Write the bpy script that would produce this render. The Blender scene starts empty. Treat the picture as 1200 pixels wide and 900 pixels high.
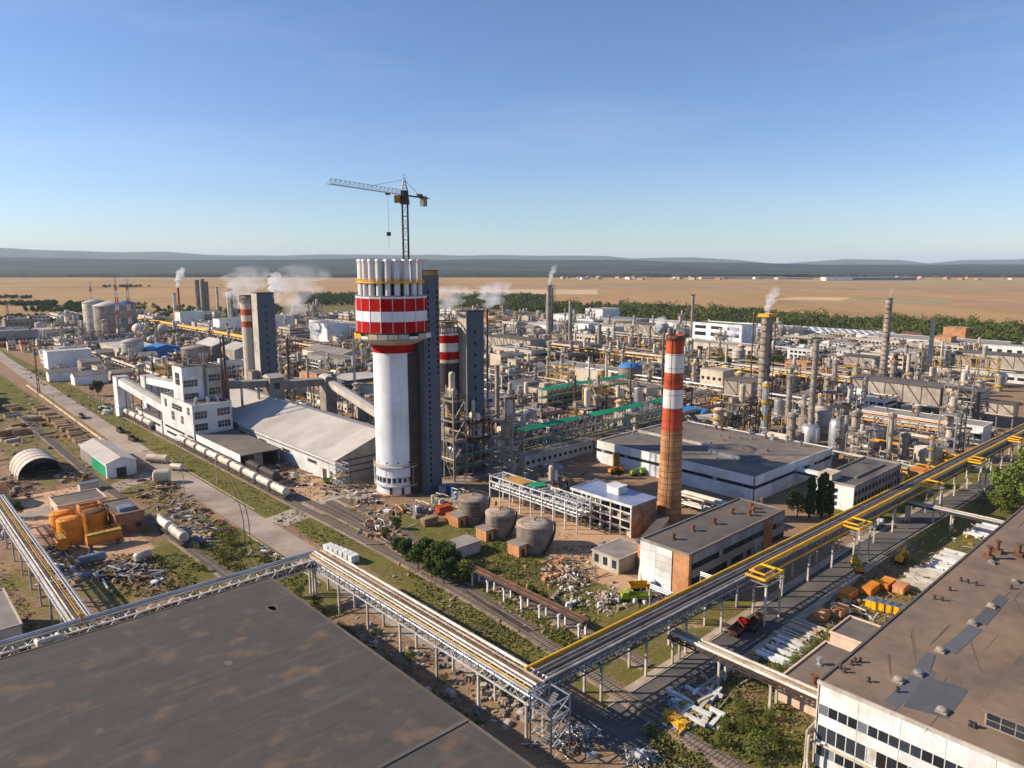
import bpy, math, random
import numpy as np
from mathutils import Vector, Matrix

# ---------------------------------------------------------------- camera, sky, sun, exposure
F = 850.0 / 1200.0            # focal length in picture widths
PITCH = math.atan(142 / 850.0)
CAMZ = 80.0
sc = bpy.context.scene
col = sc.collection
cd = bpy.data.cameras.new('camera'); cam = bpy.data.objects.new('camera', cd); col.objects.link(cam)
cam.location = (0, 0, CAMZ); cam.rotation_euler = (math.pi / 2 - PITCH, 0, 0)
cd.lens = 36 * F; cd.sensor_width = 36; cd.clip_start = 1; cd.clip_end = 60000
sc.camera = cam
SUN_EL, SUN_HEAD = math.radians(29), (1.0, -0.03)
HAZE = 3.2e-5
wd = bpy.data.worlds.new('World'); sc.world = wd; wd.use_nodes = True
nt = wd.node_tree; nt.nodes.clear()
sky = nt.nodes.new('ShaderNodeTexSky'); sky.sky_type = 'NISHITA'; sky.sun_disc = False
sky.sun_elevation = SUN_EL; sky.sun_rotation = math.radians(-88.3)
sky.altitude = 150; sky.air_density = 1.0; sky.dust_density = 0.15; sky.ozone_density = 3.0
bg = nt.nodes.new('ShaderNodeBackground'); bg.inputs['Strength'].default_value = 0.088
wo = nt.nodes.new('ShaderNodeOutputWorld')
tint = nt.nodes.new('ShaderNodeMix'); tint.data_type = 'RGBA'; tint.blend_type = 'MULTIPLY'; tint.inputs[0].default_value = 1.0; tint.inputs[7].default_value = (0.90, 0.96, 1.15, 1)
nt.links.new(sky.outputs[0], tint.inputs[6]); 
# thin high cirrus, the same all over the sky
tcs = nt.nodes.new('ShaderNodeTexCoord'); mps = nt.nodes.new('ShaderNodeMapping'); mps.inputs['Scale'].default_value = (1.2, 2.0, 9.0); mps.inputs['Rotation'].default_value = (0.12, 0.08, 0.3)
cns = nt.nodes.new('ShaderNodeTexNoise'); cns.inputs['Scale'].default_value = 1.6; cns.inputs['Detail'].default_value = 7; cns.inputs['Roughness'].default_value = .6
rgs = nt.nodes.new('ShaderNodeMapRange'); rgs.inputs[1].default_value = .46; rgs.inputs[2].default_value = .8; rgs.inputs[4].default_value = .16
nt.links.new(tcs.outputs['Generated'], mps.inputs[0]); nt.links.new(mps.outputs[0], cns.inputs['Vector']); nt.links.new(cns.outputs['Fac'], rgs.inputs[0])
cir = nt.nodes.new('ShaderNodeMix'); cir.data_type = 'RGBA'; nt.links.new(rgs.outputs[0], cir.inputs[0]); nt.links.new(tint.outputs[2], cir.inputs[6]); cir.inputs[7].default_value = (6.2, 6.9, 8.0, 1)
nt.links.new(cir.outputs[2], bg.inputs[0]); nt.links.new(bg.outputs[0], wo.inputs[0])
sl = bpy.data.lights.new('sun', 'SUN'); sl.energy = 5.0; sl.angle = math.radians(0.5); sl.color = (1.0, 0.865, 0.69)
so = bpy.data.objects.new('sun', sl); col.objects.link(so)
so.rotation_euler = Vector((SUN_HEAD[0], SUN_HEAD[1], -math.tan(SUN_EL))).to_track_quat('-Z', 'Y').to_euler()
sc.view_settings.view_transform = 'Standard'; sc.view_settings.look = 'None'
sc.view_settings.exposure = 0.52; sc.view_settings.gamma = 1.0; sc.view_settings.use_curve_mapping = False
sc.render.engine = 'CYCLES'
cy = sc.cycles; cy.use_denoising = True; cy.max_bounces = 4; cy.diffuse_bounces = 1; cy.glossy_bounces = 2
cy.transmission_bounces = 2; cy.transparent_max_bounces = 4; cy.volume_bounces = 2
cy.use_adaptive_sampling = True; cy.adaptive_threshold = 0.02
cy.volume_step_rate = 4.0; cy.volume_max_steps = 96
sc.render.use_persistent_data = False

# ---------------------------------------------------------------- plan: u runs along the service road, v across it
A = math.radians(42.7); CA, SA = math.cos(A), math.sin(A)
def W(u, v, z=0.0): return Vector((u * CA - v * SA, u * SA + v * CA, z))
def UV(x, y): return (x * CA + y * SA, -x * SA + y * CA)
def ray(px, py):
    a = (px - 600) / 850.0; b = -(py - 450) / 850.0
    return a, math.cos(PITCH) + b * math.sin(PITCH), -math.sin(PITCH) + b * math.cos(PITCH)
def q(px, py, z=0.0):                       # the plan point that a picture direction meets at height z
    dx, dy, dz = ray(px, py); t = (z - CAMZ) / dz
    return UV(dx * t, dy * t)
def proj(u, v, z):
    p = W(u, v, z); z = p.z - CAMZ
    d = p.y * math.cos(PITCH) - z * math.sin(PITCH); h = p.y * math.sin(PITCH) + z * math.cos(PITCH)
    return (600 + 850 * p.x / d, 450 - 850 * h / d)
def hgt(u, v, py):                          # height over plan point (u,v) that shows at picture row py
    lo, hi = -20.0, 300.0
    for _ in range(50):
        m = (lo + hi) / 2
        if proj(u, v, m)[1] > py: lo = m
        else: hi = m
    return lo
def mpp(u, v):                              # metres per picture pixel at a plan point
    p = W(u, v); return (p.y * math.cos(PITCH) + 60 * math.sin(PITCH)) / 850.0
R = random.Random(7)

# ---------------------------------------------------------------- materials
def lin(c):
    c = c / 255.0
    return c / 12.92 if c <= 0.04045 else ((c + 0.055) / 1.055) ** 2.4
def rgb(r, g, b): return (lin(r), lin(g), lin(b), 1)
MATS = {}
def M(name, c, rough=0.8, metal=0.0, var=0.25, c2=None, amt=0.5, scale=0.35, scale2=0.06, streak=0.0, bump=0.0, spec=0.3, rnd=0.12, soft=0.12):
    m = bpy.data.materials.new(name); m.use_nodes = True; n = m.node_tree; L = n.links
    b = n.nodes['Principled BSDF']; b.inputs['Roughness'].default_value = rough; b.inputs['Metallic'].default_value = metal
    b.inputs['Specular IOR Level'].default_value = spec
    g = n.nodes.new('ShaderNodeNewGeometry')
    def noise(sc_, det, vec=None, rg=0.55):
        t = n.nodes.new('ShaderNodeTexNoise'); t.inputs['Scale'].default_value = sc_; t.inputs['Detail'].default_value = det
        t.inputs['Roughness'].default_value = rg
        L.new(vec or g.outputs['Position'], t.inputs['Vector']); return t
    def mix(f, a, c_, mode='MIX'):
        x = n.nodes.new('ShaderNodeMix'); x.data_type = 'RGBA'; x.blend_type = mode
        for sock, v_ in ((x.inputs[0], f), (x.inputs[6], a), (x.inputs[7], c_)):
            if isinstance(v_, (int, float)): sock.default_value = v_
            elif isinstance(v_, tuple): sock.default_value = v_
            else: L.new(v_, sock)
        return x.outputs[2]
    def ramp(f, lo, hi):
        r = n.nodes.new('ShaderNodeMapRange'); r.inputs[1].default_value = lo; r.inputs[2].default_value = hi; L.new(f, r.inputs[0]); return r.outputs[0]
    base = c
    if c2:
        t = noise(scale2, 5.0, rg=0.62)
        th = 0.72 - 0.44 * amt
        base = mix(ramp(t.outputs['Fac'], th - soft, th + soft), c, c2)
    t1 = noise(scale, 6.0, rg=0.65)
    dark = n.nodes.new('ShaderNodeMapRange'); dark.inputs[1].default_value = 0.3; dark.inputs[2].default_value = 0.7
    dark.inputs[3].default_value = 1 - var; dark.inputs[4].default_value = 1 + var * 0.6; L.new(t1.outputs['Fac'], dark.inputs[0])
    fac = dark.outputs[0]
    if rnd:
        oi = n.nodes.new('ShaderNodeObjectInfo')
        r2 = n.nodes.new('ShaderNodeMapRange'); r2.inputs[3].default_value = 1 - rnd; r2.inputs[4].default_value = 1 + rnd; L.new(oi.outputs['Random'], r2.inputs[0])
        mm = n.nodes.new('ShaderNodeMath'); mm.operation = 'MULTIPLY'; L.new(fac, mm.inputs[0]); L.new(r2.outputs[0], mm.inputs[1]); fac = mm.outputs[0]
    if streak:
        mp = n.nodes.new('ShaderNodeMapping'); mp.inputs['Scale'].default_value = (1.3, 1.3, 0.09); L.new(g.outputs['Position'], mp.inputs[0])
        t3 = noise(1.0, 3.0, mp.outputs[0]); r3 = n.nodes.new('ShaderNodeMapRange'); r3.inputs[1].default_value = 0.45; r3.inputs[2].default_value = 0.75
        r3.inputs[3].default_value = 1.0; r3.inputs[4].default_value = 1 - streak; L.new(t3.outputs['Fac'], r3.inputs[0])
        mm = n.nodes.new('ShaderNodeMath'); mm.operation = 'MULTIPLY'; L.new(fac, mm.inputs[0]); L.new(r3.outputs[0], mm.inputs[1]); fac = mm.outputs[0]
    vm = n.nodes.new('ShaderNodeVectorMath'); vm.operation = 'SCALE'
    if isinstance(base, tuple): vm.inputs[0].default_value = base[:3]
    else: L.new(base, vm.inputs[0])
    L.new(fac, vm.inputs['Scale']); L.new(vm.outputs[0], b.inputs['Base Color'])
    if bump:
        bp = n.nodes.new('ShaderNodeBump'); bp.inputs['Strength'].default_value = bump; bp.inputs['Distance'].default_value = 0.3
        L.new(t1.outputs['Fac'], bp.inputs['Height']); L.new(bp.outputs[0], b.inputs['Normal'])
    MATS[name] = m; return m
M('white', rgb(226, 226, 224), .6, var=.08, c2=rgb(196, 190, 180), amt=.35, scale2=.12, streak=.14)
M('tower_white', rgb(230, 231, 234), .55, var=.06, rnd=.03, c2=rgb(210, 208, 206), amt=.38, scale2=.07, streak=.13)
M('cream', rgb(214, 200, 176), .75, var=.15, streak=.2, c2=rgb(176, 158, 134), amt=.4)
M('pale', rgb(204, 192, 174), .75, var=.15, streak=.15, c2=rgb(170, 160, 148), amt=.4)
M('red', rgb(182, 12, 4), .7, var=.16, rnd=.05, c2=rgb(160, 16, 8), amt=.4, scale2=.2, streak=.12, spec=.12)
M('stack_red', rgb(190, 84, 44), .75, var=.22, scale=.8, c2=rgb(156, 62, 34), amt=.4, scale2=.3)
M('stack_white', rgb(225, 218, 208), .7, var=.1, rnd=.03)
M('brick', rgb(160, 112, 80), .9, var=.25, scale=1.2, c2=rgb(132, 92, 66), amt=.45, scale2=.2)
M('orange_brick', rgb(204, 148, 104), .9, var=.22, scale=1.0, c2=rgb(176, 120, 80), amt=.4, scale2=.2)
M('stack_brick', rgb(186, 136, 92), .9, var=.25, scale=.9, c2=rgb(150, 100, 64), amt=.45, scale2=.25)
M('concrete', rgb(156, 144, 130), .9, var=.22, scale=.5, c2=rgb(120, 112, 103), amt=.45, scale2=.1, streak=.2)
M('pale_concrete', rgb(196, 188, 176), .9, var=.15, scale=.5, c2=rgb(165, 155, 142), amt=.4, scale2=.15, streak=.15)
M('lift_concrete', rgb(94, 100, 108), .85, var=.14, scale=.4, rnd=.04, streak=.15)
M('old_tower', rgb(198, 184, 166), .85, var=.14, rnd=.03, streak=.2)
M('steel', rgb(150, 145, 139), .55, .35, var=.2, c2=rgb(120, 104, 90), amt=.35, scale2=.3)
M('zinc', rgb(190, 192, 194), .42, .65, var=.12, rnd=.08, c2=rgb(160, 160, 160), amt=.4, scale2=.2)
M('dark_steel', rgb(70, 66, 64), .7, .2, var=.3, c2=rgb(92, 66, 50), amt=.4, scale2=.2)
M('white_steel', rgb(216, 216, 214), .5, .1, var=.12, c2=rgb(170, 156, 140), amt=.3, scale2=.4)
M('blue_steel', rgb(120, 134, 150), .55, .2, var=.2, c2=rgb(90, 92, 98), amt=.35, scale2=.3)
M('rust', rgb(126, 90, 68), .9, var=.35, scale=.7, c2=rgb(92, 60, 44), amt=.45, scale2=.3)
M('rusty_vessel', rgb(178, 162, 144), .8, .1, var=.22, scale=.5, c2=rgb(142, 116, 94), amt=.4, scale2=.2, streak=.25)
M('yellow', rgb(226, 170, 26), .5, var=.12, c2=rgb(190, 130, 30), amt=.3, scale2=.3)
M('dull_yellow', rgb(190, 152, 62), .7, var=.2, c2=rgb(150, 110, 60), amt=.4, scale2=.3)
M('orange', rgb(230, 146, 46), .65, var=.16, c2=rgb(200, 112, 38), amt=.4, scale2=.3)
M('green', rgb(26, 150, 104), .6, var=.1, c2=rgb(18, 122, 84), amt=.4, scale2=.1)
M('lime', rgb(150, 170, 46), .65, var=.1)
M('blue', rgb(52, 112, 170), .6, var=.15)
M('teal', rgb(24, 100, 90), .6, var=.15)
M('grey_wall', rgb(160, 154, 148), .7, .1, var=.15, c2=rgb(132, 126, 120), amt=.45, scale2=.12, streak=.2)
M('hopper_grey', rgb(176, 166, 152), .7, .1, var=.14, c2=rgb(140, 130, 120), amt=.4, scale2=.1, streak=.25)
M('dark_felt', rgb(88, 82, 78), .95, var=.2, scale=.25, c2=rgb(112, 100, 90), amt=.45, scale2=.05)
M('felt', rgb(104, 96, 90), .95, var=.2, scale=.3, c2=rgb(130, 116, 102), amt=.4, scale2=.06)
M('pale_roof', rgb(182, 174, 165), .8, .05, var=.08, scale=.2, c2=rgb(160, 151, 142), amt=.35, scale2=.04)
M('grey_roof', rgb(146, 136, 126), .85, var=.15, c2=rgb(120, 112, 106), amt=.4, scale2=.08)
M('blue_roof', rgb(132, 142, 172), .35, .3, var=.12, c2=rgb(160, 168, 190), amt=.4, scale2=.15)
M('patch_felt', rgb(92, 92, 96), .9, var=.15, scale=.4)
M('pane_pale', rgb(132, 138, 142), .4, var=.3, rnd=.3, scale=1.0)
M('glass', rgb(46, 52, 60), .12, 0, var=.3, spec=.6, rnd=.5, scale=1.0)
M('void', rgb(30, 28, 28), .9, var=.3)
M('rubber', rgb(30, 30, 31), .9, var=.2)
M('bark', rgb(84, 68, 52), .95, var=.3, scale=2)
M('timber', rgb(170, 140, 106), .9, var=.3, scale=1, c2=rgb(126, 100, 76), amt=.45, scale2=.4)
M('old_tank', rgb(146, 136, 126), .7, .15, var=.25, c2=rgb(108, 88, 72), amt=.42, scale2=.25, streak=.35)
M('gravel', rgb(150, 131, 112), .97, var=.35, scale=1.2, c2=rgb(118, 102, 88), amt=.45, scale2=.1)
M('rail', rgb(112, 96, 84), .5, .6, var=.2)
M('sleeper', rgb(132, 122, 110), .95, var=.3, scale=1.2)
M('asphalt', rgb(80, 77, 76), .93, var=.16, scale=.5, c2=rgb(104, 98, 92), amt=.45, scale2=.08)  # colour darkened to stand in for the pipe bridge's missing shade
M('vent_metal', rgb(208, 206, 202), .45, .25, var=.08, rnd=.05)
M('concrete_road', rgb(172, 156, 140), .93, var=.16, scale=.5, c2=rgb(142, 127, 112), amt=.45, scale2=.06)
M('pavement', rgb(184, 166, 146), .95, var=.18, scale=.6, c2=rgb(150, 130, 110), amt=.45, scale2=.12)
M('sand', rgb(196, 160, 126), .97, var=.2, scale=.5, c2=rgb(168, 132, 100), amt=.45, scale2=.1)
M('tank_white', rgb(216, 206, 190), .55, .1, var=.14, c2=rgb(176, 156, 134), amt=.4, scale2=.25, streak=.2)
M('tank_grey', rgb(160, 150, 139), .6, .2, var=.2, c2=rgb(122, 106, 92), amt=.4, scale2=.15, streak=.25)
M('wagon_dark', rgb(74, 72, 72), .8, .1, var=.3, c2=rgb(92, 74, 60), amt=.4, scale2=.3)
M('scrap', rgb(170, 160, 150), .8, .1, var=.4, scale=1.5, c2=rgb(120, 96, 78), amt=.5, scale2=.6)
M('rubble', rgb(178, 160, 142), .95, var=.35, scale=1.0, c2=rgb(136, 116, 98), amt=.45, scale2=.4)
M('pink_plaster', rgb(214, 186, 164), .85, var=.15, streak=.15)
M('stripe_paint', rgb(220, 216, 206), .8, var=.2, scale=1)
M('leaf', rgb(92, 104, 50), .9, var=.35, scale=.5, c2=rgb(104, 112, 48), amt=.45, scale2=.25, rnd=.2, spec=.1)
M('leaf_dark', rgb(74, 90, 46), .9, var=.35, scale=.5, c2=rgb(82, 94, 44), amt=.4, scale2=.25, rnd=.2, spec=.1)
M('belt_leaf', rgb(74, 88, 42), .9, var=.4, scale=.12, c2=rgb(108, 108, 52), amt=.45, scale2=.03, rnd=0, spec=.1)
M('weed', rgb(94, 98, 50), .95, var=.3, scale=.6, c2=rgb(128, 118, 68), amt=.4, scale2=.12, rnd=0, spec=.1)
M('forest', rgb(30, 38, 32), .97, var=.45, scale=.004, c2=rgb(66, 74, 54), amt=.4, scale2=.0012, rnd=0)
M('hill', rgb(96, 98, 84), .97, var=.3, scale=.002, rnd=0)

# ---------------------------------------------------------------- mesh helpers
class MB:
    def __init__(s): s.v = []; s.f = []; s.sm = []
    def add(s, vs, fs, sm=False):
        o = len(s.v); s.v.extend(vs); s.f.extend([tuple(i + o for i in f) for f in fs]); s.sm.extend([sm] * len(fs)); return s
    def box(s, x0, y0, z0, x1, y1, z1):
        return s.add([(x0, y0, z0), (x1, y0, z0), (x1, y1, z0), (x0, y1, z0), (x0, y0, z1), (x1, y0, z1), (x1, y1, z1), (x0, y1, z1)],
                     [(3, 2, 1, 0), (4, 5, 6, 7), (0, 1, 5, 4), (1, 2, 6, 5), (2, 3, 7, 6), (3, 0, 4, 7)])
    def cyl(s, x, y, z0, z1, r, n=12, r1=None, cap=True, sm=True):
        r1 = r if r1 is None else r1
        ang = [2 * math.pi * i / n for i in range(n)]
        a = [(x + r * math.cos(t), y + r * math.sin(t), z0) for t in ang]; b = [(x + r1 * math.cos(t), y + r1 * math.sin(t), z1) for t in ang]
        s.add(a + b, [(i, (i + 1) % n, n + (i + 1) % n, n + i) for i in range(n)], sm)
        if cap: s.add(list(b), [tuple(range(n))]); s.add(list(a), [tuple(reversed(range(n)))])
        return s
    def lathe(s, prof, n=24, x=0, y=0, sm=True):
        vs = []; fs = []
        for r, z in prof:
            vs += [(x + r * math.cos(2 * math.pi * i / n), y + r * math.sin(2 * math.pi * i / n), z) for i in range(n)]
        for k in range(len(prof) - 1):
            fs += [(k * n + i, k * n + (i + 1) % n, (k + 1) * n + (i + 1) % n, (k + 1) * n + i) for i in range(n)]
        return s.add(vs, fs, sm)
    def tube(s, p, q_, r, n=6, cap=True, sm=True, r1=None):
        p = Vector(p); q_ = Vector(q_); d = q_ - p
        if d.length < 1e-6: return s
        r1 = r if r1 is None else r1
        a = d.orthogonal().normalized() if abs(d.normalized().z) > .999 else d.cross(Vector((0, 0, 1))).normalized()
        b = d.cross(a).normalized()
        ring = [(math.cos(2 * math.pi * (i + .5) / n), math.sin(2 * math.pi * (i + .5) / n)) for i in range(n)]
        v0 = [tuple(p + a * (r * c) + b * (r * t)) for c, t in ring]; v1 = [tuple(q_ + a * (r1 * c) + b * (r1 * t)) for c, t in ring]
        s.add(v0 + v1, [(i, n + i, n + (i + 1) % n, (i + 1) % n) for i in range(n)], sm and n > 4)
        if cap: s.add(list(v1), [tuple(reversed(range(n)))]); s.add(list(v0), [tuple(range(n))])
        return s
    def bar(s, p, q_, w): return s.tube(p, q_, w * .7071, 4)
    def path(s, pts, r, n=8):
        for a, b in zip(pts[:-1], pts[1:]): s.tube(a, b, r, n)
        for a in pts[1:-1]: s.ball(a[0], a[1], a[2], r * 1.02, n, 4)
        return s
    def ball(s, x, y, z, r, n=12, m=6, sz=1.0, half=False):
        pr = []
        for k in range(m + 1):
            t = -math.pi / 2 + math.pi * k / m
            if half: t = math.pi / 2 * k / m
            pr.append((max(r * math.cos(t), 1e-4), z + r * sz * math.sin(t)))
        return s.lathe(pr, n, x, y)
    def prism(s, poly, z0, z1):
        n = len(poly); zt = z1 if isinstance(z1, (list, tuple)) else [z1] * n
        return s.add([(x, y, z0) for x, y in poly] + [(x, y, z) for (x, y), z in zip(poly, zt)],
                     [tuple(reversed(range(n))), tuple(range(n, 2 * n))] + [(i, (i + 1) % n, n + (i + 1) % n, n + i) for i in range(n)])
    def quad(s, *p): return s.add(list(p), [tuple(range(len(p)))])
    def mesh(s, name, mat):
        me = bpy.data.meshes.new(name); me.from_pydata([tuple(v) for v in s.v], [], s.f)
        me.polygons.foreach_set('use_smooth', s.sm); me.materials.append(MATS[mat]); me.update(); return me
    def build(s, name, mat, parent=None, kind=None):
        return inst(s.mesh(name, mat), name, parent, kind=kind)
def inst(me, name, parent=None, loc=None, rot=None, scale=None, kind=None):
    o = bpy.data.objects.new(name, me); col.objects.link(o)
    if parent is not None: o.parent = parent
    if loc is not None: o.location = loc
    if rot is not None: o.rotation_euler = rot
    if scale is not None: o.scale = scale
    if kind: o['kind'] = kind
    return o
def tag(o, label, cat, group=None):
    o['label'] = label; o['category'] = cat
    if group: o['group'] = group
    return o
FOOT = []                                    # plan rectangles already built on
def claim(u0, v0, u1, v1): FOOT.append((min(u0, u1), min(v0, v1), max(u0, u1), max(v0, v1)))
def free(u0, v0, u1, v1, pad=0.5):
    return not any(a < u1 + pad and c > u0 - pad and b < v1 + pad and d > v0 - pad for a, b, c, d in FOOT)
def thing(name, label, cat, u, v, z=0.0, rot=0.0, group=None):
    o = bpy.data.objects.new(name, None); col.objects.link(o); o.empty_display_size = .1
    o.location = W(u, v, z); o.rotation_euler = (0, 0, A + rot)
    return tag(o, label, cat, group)
_cube = {}
def bi(name, mat, parent, x0, y0, z0, x1, y1, z1):       # a box part that shares one cube mesh per material
    k = mat
    if k not in _cube: _cube[k] = MB().box(-.5, -.5, -.5, .5, .5, .5).mesh('box_' + mat, mat)
    return inst(_cube[k], name, parent, ((x0 + x1) / 2, (y0 + y1) / 2, (z0 + z1) / 2), None, (abs(x1 - x0), abs(y1 - y0), abs(z1 - z0)))
_KIDS = {}
def kids(o):
    if o.name not in _KIDS: _KIDS[o.name] = [c for c in bpy.data.objects if c.parent == o]
    return _KIDS[o.name]
def copy_tree(o, parent=None):
    c = o.copy(); col.objects.link(c); c.parent = parent
    for ch in kids(o): copy_tree(ch, c)
    return c
def place(proto, u, v, z=0.0, rot=0.0, scale=(1, 1, 1), label=None, group=None, first=None):
    o = copy_tree(proto)
    o.location = W(u, v, z); o.rotation_euler = (0, 0, A + rot); o.scale = scale
    if label: o['label'] = label
    if group: o['group'] = group
    return o
PROTOS = []
def retire():
    for p in PROTOS:
        for ch in kids(p):
            for g in kids(ch): bpy.data.objects.remove(g)
            bpy.data.objects.remove(ch)
        bpy.data.objects.remove(p)
    PROTOS.clear()
# ---------------------------------------------------------------- ground, fields, roads, tracks, far land
def ground():
    def lines(a, b, step, far0, far1):
        mid = list(np.arange(a, b + .1, step)); out = []; s = step; x = b
        while x < far1: s *= 1.16; x += s; out.append(x)
        lo = []; s = step; x = a
        while x > far0: s *= 1.3; x -= s; lo.append(x)
        return np.array(lo[::-1] + mid + out)
    us = lines(-60, 420, 3, -4000, 19000); vs = lines(-20, 620, 3, -4000, 19000)
    UU, VV = np.meshgrid(us, vs, indexing='ij'); nu, nv = UU.shape
    co = np.stack([UU * CA - VV * SA, UU * SA + VV * CA, np.zeros_like(UU)], -1).reshape(-1, 3)
    idx = np.arange(nu * nv).reshape(nu, nv)
    faces = np.stack([idx[:-1, :-1], idx[1:, :-1], idx[1:, 1:], idx[:-1, 1:]], -1).reshape(-1, 4)
    me = bpy.data.meshes.new('ground'); me.vertices.add(nu * nv); me.vertices.foreach_set('co', co.ravel())
    me.loops.add(faces.size); me.loops.foreach_set('vertex_index', faces.ravel())
    me.polygons.add(len(faces)); me.polygons.foreach_set('loop_start', np.arange(len(faces)) * 4); me.polygons.foreach_set('loop_total', np.full(len(faces), 4))
    me.update(calc_edges=True)
    g = np.full(UU.shape, .28); s_ = np.zeros(UU.shape); f = np.zeros(UU.shape)
    def rect(arr, u0, v0, u1, v1, val):
        arr[(UU >= u0) & (UU <= u1) & (VV >= v0) & (VV <= v1)] = val
    for r in [(93, 215, 103, 430, .8), (93, 430, 106, 800, .85), (56, 150, 82, 212, .78), (94, 60, 134, 190, .7), (112, 122, 136, 172, .9), (94, 76, 150, 92, .66),
              (94, 30, 112, 67, .95), (112, 45, 260, 68, .5), (20, 176, 46, 222, .5), (44, 300, 80, 480, .55), (30, 480, 80, 800, .8), (222, 50, 330, 94, .85),
              (60, 212, 80, 300, .5), (-60, 140, 80, 160, .6), (96, 172, 118, 205, .75), (600, 300, 800, 420, .6)]:
        rect(g, *r)
    for r in [(30, 245, 60, 292, .85), (45, 206, 58, 226, .8), (14, 160, 26, 180, .9), (96, 205, 130, 222, .7), (136, 118, 164, 160, .8), (110, 222, 128, 250, .7),
              (126, 78, 142, 90, .75), (100, 104, 128, 118, .65), (128, 100, 142, 120, .85), (104, 118, 122, 136, .5), (140, 150, 160, 190, .7), (230, 40, 300, 58, .6), (84, 100, 100, 132, .5), (120, 222, 136, 244, .55)]:
        rect(s_, *r)
    rect(g, 780, -4000, 1080, 1500, .95); rect(g, -4000, 1000, 1080, 1330, .6)
    f[(UU > 1050) | (VV > 1300)] = 1.0
    for n_, a_ in (('grass', g), ('sand', s_), ('field', f)):
        at = me.attributes.new(n_, 'FLOAT', 'POINT'); at.data.foreach_set('value', a_.ravel().astype(np.float32))
    m = bpy.data.materials.new('ground'); m.use_nodes = True; n = m.node_tree; L = n.links; b = n.nodes['Principled BSDF']
    b.inputs['Roughness'].default_value = .97; b.inputs['Specular IOR Level'].default_value = .1
    geo = n.nodes.new('ShaderNodeNewGeometry')
    def noise(scale, det=5, vec=None):
        t = n.nodes.new('ShaderNodeTexNoise'); t.inputs['Scale'].default_value = scale; t.inputs['Detail'].default_value = det; t.inputs['Roughness'].default_value = .62
        L.new(vec or geo.outputs['Position'], t.inputs['Vector']); return t.outputs['Fac']
    def math_(op, a, c):
        x = n.nodes.new('ShaderNodeMath'); x.operation = op
        for i, v_ in enumerate((a, c)):
            if isinstance(v_, (int, float)): x.inputs[i].default_value = v_
            else: L.new(v_, x.inputs[i])
        return x.outputs[0]
    def rng(x, a, c, lo=0., hi=1.):
        r = n.nodes.new('ShaderNodeMapRange'); r.inputs[1].default_value = a; r.inputs[2].default_value = c; r.inputs[3].default_value = lo; r.inputs[4].default_value = hi; L.new(x, r.inputs[0]); return r.outputs[0]
    def mix(fac, a, c):
        x = n.nodes.new('ShaderNodeMix'); x.data_type = 'RGBA'
        for s, v_ in ((x.inputs[0], fac), (x.inputs[6], a), (x.inputs[7], c)):
            if isinstance(v_, (tuple, float, int)): s.default_value = v_
            else: L.new(v_, s)
        return x.outputs[2]
    def attr(nm):
        a = n.nodes.new('ShaderNodeAttribute'); a.attribute_name = nm; return a.outputs['Fac']
    fine = noise(.9, 6); med = noise(.13, 6); big = noise(.035, 5)
    def mask(nm, k=.9, w=.1):
        v_ = math_('ADD', attr(nm), math_('MULTIPLY', math_('SUBTRACT', math_('ADD', math_('MULTIPLY', med, .65), math_('MULTIPLY', fine, .35)), .5), k * 2.4))
        return rng(v_, .5 - w, .5 + w)
    dirt = mix(rng(med, .35, .65), rgb(132, 107, 84), rgb(162, 131, 102))
    dirt = mix(rng(fine, .5, .8), dirt, rgb(104, 92, 82))
    grs = mix(rng(med, .3, .65), rgb(70, 76, 36), rgb(110, 104, 52)); grs = mix(rng(fine, .42, .75), grs, rgb(130, 116, 66))
    sand = mix(rng(big, .35, .65), rgb(200, 164, 130), rgb(176, 140, 110))
    c = mix(mask('sand', .6), dirt, sand); c = mix(mask('grass'), c, grs)
    mp = n.nodes.new('ShaderNodeMapping'); mp.inputs['Rotation'].default_value = (0, 0, -A); mp.inputs['Scale'].default_value = (.0045, .0012, 1); L.new(geo.outputs['Position'], mp.inputs[0])
    st = noise(1, 6, mp.outputs[0]); hay = mix(rng(st, .3, .7), rgb(178, 143, 98), rgb(146, 118, 80)); hay = mix(rng(noise(.006, 4), .56, .68), hay, rgb(176, 146, 92))
    mp2 = n.nodes.new('ShaderNodeMapping'); mp2.inputs['Scale'].default_value = (.0004, .0028, 1); L.new(geo.outputs['Position'], mp2.inputs[0])
    strp = noise(1, 4, mp2.outputs[0]); hay = mix(rng(strp, .60, .68), hay, rgb(118, 108, 68)); hay = mix(rng(noise(.02, 5), .45, .8), hay, rgb(180, 140, 96))
    c = mix(attr('field'), c, hay); L.new(c, b.inputs['Base Color'])
    bp = n.nodes.new('ShaderNodeBump'); bp.inputs['Strength'].default_value = .5; bp.inputs['Distance'].default_value = .5; L.new(fine, bp.inputs['Height']); L.new(bp.outputs[0], b.inputs['Normal'])
    me.materials.append(m)
    o = inst(me, 'ground', kind='structure'); o['label'] = 'bare earth, weeds and stubble fields around the plant'
ground()
def sheet(name, poly, z, mat, kind='structure', th=0.0):
    m = MB(); pts = [tuple(W(u, v, z)) for u, v in poly]
    m.quad(*pts)
    return m.build(name, mat, None, kind)
def strip(name, pts, w, z, mat, kind='structure'):
    m = MB(); Ls = []; Rs = []
    for i, (u, v) in enumerate(pts):
        a = Vector(pts[max(i - 1, 0)]); b = Vector(pts[min(i + 1, len(pts) - 1)]); d = (b - a).normalized(); n_ = Vector((-d.y, d.x)) * w / 2
        Ls.append(tuple(W(u + n_.x, v + n_.y, z))); Rs.append(tuple(W(u - n_.x, v - n_.y, z)))
    k = len(pts); m.add(Ls + Rs, [(i, k + i, k + i + 1, i + 1) for i in range(k - 1)])
    return m.build(name, mat, None, kind)
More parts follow.
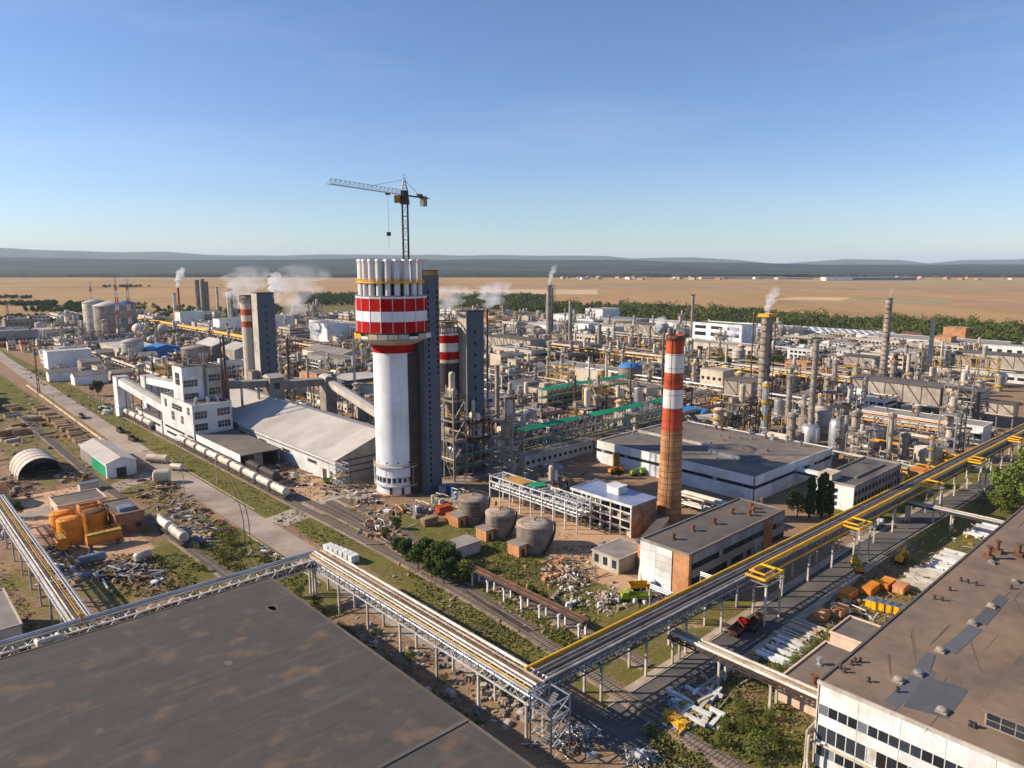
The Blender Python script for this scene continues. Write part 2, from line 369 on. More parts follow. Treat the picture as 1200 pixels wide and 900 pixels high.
strip('concrete_road', [(87, 100), (87.2, 200), (87, 320), (92, 540), (97, 760), (110, 1000)], 9.0, .012, 'concrete_road')
strip('cross_road', [(92.3, 209), (110, 214), (128, 219)], 11, .016, 'concrete_road')
strip('yard_road', [(81.9, 292), (56, 276), (20, 262)], 9, .016, 'concrete_road')
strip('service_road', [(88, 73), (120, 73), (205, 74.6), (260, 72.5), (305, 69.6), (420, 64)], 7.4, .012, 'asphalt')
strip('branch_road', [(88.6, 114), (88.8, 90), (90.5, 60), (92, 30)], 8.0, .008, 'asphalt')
strip('lane_marking', [(90.6, 64), (91.4, 46), (92.2, 30)], .22, .022, 'stripe_paint')
for nm, pts in (('pavement', [(96, 77.9), (205, 79.5), (260, 77.4), (300, 75)]), ('pavement', [(97, 68.0), (120, 68.3), (205, 69.8)])):
    strip(nm, pts, 1.6, .02, 'pavement')
def kerb(pts):
    m = MB()
    for (a, b) in zip(pts[:-1], pts[1:]):
        p, r = W(*a, .06), W(*b, .06); m.tube(p, r, .14, 4)
    m.build('kerb', 'pale_concrete', None, 'structure')
kerb([(94, 76.9), (120, 76.9), (205, 78.5), (260, 76.4)]); kerb([(95, 69.1), (120, 69.1), (205, 70.7), (260, 68.6)])
kerb([(81.6, 160), (81.8, 205)]); kerb([(92.6, 225), (92.4, 320)])
def streets():                               # narrow plant streets between the process blocks
    for k, pts in enumerate([[(150, 205), (205, 206), (330, 206)], [(270, 190), (272, 420)], [(345, 95), (350, 380), (352, 700)], [(420, 130), (422, 900)], [(560, 150), (562, 950)], [(640, 190), (642, 900)],
                             [(130, 470), (420, 470)], [(150, 640), (640, 640)], [(280, 330), (640, 330)], [(120, 820), (700, 820)], [(740, 240), (742, 700)]]):
        strip('plant_street', pts, 7, .03 + .004 * k, 'concrete_road')
streets()
# farm tracks and differently worked strips on the far fields, yellowed ballast under the tracks
def fpoly(name, pix, z, mat): sheet(name, [q(x, y) for x, y in pix], z, mat)
M('field_green', rgb(154, 138, 96), .97, var=.3, scale=.01, rnd=0); M('field_red', rgb(178, 138, 104), .97, var=.3, scale=.02, c2=rgb(162, 120, 90), amt=.5, scale2=.01, rnd=0); M('field_pale', rgb(198, 168, 130), .97, var=.2, scale=.01, rnd=0); M('field_dark', rgb(156, 128, 94), .97, var=.25, scale=.01, rnd=0)
fpoly('field_strip', [(985, 352), (1110, 358.5), (1110, 351), (1000, 348.6)], .05, 'field_green'); fpoly('field_strip', [(1112, 358), (1240, 363), (1240, 352), (1115, 351.5)], .06, 'field_red'); fpoly('field_strip', [(900, 351), (985, 352.5), (998, 348.8), (930, 348)], .05, 'field_pale')
fpoly('field_strip', [(560, 336), (900, 339), (1300, 343), (1300, 338), (900, 335.5), (560, 333)], .05, 'field_dark'); fpoly('field_strip', [(-60, 331.4), (420, 331.0), (420, 329.6), (-60, 329.6)], .05, 'field_dark'); fpoly('field_strip', [(940, 332.5), (1300, 334), (1300, 330), (1010, 330)], .06, 'field_green'); fpoly('field_strip', [(500, 343), (700, 345), (700, 339.5), (520, 339)], .05, 'field_pale')
for pts in ([(350, 346), (620, 341), (900, 343), (1260, 350)], [(-40, 349), (200, 345), (420, 339)], [(760, 333), (1000, 341), (1230, 356)]): strip('farm_track', [q(*p) for p in pts], 9, .08, 'field_pale')
# railway tracks
TRK = []
def track(pts, label, sleepers=True):
    P = []                                    # resample with smoothing
    for i in range(len(pts) - 1):
        p0, p1, p2, p3 = [Vector(pts[min(max(i + k, 0), len(pts) - 1)]) for k in (-1, 0, 1, 2)]
        n_ = max(2, int((p2 - p1).length / 4))
        for k in range(n_):
            t = k / n_; P.append(.5 * ((2 * p1) + (p2 - p0) * t + (2 * p0 - 5 * p1 + 4 * p2 - p3) * t * t + (3 * p1 - p0 - 3 * p2 + p3) * t ** 3))
    P.append(Vector(pts[-1]))
    TRK.extend([(p.x, p.y) for p in P])
    u0, v0 = P[0]; t = thing('railway_track', label, 'railway track', u0, v0, 0, 0)
    def off(w): 
        out = []
        for i, p in enumerate(P):
            d = (P[min(i + 1, len(P) - 1)] - P[max(i - 1, 0)]).normalized(); out.append((p.x - d.y * w - u0, p.y + d.x * w - v0))
        return out
    a, b, c_, d_ = off(2.0), off(1.4), off(-1.4), off(-2.0); k = len(P); m = MB()
    vs = [(x, y, .03) for x, y in a] + [(x, y, .2) for x, y in b] + [(x, y, .2) for x, y in c_] + [(x, y, .03) for x, y in d_]
    fs = [(j * k + i, j * k + i + 1, (j + 1) * k + i + 1, (j + 1) * k + i) for j in range(3) for i in range(k - 1)]
    m.add(vs, [f[::-1] for f in fs])
    if sleepers: m.build('ballast', 'gravel', t)
    for w in (.76, -.76):
        e = off(w); m = MB()
        for p, r in zip(e[:-1], e[1:]): m.tube((*p, .36 if sleepers else .06), (*r, .36 if sleepers else .06), .09, 4, cap=False)
        m.build('rail', 'rail', t)
    if sleepers:
        m = MB(); acc = 0.
        for p, r in zip(P[:-1], P[1:]):
            d = (r - p); Lg = d.length; d.normalize(); nn = Vector((-d.y, d.x))
            while acc < Lg:
                c0 = p + d * acc - Vector((u0, v0)); cs = [c0 + nn * 1.3 * s1 + d * .14 * s2 for s1, s2 in ((-1, -1), (1, -1), (1, 1), (-1, 1))]
                m.prism([(x.x, x.y) for x in cs], .15, .27); acc += .75
            acc -= Lg
        m.build('sleepers', 'sleeper', t, 'stuff')
track([(104.4, 430), (104.5, 330), (104.6, 226), (104.8, 190), (104.4, 150), (103, 110), (98.6, 70), (97.4, 56), (97, 30)], 'railway track carrying the white tank wagons past the packing house')
track([(109.2, 330), (109.2, 235), (109.8, 190), (108.6, 150), (105.6, 124), (104, 106)], 'siding track carrying the dark hopper wagons by the canopy')
track([(114.6, 216), (113.2, 190), (110.8, 170), (108.2, 146)], 'short track fanning out from the level crossing', True)
track([(119, 216), (118, 190), (115.6, 161), (113.4, 130), (112, 96), (111, 80)], 'outer curved track running under the long pipe bridge')
track([(63.8, 470), (63.4, 372), (63.2, 300), (64.2, 247), (65.2, 200), (66.4, 160)], 'track crossing the scrap yard beside the green walled shed')
track([(112, 214), (111, 185), (107.5, 155), (106, 130)], 'middle rusty track of the fan below the level crossing')
track([(104.5, 300), (101.5, 272), (96.5, 250), (88, 222), (80, 201), (75, 186), (72.6, 172), (72, 159)], 'spur track curving across the concrete road towards the pipe bridge', False)
track([(88.5, 330), (99.4, 330)], 'buried track stub crossing the grass verge', False)

# far land
def far_land():
    def land(name, prof, d0, d1, mat, kind, amp, sub=360, rows=26, edge=0., label=''):
        xs = [p[0] for p in prof]; ys = [p[1] for p in prof]; vs = []; r2 = random.Random(name)
        ph = [(r2.uniform(.001, .006), r2.uniform(0, 6), r2.uniform(.2, 1)) for _ in range(9)]
        for j in range(rows):
            t = j / (rows - 1); d = d0 + (d1 - d0) * t
            for i in range(sub):
                px = -260 + 1720 * i / (sub - 1); yt = np.interp(px, xs, ys)
                ztop = CAMZ + (308 - yt) / 850 * d1
                x = (px - 600) / 850 * d
                wob = sum(a * math.sin(f * x + p + .003 * d) for f, p, a in ph)
                up = edge if j > 0 else -2
                z = up + (ztop - up) * (t ** 1.6) + (wob * amp + r2.uniform(-1, 1) * amp * .8) * (1 if j else 0) * (.3 + .7 * t)
                if j == 1: z = edge + r2.uniform(-3, 4)
                if j == 0: z = -1
                dd = d if j != 1 else d0 + 30
                vs.append(((px - 600) / 850 * dd + (r2.uniform(-6, 6) if j < 2 else 0), dd + (wob * 18 if j < 2 else 0), z))
        fs = [(j * sub + i, j * sub + i + 1, (j + 1) * sub + i + 1, (j + 1) * sub + i) for j in range(rows - 1) for i in range(sub - 1)]
        o = MB().add(vs, fs, False).build(name, mat, None, kind); o['label'] = label
        if kind == 'stuff': o['category'] = 'forest'
    land('forest', [(-260, 301), (0, 302), (100, 303), (300, 305), (450, 303.5), (700, 305), (860, 308), (1000, 310), (1460, 310)], 4050, 8200, 'forest', 'stuff', 3.0, edge=16, label='dark far off forest beyond the stubble fields')
    land('hills', [(-260, 291), (0, 290.5), (75, 294), (150, 296), (200, 295), (245, 299), (330, 300), (360, 298.5), (480, 299), (600, 299.5), (705, 300), (740, 303), (810, 301.5), (850, 304), (905, 309), (950, 306.5), (985, 303.5), (1050, 305), (1080, 308.5), (1120, 305), (1200, 303.5), (1460, 304)], 9000, 14500, 'hill', 'structure', 2.0, rows=10, label='pale hill ridge on the horizon')
far_land()
# ---------------------------------------------------------------- buildings
def facebox(face, lu, lv, a0, a1, d0, d1):
    """plan rectangle on a face: a along it, d outward from it"""
    if face == 'u-': return (-d1, a0, -d0, a1)
    if face == 'u+': return (lu + d0, a0, lu + d1, a1)
    if face == 'v-': return (a0, -d1, a1, -d0)
    return (a0, lv + d0, a1, lv + d1)
PR = random.Random(77)
def panels(t, face, lu, lv, bands, pw, mat, th=.22, gap=.06, a0=0., a1=None, win=1.6, mull='white_steel', glass='glass', wall='wall_panel'):
    """bands (z0, z1, 'p' or 'w'): wall panels stand proud, panes sit back between them"""
    ln = (lv if face[0] == 'u' else lu) if a1 is None else a1
    for z0, z1, k in bands:
        if k == 'p':
            n = max(1, round((ln - a0) / pw)); w = (ln - a0) / n
            for i in range(n):
                x0, y0, x1, y1 = facebox(face, lu, lv, a0 + i * w + gap / 2, a0 + (i + 1) * w - gap / 2, 0, th)
                bi(wall, mat, t, x0, y0, z0 + gap / 2, x1, y1, z1 - gap / 2)
        else:
            n = max(1, round((ln - a0) / win)); w = (ln - a0) / n
            for i in range(n):
                x0, y0, x1, y1 = facebox(face, lu, lv, a0 + i * w + .07, a0 + (i + 1) * w - .07, .01, .05)
                bi('pane', PR.choices([glass, 'pane_pale', 'white_steel', 'void'], [20, 3, 1, 2])[0], t, x0, y0, z0 + .05, x1, y1, z1 - .05)
            for i in range(n + 1):
                x0, y0, x1, y1 = facebox(face, lu, lv, a0 + i * w - .07, a0 + i * w + .07, .005, .12); bi('mullion', mull, t, x0, y0, z0, x1, y1, z1)
def roofing(t, lu, lv, h, mat, par=.4, pmat='concrete', over=.25):
    bi('roof', mat, t, -over, -over, h, lu + over, lv + over, h + .18)
    if par:
        e = over + .003
        for nm, b in (('parapet', (-e, -e, lu + e, -e + .35)), ('parapet', (-e, lv + e - .35, lu + e, lv + e)), ('parapet', (-e, -e + .352, -e + .35, lv + e - .352)), ('parapet', (lu + e - .35, -e + .352, lu + e, lv + e - .352))):
            bi(nm, pmat, t, b[0], b[1], h + .02, b[2], b[3], h + .18 + par)
_vent = {}
def vent(t, x, y, z, s=1.0, mat='rust'):
    if mat not in _vent:
        m = MB(); m.cyl(0, 0, 0, .9, .32, 8); m.cyl(0, 0, .9, 1.5, .55, 8, .5); m.box(-.5, -.5, 0, .5, .5, .25); _vent[mat] = m.mesh('roof_vent', mat)
    return inst(_vent[mat], 'roof_vent', t, (x, y, z), (0, 0, 0), (s, s, s))
AUTO = []                                    # named buildings that smaller equipment stands near
def block(name, label, cat, u, v, lu, lv, h, wall='pale', roof='felt', win=(), par=.3, group=None, vents=0, rot=0., z0=0., gable=None, door=None, winmat='glass', reg=True, pmat=None):
    """a plain building: wall box, roof, rows of windows (face, z0, z1, n, fill), vents"""
    t = thing(name, label, cat, u, v, z0, rot, group); AUTO.append((u + lu / 2, v + lv / 2, label))
    if reg and not rot: claim(u, v, u + lu, v + lv)
    if gable:
        rise, ax = gable; m = MB()
        if ax == 'v':
            m.add([(0, 0, 0), (lu, 0, 0), (lu, lv, 0), (0, lv, 0), (0, 0, h), (lu, 0, h), (lu, lv, h), (0, lv, h), (lu / 2, 0, h + rise), (lu / 2, lv, h + rise)], [(0, 1, 5, 8, 4), (2, 3, 7, 9, 6), (3, 0, 4, 7), (1, 2, 6, 5)])
            o = .4; k = rise / (lu / 2) * o; r = MB()
            for a, b, s in ((-o, lu / 2, 1), (lu + o, lu / 2, -1)):
                r.add([(a, -o, h - k + .05), (b, -o, h + rise + .05), (b, lv + o, h + rise + .05), (a, lv + o, h - k + .05), (a, -o, h - k + .2), (b, -o, h + rise + .2), (b, lv + o, h + rise + .2), (a, lv + o, h - k + .2)], [(0, 1, 2, 3), (4, 5, 6, 7), (0, 1, 5, 4), (2, 3, 7, 6), (3, 0, 4, 7)])
        else:
            m.add([(0, 0, 0), (lu, 0, 0), (lu, lv, 0), (0, lv, 0), (0, 0, h), (lu, 0, h), (lu, lv, h), (0, lv, h), (0, lv / 2, h + rise), (lu, lv / 2, h + rise)], [(3, 0, 4, 8, 7), (1, 2, 6, 9, 5), (0, 1, 5, 4), (2, 3, 7, 6)])
            o = .4; k = rise / (lv / 2) * o; r = MB()
            for a, b in ((-o, lv / 2), (lv + o, lv / 2)):
                r.add([(-o, a, h - k + .05), (-o, b, h + rise + .05), (lu + o, b, h + rise + .05), (lu + o, a, h - k + .05), (-o, a, h - k + .2), (-o, b, h + rise + .2), (lu + o, b, h + rise + .2), (lu + o, a, h - k + .2)], [(0, 1, 2, 3), (4, 5, 6, 7), (0, 1, 5, 4), (2, 3, 7, 6), (3, 0, 4, 7)])
        m.build('wall', wall, t); r.build('roof', roof, t)
    else:
        bi('wall', wall, t, 0, 0, 0, lu, lv, h); roofing(t, lu, lv, h, roof, par, pmat or wall)
    for w in win:
        face, a, b, n, fill = w[:5]; ln = lv if face[0] == 'u' else lu; s0 = w[5] if len(w) > 5 else 0.; s1 = w[6] if len(w) > 6 else ln
        step = (s1 - s0) / n
        for i in range(n):
            c = s0 + (i + .5) * step; hw = step * fill / 2
            bx = facebox(face, lu, lv, c - hw, c + hw, -.05, .03)
            bi('window', winmat, t, bx[0], bx[1], a, bx[2], bx[3], b)
    if door:
        face, c, w_, hh = door; bx = facebox(face, lu, lv, c - w_ / 2, c + w_ / 2, -.05, .06); bi('door', 'dark_steel', t, bx[0], bx[1], .02, bx[2], bx[3], hh)
    rr = random.Random(label)
    for i in range(vents):
        vent(t, rr.uniform(.12, .88) * lu, rr.uniform(.12, .88) * lv, h + .18, rr.uniform(.7, 1.5), rr.choice(['rust', 'zinc', 'steel']))
    return t

def lichen(name, sc_, c3, amt):               # long pale weather streaks that run along the roof fall
    n = MATS[name].node_tree; L = n.links; b = n.nodes['Principled BSDF']; src = b.inputs['Base Color'].links[0].from_socket; g = n.nodes.new('ShaderNodeNewGeometry'); mp = n.nodes.new('ShaderNodeMapping'); mp.vector_type = 'TEXTURE'
    mp.inputs['Rotation'].default_value = (0, 0, A); mp.inputs['Scale'].default_value = (1 / sc_[0], 1 / sc_[1], 1); L.new(g.outputs['Position'], mp.inputs[0]); t = n.nodes.new('ShaderNodeTexNoise'); t.inputs['Scale'].default_value = 1; t.inputs['Detail'].default_value = 4; L.new(mp.outputs[0], t.inputs['Vector'])
    r = n.nodes.new('ShaderNodeMapRange'); r.inputs[1].default_value = .54; r.inputs[2].default_value = .74; r.inputs[4].default_value = amt; L.new(t.outputs['Fac'], r.inputs[0]); x = n.nodes.new('ShaderNodeMix'); x.data_type = 'RGBA'; L.new(r.outputs[0], x.inputs[0]); L.new(src, x.inputs[6]); x.inputs[7].default_value = c3; L.new(x.outputs[2], b.inputs['Base Color'])
# big shed roof below the camera
def front_hall():
    t = thing('workshop_hall', 'huge flat dark grey roofed hall inside the corner of the pipe bridges', 'building', -70, 10)
    lu, lv, h = 133.6, 138.2, 10.8; claim(-70, 10, 64, 149)
    bi('wall', 'pale_concrete', t, 0, 0, 0, lu - .4, lv - .4, h)
    M('old_felt', rgb(80, 74, 70), .93, var=.18, scale=.3, c2=rgb(116, 94, 76), amt=.2, scale2=.17, rnd=.02, bump=.15, soft=.09)
    lichen('old_felt', (.05, .5), rgb(98, 95, 92), .5)
    # felt laid in wide strips, each a little different
    n = 3; cuts = [0, 68.8, lv]
    for i in range(2):
        bi('roof_sheet', 'old_felt', t, -.2, cuts[i] + .1, h, lu, cuts[i + 1] - .1 if i == 0 else lv, h + .25)
    bi('expansion_joint', 'dark_felt', t, -.1, cuts[1] - .35, h + .1, lu + .02, cuts[1] + .35, h + .42)
    for k in range(16):                       # lap seams
        y = 6 + k * 8.4
        if abs(y - cuts[1]) > 2: bi('felt_seam', 'old_felt', t, 0, y, h + .2, lu - .02, y + .14, h + .262)
    for b in ((lu - .35, 0, lu + .05, lv + .05), (0, lv - .3, lu - .352, lv + .06)):
        bi('roof_edge', 'dark_felt', t, b[0], b[1], h - .3, b[2], b[3], h + .36)
    rr = random.Random(3)
    for k in range(9):
        x, y = rr.uniform(64, 130), rr.uniform(68, 130); s = rr.uniform(.6, 1.6)
        m = MB(); m.prism([(math.cos(a) * s * rr.uniform(.6, 1.2), math.sin(a) * s * 1.5 * rr.uniform(.6, 1.2)) for a in [i * .785 for i in range(8)]], 0, .012)
        o = m.build('roof_patch', 'dark_felt', t); o.location = (x, y, h + .254)
front_hall()

def right_factory():
    u0, v0, h = 107.4, -10.0, 14.5; lu, lv = 165.0, 54.6; claim(u0, v0, u0 + lu, v0 + lv)
    t = thing('factory_building', 'long factory with white banded walls and patched brown felt roof beside the storage yard', 'building', u0, v0)
    bi('wall', 'concrete', t, .3, .3, 0, lu, lv - .3, h - .2)
    M('brown_felt', rgb(134, 113, 93), .95, var=.16, scale=.35, c2=rgb(106, 93, 83), amt=.42, scale2=.07, rnd=.02, bump=.15)
    bi('roof', 'brown_felt', t, -.15, 0, h - .2, lu, lv + .15, h + .1)
    bi('roof_edge', 'dark_felt', t, -.2, lv - .2, h - .25, lu, lv + .2, h + .3); bi('roof_edge', 'pale_concrete', t, -.25, 0, h - .25, .1, lv + .21, h + .32)
    panels(t, 'u-', lu, lv, [(11.0, h - .26, 'p'), (9.3, 11.0, 'w'), (7.4, 9.3, 'p'), (4.8, 7.4, 'w'), (4.0, 4.8, 'p'), (2.2, 4.0, 'w'), (.1, 2.2, 'p')], 6.0, 'white', th=.16, a0=.3, a1=lv - .3, win=1.5)
    # the panes of these rows sit back in the shadow of the proud wall panels
    panels(t, 'v+', lu, lv, [(9.6, h - .26, 'p'), (7.4, 9.6, 'w'), (.1, 7.4, 'p')], 6.0, 'pale', th=.25, a0=.1, a1=lu, win=3)
    bi('wall_pipe', 'cream', t, -.75, 4, 4.3, -.45, lv + .5, 4.6); bi('downpipe', 'zinc', t, -.42, lv - 33, .1, -.3, lv - 32.85, h)
    bi('downpipe', 'zinc', t, -.42, lv - 35, .1, -.3, lv - 34.85, h)
    # roof monitor (clerestory) with glazing
    mx0, my0, mx1, my1 = 6.4, 3.0, 160.0, 33.6
    bi('roof_monitor', 'concrete', t, mx0, my0, h + .1, mx1, my1, h + 2.5); bi('monitor_roof', 'brown_felt', t, mx0 - .4, my0 - .4, h + 2.5, mx1, my1 + .5, h + 2.75)
    for k in range(17):
        y0 = my0 + .25 + k * 1.78
        for z in (.35, 1.35): bi('monitor_pane', 'glass', t, mx0 - .06, y0, h + z, mx0 + .02, y0 + 1.6, h + z + .85)
    bi('monitor_trim', 'white', t, mx0 - .12, my0, h + 2.28, mx0 - .01, my1, h + 2.46)
    # felt repairs: dark strips lying over the old roof
    def roofp(*pix):
        pts = [q(x, y, h + .1) for x, y in pix]; m = MB()
        m.prism([(p[0] - u0, p[1] - v0) for p in pts][::-1], h + .09, h + .12 + PZ[0]); PZ[0] += .012; m.build('felt_patch', 'patch_felt', t)
    PZ = [0.0]
    roofp((1035, 822), (1052, 830), (1098, 788), (1080, 780)); roofp((1058, 828), (1112, 842), (1135, 808), (1083, 792))
    roofp((1100, 762), (1120, 767), (1152, 738), (1136, 732)); roofp((1140, 728), (1156, 733), (1182, 702), (1170, 697)); roofp((1072, 783), (1090, 788), (1096, 768), (1086, 764))
    M('soot', rgb(96, 84, 74), .95, var=.3, scale=1)
    rr = random.Random(9)
    for k in range(26):
        x, y = rr.uniform(2, 120), rr.uniform(37, lv - 2); a = rr.choice([0, 1.57, .4]); L_, w_ = rr.uniform(2, 7), rr.uniform(.05, .25)
        o = MB().prism([(-L_, -w_ * rr.random()), (L_, -w_), (L_ * .8, w_), (-L_ * .7, w_ * .6)], 0, .012); o = o.build('felt_crack', 'soot', t); o.location = (x, y, h + .1); o.rotation_euler.z = a
    for px, py, k in [(1053, 798, 'd'), (1052, 811, 'v'), (1076, 790, 'd'), (1102, 763, 'd'), (1140, 731, 'd'), (1162, 711, 'd'), (1104, 834, 'd'), (985, 784, 'v'), (990, 788, 'v'), (998, 779, 'v'), (1002, 776, 'v'), (1008, 776, 'v'), (1018, 799, 'v'), (1095, 702, 'v'), (1104, 704, 'v'), (1113, 692, 'v'), (1126, 681, 'v'), (1134, 683, 'v'), (1144, 686, 'v'), (1137, 851, 'v'), (1142, 853, 'v'), (1162, 660, 'd'), (1190, 682, 'd'), (1185, 690, 'v')]:
        u, v = q(px, py, h + .1)
        if k == 'd':
            m = MB(); m.box(-.8, -.8, 0, .8, .8, .3); m.cyl(0, 0, .3, .45, .75, 14); m.ball(0, 0, .45, .75, 14, 4, .4, True); o = m.build('roof_dome', ['concrete', 'concrete', 'steel'][int(px) % 3], t); o.location = (u - u0, v - v0, h + .1)
        else: vent(t, u - u0, v - v0, h + .1, .55, 'dark_steel')
    for px, py in [(1193, 652), (1158, 655), (1168, 648)]:
        u, v = q(px, py, h); m = MB(); m.cyl(0, 0, 0, 2.6, .5, 10); m.cyl(0, 0, 2.6, 3, .7, 10); m.box(-1, -1, 0, 1, 1, .8); o = m.build('exhaust_hood', 'rust', t); o.location = (u - u0, v - v0, h + .1)
right_factory()
# low annexes of the factory
u, v = q(985, 741, 6.2)
block('annex', 'low brown roofed annex along the yard side of the long factory', 'building', 119.8, 44.85, 19.4, 12.2, 4.0, 'pink_plaster', 'felt', vents=3, reg=True)
block('penthouse_block', 'cream plastered block standing beside the brown roofed annex', 'building', 139.6, 44.85, 9.4, 11.6, 6.3, 'pink_plaster', 'felt')

def workshop():                               # the white panelled workshop beside the brick stack
    u0, v0, h = 141.6, 91.4, 11.2; lu, lv = 47.0, 14.2; claim(u0, v0, u0 + lu, v0 + lv)
    t = thing('workshop_building', 'white panelled workshop with brick corner and vents in front of the brick stack', 'building', u0, v0)
    bi('wall', 'concrete', t, .25, .25, 0, lu - .25, lv - .25, h)
    roofing(t, lu, lv, h, 'dark_felt', .35, 'concrete', .05)
    panels(t, 'u-', lu, lv, [(1.86 * i, 1.86 * (i + 1), 'p') for i in range(6)], 5.2, 'white', th=.24, a0=4.6, gap=.09)
    bi('brick_corner', 'orange_brick', t, -.02, .2, 0, .24, 4.5, h - .02); bi('brick_corner', 'orange_brick', t, .0, -.02, 0, 1.2, .24, h - .02)
    panels(t, 'v-', lu, lv, [(8.9, h - .03, 'p'), (7.3, 8.9, 'w'), (5.2, 7.3, 'p'), (3.4, 5.2, 'w'), (0, 3.4, 'p')], 6.0, 'grey_wall', th=.2, a0=1.3, a1=35, win=2, mull='dark_steel')
    panels(t, 'v-', lu, lv, [(8.9, h - .03, 'p'), (7.3, 8.9, 'w'), (5.2, 7.3, 'p'), (3.4, 5.2, 'w'), (0, 3.4, 'p')], 6.0, 'grey_wall', th=.2, a0=40, a1=lu - .1, win=2, mull='dark_steel')
    bi('brick_stair', 'brick', t, 35.1, -.3, 0, 39.9, .2, h - .04)
    for px, py in [(789, 632), (812, 622), (837, 614), (858, 602), (878, 604), (880, 596), (883, 600), (893, 590)]:
        u, v = q(px, py, h + .2); vent(t, u - u0, v - v0, h + .18, 1.15, 'rust')
workshop()
def low_annex():
    t = block('boiler_annex', 'low pale roofed annex beside the brick stack flue', 'building', 141, 112, 12, 9, 4.0, 'pale_concrete', 'grey_roof', win=[('u-', 1.2, 3.4, 3, .5)], par=.1)
    t = thing('flue_duct', 'sloping brown brick flue joining the tall brick stack', 'duct', 147.5, 107.5); m = MB()
    m.add([(0, 0, 0), (26, 12, 0), (26, 14.6, 0), (0, 3.4, 0), (0, 0, 7.2), (26, 12, 5.4), (26, 14.6, 5.4), (0, 3.4, 7.2)], [(0, 1, 5, 4), (1, 2, 6, 5), (2, 3, 7, 6), (3, 0, 4, 7)]); m.build('duct_wall', 'orange_brick', t)
    m = MB(); m.add([(-.3, -.4, 7.2), (26, 11.6, 5.4), (26, 15, 5.4), (-.3, 3.8, 7.2), (-.3, -.4, 7.45), (26, 11.6, 5.65), (26, 15, 5.65), (-.3, 3.8, 7.45)], [(0, 1, 5, 4), (2, 3, 7, 6), (3, 0, 4, 7), (4, 5, 6, 7)]); m.build('duct_roof', 'dark_felt', t)
    m = MB(); prev = None
    pts = [(-2.6, -1.6, 6.4), (-4.2, -1.9, 5.0), (-5.2, -2.2, 2.6), (-5.6, -2.3, 0)]
    t2 = thing('chute_pipe', 'pale curved chute dropping beside the orange brick flue', 'chute', 147.5, 107.5)
    MB().path([(-.2, -1.2, 6.6)] + pts, 1.0, 10).build('chute', 'pale', t2)
low_annex()

def main_hall():                              # wide hall with two roof levels behind the brick stack
    u0, v0, h = 219.7, 117.6, 8.8; lu, lv = 52.0, 69.5; claim(u0, v0, u0 + lu, v0 + lv)
    t = thing('compressor_hall', 'wide dark roofed hall with white parapet bands behind the brick stack', 'building', u0, v0)
    bi('wall', 'grey_wall', t, .3, .3, 0, lu - .3, lv - .3, h - .05)
    bi('roof', 'felt', t, 0, 0, h - .05, lu, lv, h + .12)
    b = [(h - 3.0, h + .3, 'p'), (h - 4.2, h - 3.0, 'w'), (0, h - 4.2, 'p')]
    panels(t, 'u-', lu, lv, b, 6, 'white', th=.3, a0=.3, a1=lv - .1, win=2, mull='dark_steel')
    panels(t, 'v-', lu, lv, b, 6, 'white', th=.3, a0=.1, a1=lu, win=2, mull='dark_steel')
    bi('roof_rib', 'pale_concrete', t, 24, 12, h + .1, 25.4, lv - 2, h + .9); bi('roof_rib', 'pale_concrete', t, 1, lv - 1, h + .1, lu, lv - .3, h + .6)
    bi('roof_light', 'blue_steel', t, 16, 10, h + .1, 22, 28, h + 1.6); bi('roof_light_top', 'dark_felt', t, 15.8, 9.8, h + 1.6, 22.2, 28.2, h + 1.75)
    rr = random.Random(2)
    for k in range(26): vent(t, rr.uniform(2, lu - 2), rr.uniform(2, lv - 2), h + .12, rr.uniform(.5, .9), rr.choice(['zinc', 'rust', 'steel']))
    bi('bay_door', 'dull_yellow', t, -.4, lv - 12, 0, -.31, lv - 8.5, 5.4)
    block('hall_wing', 'lower pale banded wing at the side of the wide dark roofed hall', 'building', 272.4, 119, 10, 66, 7.4, 'white', 'felt', win=[('v-', 3.6, 5.0, 1, .94)], vents=12)
    b2 = thing('footbridge_gallery', 'white enclosed footbridge between the wide hall and the low office', 'gallery', 248, 104.0); m = MB()
    m.box(0, 0, 3.6, 3, 13.2, 6.4); m.build('gallery_box', 'white', b2); bi('window_band', 'glass', b2, -.05, .3, 4.7, 0.0, 12.8, 5.6)
    for y in (.5, 4.5): bi('leg', 'concrete', b2, 1.2, y, 0, 1.7, y + .5, 3.6)
main_hall()
def office_j():
    u0, v0, lu, lv, h = 234.0, 90.6, 39.5, 12.6, 8.4
    t = block('office_building', 'white ended low office with grey side wall behind the yellow pipe bridge', 'building', u0, v0, lu, lv, h, 'grey_wall', 'dark_felt', win=[('v-', 5.2, 6.8, 14, .6), ('v-', 2.0, 3.6, 14, .6)], par=.5)
    panels(t, 'u-', lu, lv, [(0, h - .05, 'p')], 4.2, 'white', th=.12)
    for z in (1.2, 3.4, 5.6):
        for y in (5.2, 7.0): bi('window', 'glass', t, -.2, y, z, -.12, y + 1.2, z + 1.3)
    bi('stair_penthouse', 'cream', t, .3, 7.6, h + .18, 7.5, 12.2, h + 2.6); bi('rooftop_duct', 'steel', t, 10, 3.5, h + .2, 34, 4.3, h + .8)
office_j()
